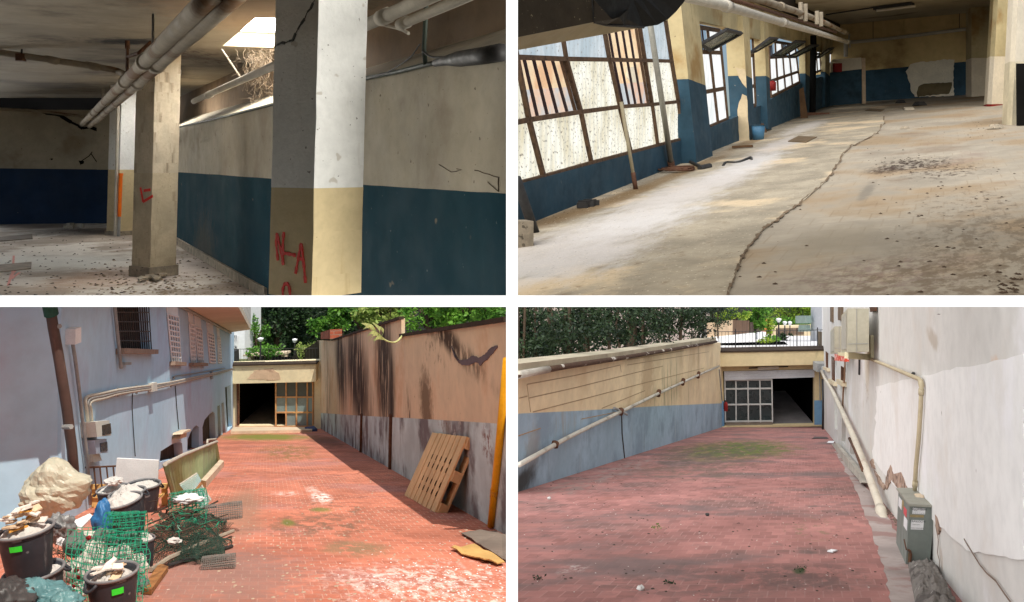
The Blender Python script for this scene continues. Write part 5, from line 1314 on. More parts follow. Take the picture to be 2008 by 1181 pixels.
# ---- yellow pipe, pallet, cardboard on the right
yp = thing('gas_pipe', 'bright yellow pipe standing against the stained wall at the right edge', 'pipe', P(963, 1030, 11.3))
mb = MB(); mb.tube([P(963,1031,11.25), P(979,870,10.8), P(994,705,10.35)], .048, 12); mb.build('pipe_run', mat('yellow_enamel', srgb(222,158,12), .1, 2, .4, .03, streaks=[(srgb(150,96,20), .5, 5, 1, .6)]), yp, True)
mb = MB(); mb.tube([P(969,975,11.1), P(970,960,11.05)], .054, 12); mb.build('joint', mat('yellow_joint', srgb(190,130,16), .1, 4, .4), yp, True)
c_ = [P(793,971,15.0), P(854,1006,12.75), P(917,857,12.55), P(848,848,15.2)]      # bl br tr tl
pa = thing('pallet', 'wooden pallet leaning on edge against the stained wall', 'pallet', c_[0])
M_pal = mat('pallet_wood', srgb(218,184,138), .16, 1, .85, .2, 20, streaks=[(srgb(128,92,56), .6, 14, .9, .54)], spots=[(srgb(70,50,34), 5, .74, .7)])
nrm = (c_[1]-c_[0]).cross(c_[3]-c_[0]).normalized()
if nrm.y > 0: nrm = -nrm
def pp_(s, t, o_=0): return c_[0].lerp(c_[1], s).lerp(c_[3].lerp(c_[2], s), t)+nrm*o_
s0 = 0
for k, wd in enumerate((.19,.12,.13,.12,.13,.12,.13)):
    wq_ = wd-.012; mb = MB(); j = rnd.uniform(-.004,.004)
    q = [pp_(s0, 0+j, .0), pp_(s0+wq_, 0+j, 0), pp_(s0+wq_, 1+j, 0), pp_(s0, 1+j, 0)]
    mb.prism(q, [p-nrm*.025 for p in q], 0, nrm); mb.build('board', M_pal, pa); s0 += wd+.0085
for t in (.0, .43, .86):
    mb = MB(); q = [pp_(0,t,-.026), pp_(1.0,t,-.026), pp_(1.0,t+.14,-.026), pp_(0,t+.14,-.026)]; mb.prism(q, [p-nrm*.025 for p in q], 0, nrm); mb.build('stringer', M_pal, pa)
    for s in (0, .44, .88):
        mb = MB(); q = [pp_(s,t,-.052), pp_(s+.12,t,-.052), pp_(s+.12,t+.14,-.052), pp_(s,t+.14,-.052)]; mb.prism(q, [p-nrm*.08 for p in q], 0, nrm); mb.build('block', M_pal, pa)
for s in (0, .44, .88):
    mb = MB(); q = [pp_(s,0,-.133), pp_(s+.12,0,-.133), pp_(s+.12,1,-.133), pp_(s,1,-.133)]; mb.prism(q, [p-nrm*.025 for p in q], 0, nrm); mb.build('base_board', M_pal, pa)
mb = MB()
for s in (.3,.43,.56,.69,.82):
    for t in (.18,.3,.5,.62): mb.prism([pp_(s+.012,t,.004),pp_(s+.03,t,.004),pp_(s+.03,t+.07,.004),pp_(s+.012,t+.07,.004)], [pp_(s+.012,t,.001),pp_(s+.03,t,.001),pp_(s+.03,t+.07,.001),pp_(s+.012,t+.07,.001)])
mb.build('slot', M_black, pa)
def flat(name, label, cat, px, m, h=.012, amp=1.0, seed=1, fn=gs):
    mb = MB(); r = random.Random(seed); q = [fn(u, v, h+r.uniform(0, .02)) for u, v in rough_outline(px, amp, 9, seed)]
    mb.prism(q, [p-Vector((0,0,.012)) for p in q], 0, Vector((0,0,1))); return tag(mb.build(name, m), label, cat)
flat('cardboard', 'tan cardboard sheet lying flat half in the sun at the right edge', 'cardboard', [(884,1080),(930,1075),(965,1092),(990,1108),(975,1112),(940,1102),(905,1090)], mat('tan_cardboard', srgb(196,160,98), .15, 2, .9, .2, streaks=[(srgb(120,90,60), .5, 3, 3, .6)]), .03, 1.3, 2)
flat('cardboard', 'grey weathered sheet in the shade under the yellow pipe', 'cardboard', [(905,1049),(950,1043),(994,1052),(994,1104),(950,1080),(925,1062)], mat('grey_cardboard', srgb(120,108,98), .2, 2, .95, .2), .02, 1.3, 3)
crumbs('pale_rubble_dust', None, None, SG, lambda r: (r.gauss(870, 90), 1150+r.gauss(0, 35)), 420, .008, M_bwhite, 31, .3)
crumbs('ramp_litter', None, None, SG, lambda r: (r.uniform(420, 980), r.uniform(900, 1178)), 420, .016, mat('dull_litter', srgb(170,150,130), .3, 9), 32, .3)

# ---- the rubble heap on the left of the sunny ramp
M_bucket = mat('scuffed_black_plastic', srgb(54,56,62), .2, 3, .55, .05, 30, spots=[(srgb(150,150,150), 9, .68, .5)], streaks=[(srgb(150,150,150), .7, 9, 1.5, .59), (srgb(96,96,98), .6, 2, 1, .55)])
M_bin = mat('black_plastic_inside', srgb(30,31,34), .2, 4, .6, 0)
M_rim = mat('dusty_bucket_rim', srgb(120,120,122), .3, 6, .8, .1)
M_plaster = mat('white_plaster_rubble', srgb(196,193,188), .08, 8, .95, .5, 30, spots=[(srgb(150,140,130), 20, .7, .6)])
M_tag = mat('green_tape', srgb(60,230,60), .05, 9, .5, 0)
M_card = mat('torn_tile_board', srgb(206,182,152), .2, 4, .9, .2); M_cardo = mat('orange_board', srgb(214,158,76), .15, 4, .9); M_cardw = mat('white_board_chip', srgb(224,216,206), .1, 6, .9)
def blob(mb, c, rx, ry, rz, seed, amp=.25, freq=1.6, n=26, m=0, fold=0, spikes=(), flat=None, crump=0):
    b = len(mb.v); rows = n//2
    sv = Vector((seed*7.13, seed*3.7, seed*1.9))
    for i in range(rows+1):
        th = math.pi*i/rows
        for k in range(n):
            a = 2*math.pi*k/n; d = Vector((math.sin(th)*math.cos(a), math.sin(th)*math.sin(a), math.cos(th)))
            r = 1+amp*mnoise.fractal(d*freq+sv, .9, 2.2, 4)
            if fold: r -= fold*(1-abs(mnoise.noise(d*freq*2.2+sv*1.7)))**5
            if crump: r += crump*(abs(mnoise.noise(d*freq*1.5+sv*.6))*1.2+abs(mnoise.noise(d*freq*3.1+sv*.3))*.6+abs(mnoise.noise(d*freq*6+sv*.9))*.25-.45)
            for sd, sk, sw in spikes:
                r += sk*max(0, d.dot(Vector(sd).normalized()))**sw
            p = Vector((d.x*rx, d.y*ry, d.z*rz))*r
            if flat is not None: p.z = max(p.z, -flat)
            mb.v.append(Vector(c)+p)
    for i in range(rows):
        for k in range(n):
            k2 = (k+1) % n
            mb.f.append([b+i*n+k, b+(i+1)*n+k, b+(i+1)*n+k2, b+i*n+k2]); mb.mi.append(m)
            mb.uv.append([(k/n*6.28*rx, i/rows*3.1*rz), (k/n*6.28*rx, (i+1)/rows*3.1*rz), ((k+1)/n*6.28*rx, (i+1)/rows*3.1*rz), ((k+1)/n*6.28*rx, i/rows*3.1*rz)])
def bucket(label, u, v, w, d, h, tilt=0, tiltx=0, tape=None, ang=0):
    c = P(u, v, d); r = w/2/F*d
    rot = Matrix.Rotation(R(tilt), 3, 'Y') @ Matrix.Rotation(R(tiltx), 3, 'X')
    base = c-rot@Vector((0,0,h))
    o = thing('rubble_bucket', label, 'bucket', base, 'black rubble buckets')
    mb = MB(); mb.lathe(base, [(.001,.005),(r*.70,0),(r*.74,.02),(r*.93,h*.9),(r*.95,h*.97),(r*.90,h*.97),(r*.88,h*.9),(r*.70,.03),(.001,.03)], 30, 0, rot)
    mb.build('body', M_bucket, o, True)
    mb = MB(); mb.lathe(base, [(r*.92,h*.94),(r*1.0,h*.945),(r*1.02,h*.985),(r*.98,h*1.0),(r*.91,h*.99),(r*.91,h*.95)], 30, 0, rot); mb.build('rim', M_rim, o, True)
    for s in (0, math.pi):
        a = ang+s; mb = MB(); x = Vector((math.cos(a), math.sin(a), 0)); t = Vector((-math.sin(a), math.cos(a), 0)); q = []
        for i in range(9): 
            f = i/8*2-1; q.append(base+rot@(x*(r*(.98-.06*abs(f)**2)+.035*(1-f*f))+t*(f*r*.30)+Vector((0,0,h*(.84+.10*abs(f)**3)))))
        mb.tube(q, .012, 6); mb.build('handle', M_bucket, o, True)
    if tape is not None:
        mb = MB(); a0 = tape; q = []
        for i in range(6):
            a = a0+(i/5-.5)*.46; q.append([base+rot@Vector((math.cos(a)*rr, math.sin(a)*rr, z)) for rr, z in ((r*.905, h*.72), (r*.925, h*.83))])
        n_ = [x-base for x, y in q]
        for i in range(5):
            e0 = Vector((q[i][0].x-base.x, q[i][0].y-base.y, 0)).normalized()*.006; e1 = Vector((q[i+1][0].x-base.x, q[i+1][0].y-base.y, 0)).normalized()*.006
            mb.poly([q[i][0]+e0, q[i+1][0]+e1, q[i+1][1]+e1, q[i][1]+e0])
        mb.build('tape_label', M_tag, o)
    return c, r, rot, o
def heap(label, c, r, rot, h, seed, m=M_plaster):
    mb = MB(); b = len(mb.v); n = 24; rings = 7; rr = random.Random(seed)
    mb.v.append(c+rot@Vector((0,0,h)))
    for i in range(1, rings+1):
        for k in range(n):
            a = 2*math.pi*k/n; f = i/rings
            z = h*(1-f*f)+mnoise.noise(Vector((math.cos(a)*f*3+seed, math.sin(a)*f*3, seed)))*.05*(1-f*.6)+rr.gauss(0,.006)-.02*f
            mb.v.append(c+rot@Vector((math.cos(a)*r*.9*f, math.sin(a)*r*.9*f, z)))
    for k in range(n): mb.f.append([b, b+1+k, b+1+(k+1)%n]); mb.mi.append(0); mb.uv.append([(0,0)]*3)
    for i in range(rings-1):
        for k in range(n):
            k2 = (k+1) % n; s = b+1+i*n; mb.f.append([s+k, s+n+k, s+n+k2, s+k2]); mb.mi.append(0); mb.uv.append([(k*.1, i*.1), (k*.1, i*.1+.1), (k*.1+.1, i*.1+.1), (k*.1+.1, i*.1)])
    return tag(mb.build('rubble_heap', m), label, 'rubble')
def chips(label, c, r, rot, seed, n, mats, size, lift=.03):
    rr = random.Random(seed)
    o = thing('board_scraps', label, 'rubble', c)
    for k in range(n):
        mb = MB(); L, W_ = size*rr.uniform(.6,1.3), size*rr.uniform(.3,.6)
        q = [Vector((x, y, 0)) for x, y in rough_outline([(-L,-W_),(L,-W_),(L*.9,W_),(-L*.8,W_)], size*.09, size*.4, seed+k)]
        A = rot @ Matrix.Rotation(rr.uniform(-.4,.4), 3, 'X') @ Matrix.Rotation(rr.uniform(-.5,.35), 3, 'Y') @ Matrix.Rotation(rr.uniform(0,6.28), 3, 'Z')
        cc = c+rot@Vector((rr.uniform(-.55,.55)*r, rr.uniform(-.55,.55)*r, lift+.006*k))
        mb.prism([cc+A@p+A@Vector((0,0,.012)) for p in q], [cc+A@p for p in q]); mb.build('scrap', rr.choice(mats), o)
    return o
# the buckets, back to front
b = bucket('rubble bucket at the back of the heap, a white board leaning behind it', 281, 948, 66, 12.9, .48, 0, 0, None, .3); heap('white plaster filling the bucket at the back of the heap', b[0]-Vector((0,0,.03)), b[1], b[2], .05, 1)
b = bucket('rubble bucket at the back left of the heap, topped by a pale stone', 221, 957, 62, 12.6, .46, -5, 0, None, .2); heap('dusty filling of the bucket under the pale stone', b[0]-Vector((0,0,.02)), b[1], b[2], .06, 2)
mb = MB(); blob(mb, P(222, 944, 12.5), .11, .11, .055, 5, .35, 1.8, 18); tag(mb.build('pale_stone', M_plaster), 'pale lump of stone on top of the back left bucket', 'stone')
b = bucket('middle rubble bucket, tilted, brimming with white plaster', 249, 964, 70, 11.2, .46, -7, 0, None, .1); heap('white plaster heaped on the middle tilted bucket', b[0]-Vector((0,0,.015)), b[1], b[2], .09, 3)
b = bucket('rubble bucket in front of the middle one, tilted, its handle facing the viewer', 238, 979, 78, 10.3, .50, -9, 4, None, -1.9); heap('white plaster heaped on the tilted bucket with the handle in front', b[0]-Vector((0,0,.015)), b[1], b[2], .08, 4)
b = bucket('rubble bucket half hidden behind the right edge of the green mesh', 282, 1054, 42, 8.6, .40, 0, 0, None, 1.2); heap('white plaster in the bucket behind the green mesh', b[0]-Vector((0,0,.01)), b[1], b[2], .04, 5)
b = bucket('lower rubble bucket at the left edge, another bucket standing on it', 66, 1117, 112, 7.0, .42, -5, 0, None, .5); heap('white plaster in the lower bucket at the left edge', b[0]-Vector((0,0,.03)), b[1], b[2], .05, 6)
b = bucket('upper rubble bucket at the left edge, green tape on it, piled with torn boards', 49, 1036, 106, 6.95, .385, -6, 0, -1.45, .55); heap('dusty rubble under the torn boards at the left edge', b[0]-Vector((0,0,.02)), b[1], b[2], .05, 7)
chips('torn tan, orange and white board scraps piled on the left bucket', b[0], b[1]*1.05, b[2], 12, 24, [M_card, M_cardo, M_cardw, M_card, M_cardw], .062, .02)
b = bucket('frontmost rubble bucket with green tape and tan board scraps in it', 219, 1119, 100, 6.55, .40, -3, 0, -.95, -2.05); heap('dusty plaster in the frontmost bucket', b[0]-Vector((0,0,.05)), b[1], b[2], .05, 8)
chips('tan and white board scraps lying in the frontmost bucket', b[0]-Vector((0,0,.01)), b[1]*.8, b[2], 5, 11, [M_card, M_cardw, M_cardw, M_card], .055, .0)
# pallet pieces behind the buckets
op = thing('pallet', 'pale wooden pallet standing upright behind the rubble buckets', 'pallet', P(250, 1005, 13.4))
M_osb = mat('pale_pallet_board', srgb(216,176,112), .16, 3, .9, .2, streaks=[(srgb(150,112,64), .5, 9, 2, .58)])
for (u0, u1, v0, v1) in ((173,330,951,960),(173,330,1000,1008),(173,330,972,977)):
    mb = MB(); PV = Vert((170,13.3),(335,13.6)); mb.slab(PV, [(u0,v1),(u1,v1-1.5),(u1,v0-2),(u0,v0)], .03, 0); mb.build('board', M_osb, op)
for u0, u1 in ((179,194),(203,216),(298,310),(316,328)):
    mb = MB(); mb.slab(PV, [(u0,1002),(u1,1002),(u1,958),(u0,958)], .03, -.032); mb.build('upright', M_osb, op)
mb = MB(); BW = Vert((226,13.25),(312,13.35)); mb.slab(BW, [(224,952),(309,950),(311,903),(229,899)], .03, 0)
tag(mb.build('white_board', M_bwhite), 'plain white board leaning behind the rubble buckets', 'board')
# sack
M_sack = None
def plastic(name, col, trans=.35, rough=.35):
    m, nt, bs = newmat(name); tc = N(nt, 'TexCoord').outputs['Object']
    c = mixc(nt, ramp(nt, noise(nt, tc, 3, 4), .35, .7), tuple(x*.86 for x in col), col); nt.links.new(c, bs.inputs['Base Color'])
    bs.inputs['Roughness'].default_value = rough; tr = N(nt, 'BsdfTranslucent'); nt.links.new(c, tr.inputs[0]); mx = N(nt, 'MixShader'); mx.inputs[0].default_value = trans
    bp = N(nt, 'Bump'); bp.inputs['Strength'].default_value = .5; bp.inputs['Distance'].default_value = .03
    nt.links.new(noise(nt, tc, 9, 5, .6, 1.2), bp.inputs['Height']); nt.links.new(bp.outputs[0], bs.inputs['Normal'])
    nt.links.new(bs.outputs[0], mx.inputs[1]); nt.links.new(tr.outputs[0], mx.inputs[2]); nt.links.new(mx.outputs[0], nt.nodes['Material Output'].inputs[0]); return m
mb = MB(); blob(mb, P(102, 968, 10.3), .31, .26, .235, 4, .12, 1.3, 54, 0, .0, [((.05,0,1),.55,5), ((.9,-.1,.5),.42,9), ((-.8,0,-.1),.1,4), ((1,0,-.2),.16,5), ((-.6,0,-.7),.12,5)], None, .24)
tag(mb.build('plastic_sack', plastic('cream_plastic', srgb(214,210,188), .3), None, False), 'big crumpled cream plastic sack against the blue wall', 'sack')
mb = MB(); blob(mb, P(117, 1036, 8.6), .13, .12, .14, 9, .3, 1.8, 48, 0, .25); tag(mb.build('clear_bag', plastic('clear_grey_plastic', srgb(150,152,152), .3, .25), None, True), 'crumpled clear grey plastic bag beside the left bucket', 'bag')
mb = MB(); blob(mb, P(200, 1025, 8.9), .10, .10, .17, 11, .25, 1.6, 40, 0, .22, [((.25,0,1),.45,6)]); tag(mb.build('blue_bag', plastic('blue_plastic_film', srgb(60,128,186), .25, .4), None, True), 'blue plastic bag poking out above the green mesh', 'bag')
mb = MB(); blob(mb, P(72, 1172, 6.4), .20, .15, .10, 13, .3, 1.6, 56, 0, .22, [((-.1,-.2,1),.5,6), ((1,0,.1),.35,5)]); tag(mb.build('teal_bag', plastic('teal_plastic_film', srgb(110,160,166), .3, .3), None, True), 'teal translucent plastic bag in the lower left corner', 'bag')
mb = MB(); blob(mb, P(125, 1186, 6.3), .14, .12, .08, 14, .25, 1.8, 48, 0, .2); tag(mb.build('teal_bag', plastic('teal_plastic_film_pale', srgb(120,170,174), .3, .3), None, True), 'smaller teal bag beside the bigger one at the bottom edge', 'bag')
mb = MB(); blob(mb, P(18, 1170, 6.3), .18, .16, .12, 15, .25, 1.5, 48, 0, .15); tag(mb.build('dark_bag', mat('dark_bag_plastic', srgb(62,60,60), .2, 3, .5, .1), None, True), 'dark grey bag at the very lower left corner', 'bag')
mb = MB(); q = [P(138,1024,9.6), P(160,1034,9.3), P(182,1012,9.8), P(176,1007,9.9)]; mb.prism(q, [p-Vector((0,.02,.02)) for p in q]); tag(mb.build('plaster_board', M_bwhite), 'small white board strip between the cream sack and the blue bag', 'board')
mb = MB(); q = [P(112,1058,8.0), P(128,1066,7.9), P(131,1058,8.0), P(118,1053,8.0)]; mb.prism(q, [p-Vector((0,.02,.03)) for p in q]); tag(mb.build('white_piece', M_bwhite), 'small white piece at the left edge of the green mesh', 'scrap')
# ---- green wire mesh
M_wire = mat('green_plastic_wire', srgb(18,132,100), .25, 20, .4, 0); M_dnet = mat('dark_green_netting', srgb(34,56,44), .3, 20, .7, 0); M_gwire = mat('galvanised_wire', srgb(110,106,100), .2, 20, .5, 0)
def wire(mb, fn, nu, nv, r, seg=12, ju=0, jv=0):
    for i in range(nu+1): mb.tube([fn(i/nu, k/seg) for k in range(seg+1)], r, 3, 0, False)
    for j in range(nv+1): mb.tube([fn(k/seg, j/nv) for k in range(seg+1)], r, 3, 0, False)
def sheet_fn(q, bulge, seed, w=.03):
    def f(s, t):
        p = q[0].lerp(q[1], s).lerp(q[3].lerp(q[2], s), t)
        n_ = mnoise.noise(Vector((s*2.3+seed, t*2.3, seed)))
        return p+Vector((0,-1,.0))*(bulge*math.sin(math.pi*s)*math.sin(math.pi*t)+w*n_)+Vector((w*.6*mnoise.noise(Vector((s*3,t*3+seed,5))),0,w*.6*mnoise.noise(Vector((s*3+9,t*3,seed)))))
    return f
mb = MB()
wire(mb, sheet_fn([P(127,1190,7.0), P(280,1190,7.0), P(290,1045,7.5), P(132,1040,7.5)], .10, 1), 13, 13, .0032)
wire(mb, sheet_fn([P(140,1170,7.3), P(296,1150,7.3), P(284,1032,7.9), P(150,1035,7.9)], .10, 5, .06), 14, 12, .0028)
wire(mb, sheet_fn([P(180,1150,7.4), P(290,1160,7.3), P(278,1060,7.3), P(190,1050,7.4)], .05, 8, .08), 11, 9, .0028)
def roll(c, ax, r, turns, L, e=1.0, seed=0, a0=0):
    x = ax.normalized(); y = x.cross(Vector((0,0,1))).normalized(); z = y.cross(x)
    def f(s, t):
        a = a0+t*turns*6.283; rr = r*(1-.18*t*turns/2.+.06*mnoise.noise(Vector((s*3+seed, t*4, 2))))
        return c+x*(L*s)+y*(math.cos(a)*rr)+z*(math.sin(a)*rr*e)
    return f
wire(mb, roll(P(212,1036,7.75), Vector((1,.25,.02)), .115, 1.6, .30, .95, 3, -.6), 6, 24, .0032, 20)
wire(mb, roll(P(206,1022,7.9), Vector((1,.2,-.05)), .09, .8, .27, .8, 4, .2), 5, 9, .0034, 14)
tag(mb.build('green_mesh', M_wire), 'big bundle of green wire mesh stuffed with rubbish in front of the buckets', 'wire mesh')
# rubbish inside: pale lumps, a red scrap, bags
rb = thing('mesh_rubbish', 'pale rubbish bags and red scraps stuffed inside the green mesh', 'rubbish', P(205, 1150, 7.7))
M_rb = mat('mixed_rubbish', srgb(206,200,190), .2, 6, .9, .3, 30, second=(srgb(150,150,146), 5, .5, .1), spots=[(srgb(190,60,50), 9, .7, .8), (srgb(70,80,74), 14, .68, .8)])
for k, (u, v, d, s) in enumerate(((150,1070,7.9,.13),(165,1120,7.7,.14),(150,1165,7.5,.12),(205,1060,8.0,.13),(235,1090,7.9,.13),(200,1110,7.9,.15),(255,1060,8.0,.10),(180,1085,7.9,.13),(265,1110,7.9,.12),(240,1140,7.7,.13),(205,1150,7.7,.14),(140,1120,7.7,.11),(270,1150,7.6,.10),(175,1060,8.0,.11))):
    mb = MB(); blob(mb, P(u, v, d), s, s*.7, s*.8, 20+k, .35, 1.7, 22, 0, .15); mb.build('bundle', M_rb if k % 3 else mat('dark_rubbish', srgb(110,112,108), .3, 5, .9, .3), rb, True)
for (u, v) in ((155,1130),(147,1148),(174,1055),(150,1118)):
    mb = MB(); blob(mb, P(u, v, 7.35), .022, .02, .02, u, .4, 2, 10); mb.build('red_scrap', M_red, rb)
# rolls to the right: green roll, dark net, chicken wire
mb = MB()
wire(mb, roll(P(334,992,11.3), Vector((1,.5,.0)), .20, 2.2, .42, .75, 7, .3), 9, 34, .0032, 22)
for k in range(26):
    p = P(rnd.uniform(335,412), rnd.uniform(985,1042), rnd.uniform(9.6,11)); q = [p]
    for j in range(6): q.append(q[-1]+Vector((rnd.gauss(.0,.06), rnd.gauss(0,.05), rnd.gauss(-.02,.04))))
    mb.tube(arc(q, 3), .003, 3, 0, False)
tag(mb.build('green_mesh_roll', M_wire), 'loose green mesh roll beside the green railing', 'wire mesh')
mb = MB(); blob(mb, P(368,978,11.2), .16, .10, .045, 33, .5, 2.2, 26, crump=.4); tag(mb.build('white_rag', M_bwhite, None, True), 'white rag lying on the loose green mesh roll', 'rag')
mb = MB()
def mound(u0, u1, v0, v1, d0_, d1_, h, seed):
    def f(s, t):
        wu = 34*mnoise.noise(Vector((s*2.2, t*2.2, seed+4)))+14*mnoise.noise(Vector((s*6, t*6, seed))); wv_ = 22*mnoise.noise(Vector((s*2.4+5, t*2.4, seed+8)))
        p = P(u0+(u1-u0)*(s+.12*(t-.5))+wu, v0+(v1-v0)*t+wv_*.8, d0_+(d1_-d0_)*t); return p+Vector((0,0,h*math.sin(math.pi*s)**.7*math.sin(math.pi*min(1,t*1.1))*(.7+.6*mnoise.noise(Vector((s*4+seed,t*4,seed))))))
    return f
wire(mb, mound(298,445,1098,1020,8.75,11.4,.16,3), 46, 40, .0026, 26)
wire(mb, mound(310,440,1085,1015,9.0,11.6,.26,9), 40, 34, .0026, 26)
wire(mb, mound(340,450,1102,1050,8.8,10.5,.10,13), 36, 30, .0024, 22)
tag(mb.build('dark_net', M_dnet), 'heap of dark green netting spread on the brick beside the buckets', 'net')
mb = MB()
for k in range(60):
    p = gs(rnd.uniform(285,375), rnd.uniform(1010,1085), rnd.uniform(.02,.22)); q = [p]
    dr_ = Vector((rnd.gauss(.5,.3), rnd.gauss(.25,.5), rnd.gauss(.05,.12)))
    for j in range(3): q.append(q[-1]+dr_*rnd.uniform(.08,.2)+Vector((rnd.gauss(0,.02), rnd.gauss(0,.03), rnd.gauss(0,.02))))
    mb.tube(q, rnd.uniform(.004,.012), 4)
tag(mb.build('brush_scrap', mat('dark_twigs', srgb(62,52,42), .3, 9)), 'tangle of dark twigs and strips under the netting', 'scrap')
for (q, lab) in (((402,1008,10.9,.14,.42,(1,.35,.0)), 'grey chicken wire roll lying beyond the dark net'), ((396,1108,8.6,.10,.30,(1,.25,.02)), 'small grey chicken wire roll at the near end of the stick')):
    mb = MB(); u, v, d, r_, L_, ax = q; f = roll(P(u, v, d), Vector(ax), r_, 1.9, L_, .7, u, 0); wire(mb, f, 16, 44, .0022, 24)
    tag(mb.build('chicken_wire', M_gwire), lab, 'wire mesh')
o = thing('glass_sheet', 'greenish clear glass box pane leaning by the green railing', 'glass', gs(395, 985))
mg, nt, bs = newmat('green_glass'); bs.inputs['Base Color'].default_value = (.55,.75,.68,1); bs.inputs['Roughness'].default_value = .12; bs.inputs['Transmission Weight'].default_value = .55; bs.inputs['Alpha'].default_value = .75
g = [P(352,951,12.6), P(386,929,12.9), P(394,943,12.6), P(372,975,12.0)]; mb = MB(); mb.prism(g, [p-Vector((0,-.02,0)) for p in g]); mb.build('back_pane', mg, o)
g = [P(372,972,12.0), P(393,950,12.4), P(414,980,11.7), P(398,1000,11.4)]; mb = MB(); mb.prism(g, [p-Vector((0,-.02,0)) for p in g]); mb.build('front_pane', mg, o)
mb = MB(); mb.tube([P(394,950,12.38), P(413,982,11.65)], .012, 5); mb.tube([P(352,950,12.6), P(386,928,12.9)], .01, 5); mb.build('edge_strip', M_pipew, o); mb = MB(); mb.tube([P(376,968,12.0), P(395,949,12.35)], .014, 5); mb.build('wood_edge', M_wood, o)
mb = MB(); mb.tube([gs(296,1124,.03), gs(330,1108,.06), gs(400,1078,.07), gs(457,1052,.06)], [.022,.026,.026,.022], 7); tag(mb.build('long_stick', mat('grey_stick', srgb(150,140,124), .25, 3, .9, .2)), 'long grey stick lying over the dark net', 'stick')
mb = MB(); mb.tube([gs(330,1116,.03), gs(455,1075,.02)], .018, 6); tag(mb.build('long_stick', M_darkmetal), 'thin dark rod lying beside the long grey stick', 'rod')
mb = MB(); q = [gs(278,1166,.05), gs(297,1168,.05), gs(330,1121,.05), gs(312,1115,.05)]; mb.prism(q, [p-Vector((0,0,.045)) for p in q], 0, Vector((0,0,1))); tag(mb.build('plank', M_wood), 'short brown plank lying flat right of the frontmost bucket', 'plank')
mb = MB(); blob(mb, P(348,1072,9.3)+Vector((0,-.1,.1)), .07, .05, .03, 41, .4, 2, 16); tag(mb.build('white_lump', M_plaster), 'white plaster lump lying on the dark net', 'rubble')
mb = MB()
for k in range(40):
    q = [P(rnd.gauss(120,10), rnd.gauss(1088,10), 7.6)]
    for j in range(3): q.append(q[-1]+Vector((rnd.gauss(0,.04), rnd.gauss(0,.03), rnd.gauss(0,.04))))
    mb.tube(q, .0022, 3, 0, False)
tag(mb.build('mesh_scrap', M_dnet), 'dark tangle of fine net between the left bucket and the green mesh', 'net')

# ================================================================ lower right: the shady ramp
CUR = 'shady_ramp'
rnd = random.Random(44)
QG = Floor(775, 1.6); kq = (1578-CX)/F
quv = lambda p: (p.x-kq*p.y, p.y)
def qxy(u, v): return quv(QG.at(u, v))
def gq(u, v, h=0.): return QG.at(u, v)+Vector((0,0,h))
QL = Vert((1016, 15.15), (1415, 45.7)); QR = Vert((1620, 41.1), (1848, 1/.1236)); QE = Vert((1400, 45.9), (1620, 45.4))
lb = lambda u: 775+2880/QL.d(u)
rb_ = lambda u: 775+2880/QR.d(u)
M_qramp = mat('shaded_brick_paving', srgb(164,114,107), .22, .7, .93, .35, 30, brick=dict(w=.15, h=.25, m=.007, mc=srgb(190,160,152), k=.28, tint=.55, wear=.5),
    second=(srgb(132,100,94), .5, .5, .16), streaks=[(srgb(104,94,92), .75, .35, .5, .5), (srgb(166,110,98), .6, .4, .7, .56), (srgb(84,78,74), .7, 1.3, .9, .58), (srgb(66,60,56), .6, 4, 2.5, .66)],
    spots=[(srgb(228,220,212), 10, .75, .8), (srgb(60,50,46), 8, .76, .7)],
    stains_and_light=[stain(qxy(1450,880), (2.2,6.5), srgb(92,106,40), .95, ns=(2,.8), rag=1.4, th=.38), stain(qxy(1400,890), (2.4,9), srgb(84,76,66), .7, ns=(1.5,.5), th=.42),
            stain(qxy(1370,925), (1.5,3), srgb(104,94,82), .6, ns=(2,1), th=.45), stain(qxy(1560,1130), (.9,.9), srgb(92,76,72), .7, ns=(3,2), th=.42),
            stain(qxy(1350,1140), (1.2,1.2), srgb(110,88,84), .7, ns=(2,2), th=.46), stain(qxy(1125,1115), (.16,.35), srgb(180,168,162), .7, ns=(9,5), th=.46, rag=1.6),
            stain(qxy(1568,1120), (.08,.2), srgb(60,70,44), .95), stain(qxy(1590,1035), (.5,1.3), srgb(100,104,70), .5, ns=(4,2), th=.5),
            stain(qxy(1220,920), (.6,5), srgb(150,136,130), .6, ns=(3,1), th=.45), stain(qxy(1120,955), (.8,2), srgb(140,126,118), .6, ns=(3,1), th=.45)])
M_qcream = mat('cream_board_marked_render', srgb(230,210,172), .1, .5, .93, .2, 16, second=(srgb(212,188,150), .6, .5, .2), streaks=[(srgb(164,140,110), .45, .5, .22, .6), (srgb(126,108,84), .4, 2.6, .2, .62)],
    stains_and_light=[stain(QL.st(1310,760), (4,1.2), srgb(112,108,84), .75, ns=(1.6,.16), th=.5), stain(QL.st(1360,740), (3,1.6), srgb(134,112,84), .6, ns=(1.6,.16), th=.5), stain(QL.st(1270,740), (1.4,1.2), srgb(166,132,96), .5, rag=1.4)])
M_qblue = mat('weathered_blue_render', srgb(158,182,198), .12, .5, .93, .2, 16, second=(srgb(136,156,172), .6, .48, .15), streaks=[(srgb(168,178,184), .6, 1.6, .16, .56), (srgb(104,100,92), .5, 1.8, .2, .6)],
    stains_and_light=[stain(QL.st(1045,880), (.6,.5), srgb(150,148,144), .7, rag=1.2), stain(QL.st(1020,950), (1.2,.35), srgb(54,52,48), .9, ns=(2,2)), stain(QL.st(1130,800), (2.4,.6), srgb(150,142,124), .5, ns=(2,.4), th=.48)])
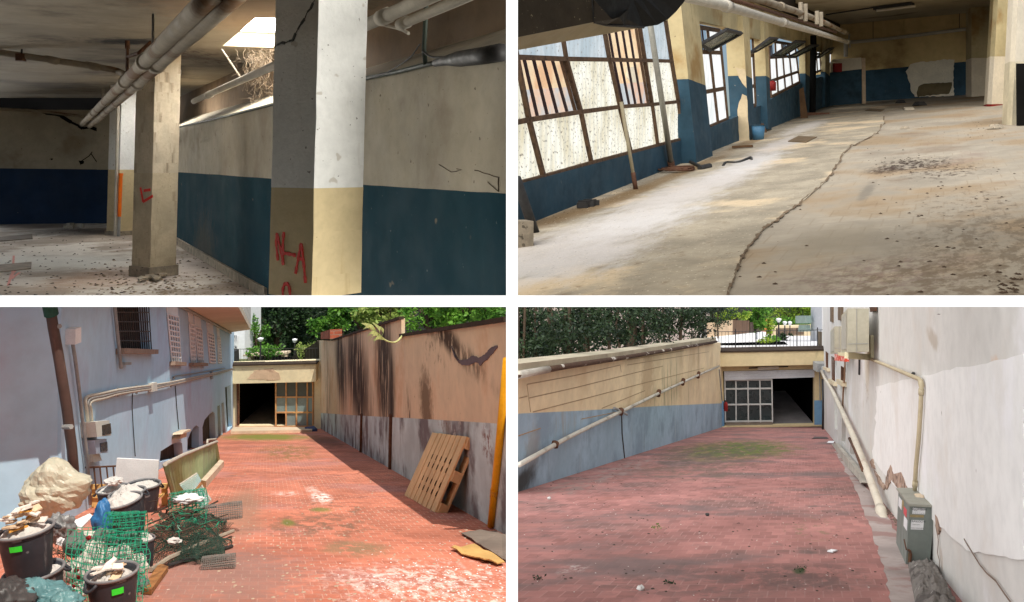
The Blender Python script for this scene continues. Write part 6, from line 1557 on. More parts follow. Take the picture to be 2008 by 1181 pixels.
M_qwhite = mat('patched_white_render', srgb(206,203,197), .05, .5, .93, .22, 14, second=(srgb(200,192,182), .9, .5, .25), streaks=[(srgb(186,176,162), .5, .7, .4, .6), (srgb(224,222,222), .8, .5, .6, .55)],
    spots=[(srgb(120,104,92), 4.2, .77, .8), (srgb(176,160,146), 1.6, .70, .6)],
    stains_and_light=[stain(QR.st(1700,770), (.5,.35), srgb(120,92,78), .95, ns=(7,5), th=.5), stain(QR.st(1680,780), (.9,.5), srgb(140,112,96), .8, ns=(6,5), th=.55), stain(QR.st(1700,700), (.9,.9), srgb(200,182,150), .5),
            stain(QR.st(1830,665), (.5,.12), srgb(170,156,138), .7, rag=1.4), stain(QR.st(1955,720), (.25,.08), srgb(206,170,140), .6, rag=1.4), stain(QR.st(1640,830), (1.4,.5), srgb(150,144,136), .5, ns=(2,2), th=.45)])
M_qend = mat('cream_end_wall', srgb(208,188,146), .1, .5, .92, .15, 16, streaks=[(srgb(120,104,78), .4, 1.0, .4, .6)])
M_qblue2 = mat('blue_end_wall_base', srgb(112,150,180), .1, .6, .92, .15)
# ground
Lp = [(u, lb(u)) for u in (1003, 1016, 1150, 1300, 1415)]; Rp = [(u, rb_(u)) for u in (1612, 1660, 1720, 1800, 1848, 1960)]
mb = MB(); q = [gq(u, v) for u, v in [(1003,1420)] + [(2100,1420)] + Rp[::-1] + Lp[::-1]]
mb.prism(q, [p-Vector((0,0,.02)) for p in q], 0, Vector((0,0,1)), quv); struct(mb.build('ramp', M_qramp))
# left wall
two = [(1003,812),(1150,805),(1300,796),(1418,791)]
top = [(1003,735.5),(1200,707),(1400,673)]
mb = MB()
mb.slab(QL, two+[(1413,672)]+top[::-1][1:], .3, 0, 0); mb.slab(QL, [(1003,lb(1003)),(1150,lb(1150)),(1300,lb(1300)),(1420,lb(1420))]+two[::-1], .3, 0, 1)
lw = tag(mb.build('retaining_wall', [M_qcream, M_qblue]), 'cream wall with a blue lower band along the left of the shady ramp', 'wall')
mb = MB()
M_cop = mat('stone_coping_greyed', srgb(176,164,140), .16, .8, .93, .3, streaks=[(srgb(90,80,66), .6, 1, 2, .56)])
mb.slab(QL, [(1003,728),(1200,700),(1400,668),(1400,662),(1200,691),(1003,713)], .5, .10); mb.build('coping', M_cop, lw)
o = thing('wall_pipe', 'broken brown pipe under the coping, white at its near end', 'pipe', QL.at(1100, 718, .12))
mb = MB(); mb.tube([QL.at(u, v, .12) for u, v in ((1003,734),(1100,717.5),(1200,703),(1300,687),(1400,670))], .055, 8); mb.build('pipe_run', mat('peeling_brown_pipe', srgb(84,62,48), .25, 3, .8, .2, second=(srgb(206,198,184), 1.1, .58, .04)), o, True)
mb = MB(); mb.tube([QL.at(1003,734,.12), QL.at(1062,723.5,.12)], .065, 10); mb.build('white_sleeve', M_pipew, o, True)
mb = MB()                                              # board marks in the render
for line in ([(1033,754),(1130,736),(1216,716)], [(1036,781),(1130,760),(1250,730),(1300,718)], [(1045,808),(1150,781),(1260,752),(1380,722)], [(1018,781),(1034,777)], [(1230,706),(1340,688)], [(1230,716),(1390,690)], [(1140,822),(1220,806)], [(1016,855),(1060,840)], [(1180,801),(1265,766)]):
    for i in range(len(line)-1): mb.pbar(QL, line[i], line[i+1], .018, .012, -.006)
for a, b in (((1033,754),(1040,808)), ((1216,716),(1218,730))): mb.pbar(QL, a, b, .018, .012, -.006)
mb.build('board_mark', mat('board_mark_tan', srgb(170,146,116), .2, 3), lw)
mb = MB(); mb.tube([QL.at(1218,808,.005), QL.at(1219,850,.005), QL.at(1224,lb(1224),.005)], .022, 5); mb.build('joint', M_darkmetal, lw)
o = thing('sloping_pipe', 'long pale pipe sloping down the blue band of the left wall', 'pipe', QL.at(1016, 905, .12))
mb = MB(); mb.tube([QL.at(u, v, .13) for u, v in ((1003,910),(1060,879),(1100,857.5),(1155,831),(1205,808),(1270,777),(1330,750),(1375,730),(1404,718))], .043, 10); mb.build('pipe_run', mat('pale_worn_pipe', srgb(196,190,176), .12, 2, .6, .1, second=(srgb(150,144,132), 1, .52, .1)), o, True)
for u, v in ((1075,871),(1207,807),(1283,771),(1332,749),(1363,735.5)):
    mb = MB(); mb.tube([QL.at(u-1, v+4, .13), QL.at(u+1, v-5, .13)], .07, 8); mb.build('bracket', M_rust, o)
mb = MB(); mb.tube([QL.at(1214,812,.2), QL.at(1206,804,.1), QL.at(1200,800,.05)], .03, 6); mb.build('branch', M_grey, o)
# end wall, beam, shutter, door
mb = MB(); wall_holes(mb, QE, [(1398,840),(1616,836),(1616,706),(1398,708)], [[(1420,836),(1597,833),(1597,724),(1418,728)]], .3)
mb.build_ = None
ge = tag(mb.build('garage_wall', M_qend), 'cream end wall of the shady ramp under a deep beam', 'wall')
mb = MB(); mb.slab(QE, [(1411,836),(1420.5,835.8),(1419.5,787),(1411,787)], .02, .012); mb.slab(QE, [(1597,833),(1614,832.8),(1613.5,785),(1596.5,785.3)], .02, .012); mb.build('blue_base', M_qblue2, ge)
mb = MB(); mb.slab(QE, [(1402,713.5),(1614,709),(1615,681),(1401,684.5)], .7, .7, 0); mb.build('deep_beam', M_qend, ge)
mb = MB(); mb.slab(QE, [(1400,686),(1616,682),(1616,679),(1400,683)], .9, .76); mb.build('coping', M_cope, ge)
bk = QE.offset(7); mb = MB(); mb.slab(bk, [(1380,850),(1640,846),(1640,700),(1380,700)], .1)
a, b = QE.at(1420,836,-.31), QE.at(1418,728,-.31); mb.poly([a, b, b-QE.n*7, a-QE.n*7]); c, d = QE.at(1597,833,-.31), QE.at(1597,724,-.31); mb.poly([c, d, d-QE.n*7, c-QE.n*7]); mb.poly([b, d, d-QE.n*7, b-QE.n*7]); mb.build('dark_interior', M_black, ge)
mb = MB(); q = [a, c, c-QE.n*7, a-QE.n*7]; mb.prism(q, [p-Vector((0,0,.1)) for p in q], 0, Vector((0,0,1))); struct(mb.build('garage_floor', mat('grey_garage_floor', srgb(120,114,112), .2, .8)))
sh = thing('roller_shutter', 'grey roller shutter raised above the shady garage door', 'shutter', QE.at(1508, 744))
mb = MB(); n = 7
for i in range(n):
    t0, t1 = i/n, (i+1)/n; z = lambda t, u: (728-(u-1418)*.022)+t*(17.5-(u-1418)*.012)
    mb.slab(QE, [(1420,z(t1,1420)),(1596.5,z(t1,1596)),(1596.5,z(t0,1596)+.4),(1420,z(t0,1420)+.4)], .06, .06+.02*(i % 2))
mb.build('slats', mat('shutter_steel', srgb(206,208,210), .12, 1, .5, .05, streaks=[(srgb(110,100,92), .4, .6, 2, .6)]), sh)
dr = thing('garage_door', 'grey glazed sliding door of twelve panes closing half the shady garage', 'door', QE.at(1470, 833, 0))
us = [1423, 1444, 1468, 1492, 1515.5]; ut = [1422, 1443.5, 1467, 1490.5, 1514]; vs = [746, 763, 794, 827]
for i in range(4):
    for j in range(3):
        f = lambda k, v: ut[k]+(us[k]-ut[k])*(v-746)/81
        mb = MB(); mb.slab(QE, [(f(i,vs[j+1]),vs[j+1]),(f(i+1,vs[j+1]),vs[j+1]),(f(i+1,vs[j]),vs[j]),(f(i,vs[j]),vs[j])], .02, -.12); mb.build('pane', mat('dark_greenish_pane', srgb(50,60,60), .2, .8, .3, .03, spec=.5) if (i, j) == (0, 0) else bpy.data.materials['dark_greenish_pane'], dr)
mb = MB()
for k in range(5): mb.pbar(QE, (ut[k],746), (us[k],829), .06, .05, -.11)
for v in vs: mb.pbar(QE, (1422,v+.6), (1515,v-.5), .07, .05, -.108)
mb.build('frame', mat('pale_door_frame', srgb(196,196,190), .1, 3, .6, .1), dr)
mb = MB(); mb.slab(QE, [(1424,835.5),(1516,834),(1515.5,828),(1423,829.5)], .06, -.1); mb.build('kick_plate', mat('rusty_kick_plate', srgb(130,120,108), .2, 3, .8), dr)
o = thing('strip_light', 'pale strip light under the deep beam over the roller shutter', 'lamp', QE.at(1505, 720, .1))
mb = MB(); mb.bar(QE.at(1485,721.5,.15), QE.at(1525.5,719.5,.15), .14, .12, QE.n); mb.build('housing', M_pipew, o); mb = MB(); mb.tube([QE.at(1468,721.5,.06), QE.at(1545,718.5,.06)], .03, 6); mb.build('conduit', M_darkmetal, o)
fe = thing('fire_extinguisher', 'red fire extinguisher hanging on the left wall by the shady garage', 'extinguisher', QL.at(1411, 806, .25))
q = QL.at(1411, 805, .3); mb = MB(); mb.lathe(q, [(.001,0),(.09,0),(.10,.03),(.10,.33),(.05,.42),(.03,.46),(.001,.46)], 12); mb.build('cylinder', M_red, fe, True); mb = MB(); mb.box(q+Vector((0,0,.49)), .06, .03, .03); mb.build('valve', M_darkmetal, fe); mb = MB(); mb.tube([q+Vector((0,0,.5)), q+Vector((-.11,0,.4)), q+Vector((-.11,-.02,.1))], .018, 6); mb.build('hose', M_darkmetal, fe)
mb = MB(); mb.tube([QL.at(1406,724,.1), QL.at(1412,786,.1)], .03, 6); tag(mb.build('thin_conduit', M_grey), 'thin conduit dropping to the red extinguisher', 'conduit')
mb = MB(); mb.tube([QE.at(1606,722,.08), QE.at(1607.5,786,.08)], .025, 6); tag(mb.build('thin_conduit', M_grey), 'thin conduit right of the shady garage door', 'conduit')
CUR = 'far_garden'
# ---- terrace and street beyond
TG = lambda u, v, d: P(u, v, d)
mb = MB(); q = [P(1390,684,46.3), P(1625,680,46.3), P(1625,655,95), P(1370,655,95)]; mb.prism(q, [p-Vector((0,0,.4)) for p in q], 0, Vector((0,0,1))); struct(mb.build('terrace', mat('bright_terrace_paving', srgb(206,204,206), .1, .5)))
ra = thing('roof_railing', 'thin iron railing along the edge of the shady garage roof', 'railing', P(1505, 682, 47))
mb = MB()
for i in range(32): u = 1402+i*6.7; vb = 684-(u-1400)*.018; mb.tube([P(u, vb, 46.6), P(u, vb-(33 if i % 6 else 38), 46.6)], .010 if i % 6 else .026, 4)
mb.build('balusters', M_darkmetal, ra); mb = MB(); mb.tube([P(1400,651,46.6), P(1614,647,46.6)], .016, 6); mb.build('handrail', M_darkmetal, ra)
SWp = Vert((1395, 50), (1505, 78))
mb = MB(); mb.slab(SWp, [(1390,690),(1502,676),(1502,651),(1390,662)], .3, 0)
sw_ = tag(mb.build('street_wall', mat('bright_white_wall', srgb(236,236,236), .04, .5)), 'bright white garden wall running back behind the roof railing', 'wall')
for px, m, lab in (([(1392,662),(1440,657),(1440,628),(1392,634)], mat('beige_bamboo_screen', srgb(196,170,140), .15, .5, .9, .2, streaks=[(srgb(150,120,92), .6, 6, .2, .5)]), 'pale bamboo screen standing on the bright garden wall'),
                   ([(1440,657),(1472,653),(1472,629),(1440,628)], mat('brown_bamboo_screen', srgb(104,78,60), .2, .5, .9, .2, streaks=[(srgb(70,52,40), .6, 6, .2, .5)]), 'brown bamboo screen right of the pale one'),
                   ([(1474,652),(1497,650),(1497,634),(1474,632)], mat('dark_screen', srgb(70,54,46), .2, .5, .9, .2), 'darkest bamboo screen at the far end of the garden wall')):
    mb = MB(); mb.slab(SWp, px, .06, -.1); tag(mb.build('bamboo_screen', m), lab, 'screen')
mb = MB(); mb.slab(Vert((1495,79),(1506,79)), [(1496,656),(1504,656),(1504,627),(1496,627)], .6, 0); tag(mb.build('brick_pillar', mat('orange_brick', srgb(196,112,70), .15, 2)), 'orange brick pillar at the end of the garden wall', 'pillar')
gw = thing('garden_wall', 'pale garden wall with a long brown grille in the far garden', 'wall', P(1550, 660, 84)); GWp = Vert((1510,84),(1580,84))
mb = MB(); mb.slab(GWp, [(1510,664),(1592,662),(1592,638),(1510,640)], .4, 0); mb.build('wall', mat('pale_stone_wall', srgb(216,196,160), .1, .6), gw); mb = MB(); mb.slab(GWp, [(1524,658),(1576,656),(1576,643),(1524,644)], .06, .06); mb.build('grille', mat('brown_grille', srgb(110,92,76), .2, .6, .9, .1, streaks=[(srgb(70,56,46), .7, 5, .3, .5)]), gw)
for (u, vb, vt, d, lab) in ((1527,672,624,60,'left one of three white topped lamps in the far garden'), (1539,662,630,74,'middle one of three white topped lamps in the far garden'), (1549,658,630,80,'right one of three white topped lamps in the far garden')): lampost(lab, u, vb, vt, d)
FB = Vert((1588, 62), (1616, 60))
fb_ = thing('white_building', 'white building with a little balcony at the right end of the terrace', 'house', FB.at(1600, 675)); mb = MB(); mb.slab(FB, [(1590,682),(1625,682),(1625,540),(1590,540)], .4, 0); mb.build('wall', M_bwhite, fb_)
mb = MB(); mb.slab(FB, [(1576,634),(1597,634),(1597,619),(1576,619)], .4, .6); mb.slab(FB, [(1578,650),(1596,650),(1594,637),(1580,637)], .3, .5); mb.build('balcony_panel', mat('pale_green_panel', srgb(170,190,176), .1, 2), fb_)
mb = MB(); mb.slab(Vert((1600,49),(1616,48)), [(1602,681),(1616,681),(1616,652),(1602,650)], .1, 0); tag(mb.build('wooden_gate', mat('brown_gate', srgb(130,116,96), .2, .6, .9, .2, streaks=[(srgb(90,76,60), .6, 6, .3, .5)])), 'brown slatted gate at the right end of the roof railing', 'gate')
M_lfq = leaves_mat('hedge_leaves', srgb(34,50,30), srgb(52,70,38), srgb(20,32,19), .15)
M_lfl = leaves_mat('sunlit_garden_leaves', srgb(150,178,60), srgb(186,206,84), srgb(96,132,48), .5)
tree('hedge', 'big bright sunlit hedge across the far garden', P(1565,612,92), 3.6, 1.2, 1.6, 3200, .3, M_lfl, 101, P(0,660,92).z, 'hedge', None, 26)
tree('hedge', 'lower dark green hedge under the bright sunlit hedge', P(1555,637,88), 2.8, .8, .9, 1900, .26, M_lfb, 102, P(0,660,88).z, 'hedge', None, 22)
tree('garden_tree', 'dark green tree drooping over the bamboo screens', P(1480,622,70), 1.2, 1.0, 1.5, 2000, .24, M_lfb, 103, P(0,660,70).z)
tree('garden_tree', 'yellow green bush above the pale bamboo screen', P(1440,618,66), 1.2, .8, .6, 1000, .22, M_lfl, 104, P(0,660,66).z)
tree('shrub', 'bright rounded shrub just behind the roof railing', P(1500,677,53), .7, .6, .42, 800, .16, M_lfl, 105, P(0,688,53).z, 'shrub')
tree('shrub', 'green shrub under the left garden lamp', P(1517,669,58), .6, .6, .45, 700, .16, M_lfb, 106, P(0,682,58).z, 'shrub')
tree('shrub', 'dark low plant right of the left garden lamp', P(1537,662,64), .7, .6, .3, 500, .18, M_lfd, 107, P(0,672,64).z, 'shrub')
tree('shrub', 'pale plant climbing beside the orange brick pillar', P(1510,640,74), .4, .4, 1.1, 600, .2, M_lfl, 108, P(0,664,74).z, 'shrub')
CUR = 'shady_ramp'
# the dark trees over the left wall
QT = QL.offset(1.4)
hl = ['nearest of the dark evergreens over the cream wall, at the left edge', 'second of the dark evergreens over the cream wall', 'third of the dark evergreens over the cream wall, before the thick trunk', 'fourth of the dark evergreens, crown of the thick trunk', 'fifth of the dark evergreens, arching to the right', 'last of the dark evergreens, at the end of the cream wall']
for k, (u, v, rx, rz, nn) in enumerate(((1030,650,1.0,.95,1500), (1095,640,1.2,1.05,1600), (1165,630,1.4,1.0,1500), (1240,616,1.6,1.0,1700), (1320,612,1.9,1.0,1900), (1385,610,1.8,.9,1500))):
    d = QT.d(min(u, 1390)); vb = 725-(u-1003)*.16
    rr = random.Random(200+k); c = P(u, v, d); o = thing('evergreen', hl[k], 'tree', P(u, vb, d), 'dark evergreens over the cream wall')
    mb = MB(); crown(mb, c, rx, .8, rz, int(nn*2.0), .095+.01*k, rr, 22, 0, .2); crown(mb, P(u, v+28, d+.3), rx, .6, rz*.7, int(nn*.5), .095+.01*k, rr, 12, 0, .3); mb.build('crown', M_lfq, o)
    for j in range(6):
        x = P(u+rr.uniform(-30,30), vb, d+rr.uniform(-.3,.5)); mb = MB(); r_ = rr.uniform(.03,.06) if not (k == 3 and j == 0) else .2
        if k == 3 and j == 0: x = P(1238, vb, d)
        mb.tube([x, x+Vector((rr.gauss(0,.05), 0, .9)), x+Vector((rr.gauss(0,.12), 0, 2.6))], [r_, r_*.85, r_*.6], 7); mb.build('trunk', M_bark, o)
mb = MB(); QT2 = QL.offset(3.2); r = random.Random(9)
for k in range(1300):
    u = r.uniform(1004, 1395); v = r.uniform(588, 735-(u-1003)*.16)
    if mnoise.noise(Vector((u*.02, v*.03, 3))) < .28: leaf(mb, QT2.at(u, v, r.uniform(-.4,.4)), r.uniform(.2,.34), r)
tag(mb.build('hedge_backdrop', M_lfd), None, None, None, 'stuff')
CUR = 'far_garden'
mb = MB(); mb.slab(QL.offset(7), [(1000,790),(1392,700),(1392,560),(1000,500)], .3, 0)
tag(mb.build('neighbour_house', mat('pinkish_house_wall', srgb(206,186,176), .1, .4)), 'pinkish house wall glimpsed through gaps in the dark evergreens', 'house')
CUR = 'shady_ramp'
# ---- the white building on the right
hb = thing('white_house', 'tall patched white house wall along the right of the shady ramp', 'house', QR.at(1848, 1131))
M_qpale = mat('fresh_white_patch', srgb(226,224,220), .04, .6, .93, .2, 14, second=(srgb(212,206,198), .9, .5, .25), streaks=[(srgb(232,230,232), .7, .6, .5, .55)], spots=[(srgb(120,104,92), 4.5, .77, .8)])
WA = [(1619,688),(1626,694),(1626,724),(1620,720)]; WB2 = [(1630,697),(1640,704),(1640,752),(1631,744)]; WC = [(1649,717),(1659,723),(1658,752),(1649,746)]
DA = [(1636,780),(1643,786),(1642,845),(1637,840)]; DB = [(1651,818),(1659,826),(1658,873),(1650,865)]; DC = [(1668,852),(1688,880),(1688,915),(1667,890)]
bline = [(1612,rb_(1612)+1),(1650,rb_(1650)),(1700,rb_(1700)),(1760,rb_(1760)),(1848,rb_(1848)),(1960,rb_(1960)),(2030,rb_(2030))]
mb = MB(); wall_holes(mb, QR, bline+[(2030,592),(1612,592)], [WA, WB2, WC, DA, DB, DC], .25); mb.build('wall', M_qwhite, hb)
mb = MB(); mb.slab(QR, rough_outline([(1720,758),(1810,738),(1880,722),(1975,705),(2012,694),(2012,1100),(1900,1080),(1760,960),(1712,900),(1718,830)], 2.2, 12, 3), .02, .012); mb.build('fresh_patch', M_qpale, hb)
def rq(hole, m, d=.16):
    mb = MB(); c = (sum(p[0] for p in hole)/len(hole), sum(p[1] for p in hole)/len(hole)); mb.slab(QR, [(c[0]+(u-c[0])*1.15, c[1]+(v-c[1])*1.06) for u, v in hole], .03, -d); return mb
for h in (WA, WB2, WC):
    w = rq(h, None).build('window', M_wgrey, hb); mb = MB()
    for t in (.25,.5,.75): mb.tube([QR.at(*lerp2(h[0],h[1],t),.02), QR.at(*lerp2(h[3],h[2],t),.02)], .02, 5)
    mb.build('bars', M_rust, w); mb = MB(); mb.pbar(QR, (h[3][0]-1,h[3][1]+2), (h[2][0]+2,h[2][1]+2), .12, .12); mb.build('sill', mat('cream_sill', srgb(206,190,160), .1, 4), w)
rq(DA, None).build('mossy_panel', mat('mossy_panel_mat', srgb(116,112,56), .2, 2), hb); rq(DB, None).build('cellar_door', mat('grey_cellar_door', srgb(150,140,130), .2, 2), hb); rq(DC, None).build('cellar_opening', mat('broken_cellar_opening', srgb(110,84,64), .3, 4, .95, .5, spots=[(srgb(200,190,180), 7, .6, .8)]), hb)
M_crs = mat('plaster_crack_tone', srgb(130,112,98), .2, 8)  # brownish colour of the plaster cracks
M_raw = mat('raw_masonry', srgb(176,150,132), .3, 3, .95, .8, 12, second=(srgb(104,84,72), 4, .5, .08), spots=[(srgb(214,206,198), 7, .64, .8)])
mb = MB()
for k, px in enumerate(([(1737,948),(1742,925),(1749,912),(1754,930),(1770,926),(1776,940),(1783,962),(1774,958),(1762,957),(1750,940),(1740,960)], [(1716,922),(1722,930),(1731,945),(1739,955),(1735,962),(1724,948)], [(1836,1010),(1842,1014),(1846,1040),(1842,1048),(1838,1032)], [(1706,905),(1712,900),(1718,920),(1712,918)])):
    mb = MB(); mb.slab(QR, rough_outline(px, .9, 5, 20+k), .02, .016); mb.build('raw_masonry_patch', M_raw, hb)
for path in ([(1838,1030),(1844,1060),(1842,1085),(1846,1100),(1846,1125)], [(1895,1058),(1910,1082),(1926,1108),(1940,1125),(1958,1140),(1975,1165),(1990,1185)]):
    mb = MB(); p = [QR.at(u, v, .016) for u, v in rough_outline(path, .8, 9, 4)[:max(3, len(path)*3)] if False] or [QR.at(u, v, .016) for u, v in path]
    for i in range(len(p)-1): mb.bar(p[i], p[i+1], .0025+.008*(path[0][0] in (1838,1895)), .004, QR.n)
    mb.build('crack', M_crs, hb)
mb = MB(); mb.slab(QR, [(1640,872),(1652,893),(1700,940),(1706,950),(1710,948),(1703,930),(1665,888),(1650,870)], .1, .16); mb.build('broken_step', mat('broken_concrete_step', srgb(176,170,158), .2, 2, .95, .4), hb)
# air conditioners
def ac(label, q, px_front, px_side, dep):
    o = thing('air_conditioner', label, 'air conditioner', q); return o
M_ac = mat('cream_ac_casing', srgb(176,170,150), .07, 1.5, .5, .05, streaks=[(srgb(150,140,116), .4, 2, .4, .6)]); M_acf = mat('ac_fan_side', srgb(168,164,152), .08, 3, .6, .05)
def acbox(label, uf0, uf1, vt, vb, uw, dfront, dback):
    """front face towards the viewer from uf0..uf1; standing off the wall"""
    o = thing('air_conditioner', label, 'air conditioner', P(uf0, vb, dfront))
    a, b, c, d = P(uf0, vb, dfront), P(uf1, vb-1, dfront), P(uf1, vt, dfront), P(uf0, vt, dfront)
    bk = Vector((kq*(dback-dfront), dback-dfront, -.207*(dback-dfront))); dz = Vector((0,0,-(vb-702)/F*(0)))
    mb = MB(); mb.prism([a, b, c, d], [p+bk+Vector((0,0,0)) for p in (a, b, c, d)]); mb.build('casing', M_ac, o)
    mb = MB(); e = Vector((-.012,0,0)); m0_, m1_ = .12, .88
    q = [a.lerp(a+bk,m0_).lerp((d).lerp(d+bk,m0_),.08)+e, a.lerp(a+bk,m1_).lerp(d.lerp(d+bk,m1_),.08)+e, a.lerp(a+bk,m1_).lerp(d.lerp(d+bk,m1_),.92)+e, a.lerp(a+bk,m0_).lerp(d.lerp(d+bk,m0_),.92)+e]
    mb.prism(q[::-1], [p-e*.9 for p in q[::-1]]); fan = mb.build('fan_grille', M_acf, o)
    mb = MB(); f_ = Vector((0,-.006,0)); mb.bar(a.lerp(d,.19)+f_, b.lerp(c,.19)+f_, .005, .007); mb.bar(a.lerp(b,.42)+f_, d.lerp(c,.42)+f_, .004, .006); mb.build('casing_seam', M_grey, o)
    return o, a, b, c, d, bk
acbox('nearer and larger cream air conditioner on the bracket of the white house', 1662, 1704, 605, 691, 0, 14.4, 16.8)
acbox('farther air conditioner on the white house, behind the larger one', 1637, 1657, 640, 693, 0, 20.5, 24.0)
o = thing('wall_bracket', 'cream steel bracket carrying the larger air conditioner', 'bracket', QR.at(1712, 700))
mb = MB(); mb.slab(QR, [(1707,702),(1714,702),(1713,658),(1708,658)], .05, .05); mb.bar(P(1660,697,14.6), QR.at(1712,701,.04), .06, .10); mb.bar(P(1646,694,17.3), P(1663,696,14.7), .06, .06); mb.build('arm', mat('cream_steel', srgb(206,196,160), .1, 3, .6), o)
mb = MB(); mb.bar(P(1640,701,20.4), P(1661,702.5,18.0), .08, .14); tag(mb.build('red_clip_bar', mat('red_white_tape', srgb(196,70,50), .2, 14, .6, 0, spots=[(srgb(230,220,210), 9, .55, .9)])), 'red and white bar under the farther air conditioner', 'bracket')
mb = MB(); mb.slab(QR, [(1712,612),(1722,610),(1722,592),(1710,592)], .03, .05); tag(mb.build('junction_box', M_rust), 'dark little box above the larger air conditioner', 'box')
for px, lab in (([(1631,631),(1635,632),(1635,592),(1631,592)], 'left one of two brown shutters above the air conditioners'), ([(1647,628),(1654,629),(1654,592),(1647,592)], 'right one of two brown shutters above the air conditioners')):
    mb = MB(); mb.slab(QR, px, .06, .06); tag(mb.build('shutter', mat('brown_shutter', srgb(110,92,74), .2, .5, .8, .2, streaks=[(srgb(70,56,44), .6, .6, 9, .5)])), lab, 'shutter')
# pipes on the white house
def qpipe(name, label, pts, r, m, off=.05, collars=()):
    o = thing(name, label, 'pipe', QR.at(*pts[-1], off)); mb = MB(); p = [QR.at(u, v, off) for u, v in pts]; mb.tube(p, r, 10); mb.build('pipe_run', m, o, True)
    for u, v, u2, v2 in collars: mb = MB(); mb.tube([QR.at(u,v,off), QR.at(u2,v2,off)], r*1.25 if not isinstance(r, list) else .05, 10); mb.build('joint', m, o, True)
    return o
M_beige = mat('beige_pvc', srgb(186,172,142), .1, 2, .6, .05, streaks=[(srgb(130,112,86), .5, 5, 1, .6)])
qpipe('conduit', 'beige pipe bending down the white house to the grey meter cabinet', [(1708,703),(1740,715),(1780,731),(1812,744),(1817,748),(1818,755),(1816,800),(1812,860),(1806,920),(1804,962)], .022, M_beige, .05, [(1816,748,1818,758),(1817.5,764,1817,775),(1805,945,1804,955)])
mb = MB(); mb.tube([QR.at(1794,738,.03), QR.at(1797,733,.03)], .02, 6); tag(mb.build('pipe_hook', M_darkmetal), 'small dark hook on the beige pipe of the white house', 'hook')
dp = qpipe('downpipe', 'long pale rainwater pipe sloping down along the foot of the white house', [(1617,728),(1624,742),(1640,765),(1659,800),(1690,862),(1720,930),(1745,990),(1757,1025)], .06, mat('pale_rain_pipe', srgb(206,196,178), .1, 1.5, .6, .05, streaks=[(srgb(150,110,84), .5, 3, 1, .58)]), .14, [(1748,1000,1751,1008)])
qpipe('downpipe', 'short brown pipe length lying along the sloping rainwater pipe', [(1686,862),(1697,880),(1708,903),(1718,925)], .03, M_rust, .2)
qpipe('downpipe', 'thin brown pipe climbing the white house from the sloping pipe to the air conditioners', [(1657,806),(1658,770),(1661,740),(1662,705)], .022, mat('brownish_pipe', srgb(150,116,92), .2, 3), .06)
qpipe('downpipe', 'dark thin pipe at the far corner of the white house', [(1618,842),(1618.5,790),(1617,745)], .05, M_darkmetal, .1)
mb = MB(); mb.box(P(1612,719,44.4), .34, .3, .2); mb.tube([P(1615,722,44), P(1618,730,43)], .12, 8); tag(mb.build('rain_hopper', M_grey), 'grey rainwater hopper in the corner above the shady garage', 'hopper')
mb = MB(); mb.tube([QR.at(1688.5,705,.03), QR.at(1688,735,.03)], .02, 6); tag(mb.build('drip_hose', M_darkmetal), 'dark drip hose hanging below the larger air conditioner', 'hose')
# meter cabinet
M_cab = mat('weathered_grey_green_cabinet', srgb(116,122,116), .08, 1.5, .6, .1, 30, streaks=[(srgb(86,92,88), .5, 3, .8, .56), (srgb(146,150,140), .4, 6, 2, .62)])
cb = thing('meter_cabinet', 'grey green metal meter cabinet with stickers at the foot of the white house', 'cabinet', gq(1778, 1113))
dF = QG.d(1778, 1110)+.05; dB = dF+1.25
f0, f1_, f2, f3 = P(1776,1110,dF), P(1822.5,1110,dF), P(1834.5,992.5,dF), P(1784,990,dF)
k0 = dB
b0, b1_, b2, b3 = P(1757,1072,dB), P(1790,1074,dB), P(1808,960.5,dB), P(1762,960,dB)
mb = MB(); mb.prism([f0, f1_, f2, f3], [b0, b1_, b2, b3]); mb.build('body', M_cab, cb)
mb = MB(); lid = [f3+Vector((-.015,-.02,.0)), f2+Vector((.015,-.02,0)), b2+Vector((.015,.02,0)), b3+Vector((-.015,.02,0))]; mb.prism([p+Vector((0,0,.012)) for p in lid], [p-Vector((0,0,.008)) for p in lid], 0, Vector((0,0,1))); mb.build('lid', mat('lid_grey', srgb(150,148,136), .1, 3, .7, .2), cb)
M_stk = mat('white_sticker', srgb(222,222,222), .04, 9, .6, 0); M_ink = mat('black_ink', (.015,.015,.015), .05, 9, .6, 0); M_stkr = mat('red_sticker', srgb(206,84,90), .1, 9, .6, 0); M_gold = mat('worn_gold_sticker', srgb(150,134,96), .2, 20, .7, 0)
def fpt(s, t, o_=.002): return f0.lerp(f1_, s).lerp(f3.lerp(f2, s), t)+Vector((0,-o_,0))
def sticker(s0, s1, t0, t1, m, lines=()):
    mb = MB(); q = [fpt(s0,t0), fpt(s1,t0), fpt(s1,t1), fpt(s0,t1)]; mb.prism(q, [p+Vector((0,.001,0)) for p in q]); st = mb.build('sticker', m, cb)
    if lines:
        mb = MB()
        for (txt, tt, size, ss) in lines:
            xa = (fpt(1,tt)-fpt(0,tt)).normalized(); ya = (fpt(.5,1)-fpt(.5,0)).normalized(); add_text(mb, txt, size, fpt(ss, tt, .004), xa, ya)
        mb.build('lettering', M_ink, st)
sticker(.12, .62, .855, .955, M_stk, [('SGOMBERI', .935, .030, .37), ('=== - - -', .905, .020, .3), ('= = = = = =', .87, .022, .37)])
sticker(.03, .58, .80, .842, M_gold); sticker(.10, .60, .60, .755, M_stk, [('TRASLOCHI', .735, .027, .35), ('======', .68, .020, .30), ('=== ======', .622, .022, .35)])
def spt(s, t): return f0.lerp(b0, s).lerp(f3.lerp(b3, s), t)+Vector((-.004,-.001,0))
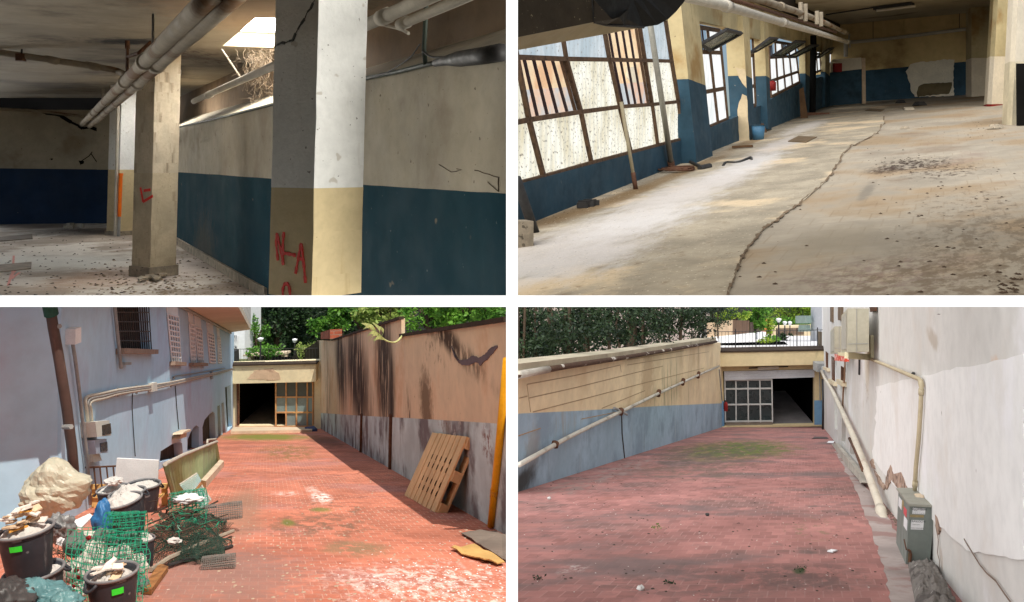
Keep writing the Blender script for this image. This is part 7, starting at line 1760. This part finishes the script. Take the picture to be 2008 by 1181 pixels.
for s0, s1, t0, t1, m in ((.62,.92,.74,.9,M_stk), (.18,.42,.74,.86,M_stkr), (.08,.36,.55,.72,M_stk), (.45,.6,.80,.93,M_gold)):
    mb = MB(); q = [spt(s1,t0), spt(s0,t0), spt(s0,t1), spt(s1,t1)]; mb.prism(q, [p+Vector((.003,0,0)) for p in q]); mb.build('sticker', m, cb)
mb = MB(); mb.tube([spt(.22,.36), spt(.0,.27)], .008, 6); mb.tube([fpt(.02,.27,.01), fpt(.10,.26,.02), fpt(.15,.2,.02), fpt(.15,.08,.01)], .012, 6); mb.build('hasp', M_rust, cb)
mb = MB(); q = [fpt(.06,.23), fpt(.17,.17), fpt(.18,.06), fpt(.07,.06)]; mb.prism(q, [p+Vector((0,.001,0)) for p in q]); mb.build('rust_stain', mat('brown_tape', srgb(124,104,80), .2, 6), cb)
mb = MB(); c = (f3+f2+b2+b3)/4; blob(mb, c+Vector((0,-.1,.03)), .05, .07, .03, 3, .4, 2, 16); blob(mb, c+Vector((.02,-.25,.02)), .03, .05, .022, 5, .4, 2, 12); tag(mb.build('stone_lump', M_conc, None, True), 'small stone lying on the lid of the meter cabinet', 'stone')
mb = MB(); q = [gq(u, v, .006) for u, v in rough_outline([(1636,884),(1651,892),(1700,955),(1762,1050),(1782,1100),(1800,1200),(1752,1200),(1732,1110),(1702,1020),(1668,940)], 3.5, 9, 12)]
mb.prism(q, [p-Vector((0,0,.005)) for p in q], 0, Vector((0,0,1)))
struct(mb.build('gutter_strip', mat('worn_cement_strip', srgb(168,154,148), .14, 1.4, .95, .3, 30, second=(srgb(150,122,116), 1.2, .52, .08), streaks=[(srgb(120,108,102), .5, 1.2, .8, .58)])))
# concrete mound, litter
mb = MB(); n = 40; rows = []
for i in range(n+1):
    t = i/n; row = []
    for k in range(25):
        s = k/24; v = 1110+t*110; u0 = 1780+t*20; u1 = 1836+t*58; u = u0+(u1-u0)*s
        h = .10*math.sin(math.pi*min(1, s*1.0+.0))**.6*(.35+.65*math.sin(math.pi*min(1,t*2.2+.12)/2))+.05*abs(mnoise.fractal(Vector((s*4, t*7, 2)), .9, 2, 4))
        row.append(gq(u, v, h if 0 < k < 24 else -.005))
    rows.append(row)
for i in range(n):
    for k in range(24): mb.poly([rows[i+1][k], rows[i+1][k+1], rows[i][k+1], rows[i][k]], 0, None, Vector((0,0,1)))
tag(mb.build('concrete_mound', mat('rough_dark_concrete', srgb(122,116,110), .25, 3, .97, 1.0, 24, second=(srgb(84,78,74), 3, .48, .12), spots=[(srgb(180,174,168), 16, .68, .7)]), None, True), 'rough dark concrete mound below the meter cabinet', 'mound')
flat('white_paper', 'white scrap of paper lying on the shady brick paving', 'paper', [(1622,1083),(1630,1080),(1642,1082),(1633,1086)], M_bwhite, .004, .4, 5, gq)
flat('drain_grate', 'dark drain grate in the bricks near the foot of the white house', 'drain', [(1592,861),(1625,861),(1622,857),(1597,857)], mat('grate_iron', srgb(84,74,72), .2, 3), .004, .3, 6, gq)
flat('white_scrap', 'white litter by the foot of the white house', 'litter', [(1622,870),(1634,871),(1636,867),(1626,866)], M_bwhite, .02, 1.0, 7, gq)
rr = random.Random(5)
for k, (u, v, lab) in enumerate(((1313,1145,'dry leafy twig lying near the bottom of the shady ramp'), (1289,1035,'small leafy sprig in the middle of the shady ramp'), (1570,1118,'dark tuft of weed in the bricks by the white paper'), (1056,1137,'dark clump of leaves at the left of the shady ramp'))):
    mb = MB()
    for j in range(40): leaf(mb, gq(u+rr.gauss(0,5), v+rr.gauss(0,2.5), .006+abs(rr.gauss(0,.008))), rr.uniform(.012,.035), rr)
    tag(mb.build('leaf_clump', M_lfq if k != 1 else M_lfb), lab, 'leaves')
for k, (u, v, lab) in enumerate(((1257,1158,'pinkish stone chip near the bottom of the shady ramp'), (1387,1012,'dark stone near the middle of the shady ramp'), (1077,980,'pale chip near the left wall of the shady ramp'))):
    mb = MB(); blob(mb, gq(u, v, .02), .03, .03, .02, k+50, .4, 2, 10); tag(mb.build('stone_chip', M_plaster if k != 1 else M_darkmetal), lab, 'stone')
crumbs('ramp_grit', None, None, QG, lambda r: (r.uniform(1020, 1750), 850+abs(r.gauss(0, 150))), 420, .008, mat('pale_grit', srgb(200,190,182), .2, 9), 61, .4)
crumbs('leaf_grit', None, None, QG, lambda r: (r.uniform(1020, 1740), 860+abs(r.gauss(0, 150))), 420, .014, mat('dark_grit', srgb(70,58,52), .2, 9), 62, .4)
crumbs('wall_foot_grit', None, None, QG, lambda r: (lambda u: (u-abs(r.gauss(0,6)), rb_(u)))(r.uniform(1640, 1850)), 420, .02, mat('foot_grit', srgb(110,92,82), .2, 9), 63, .5)
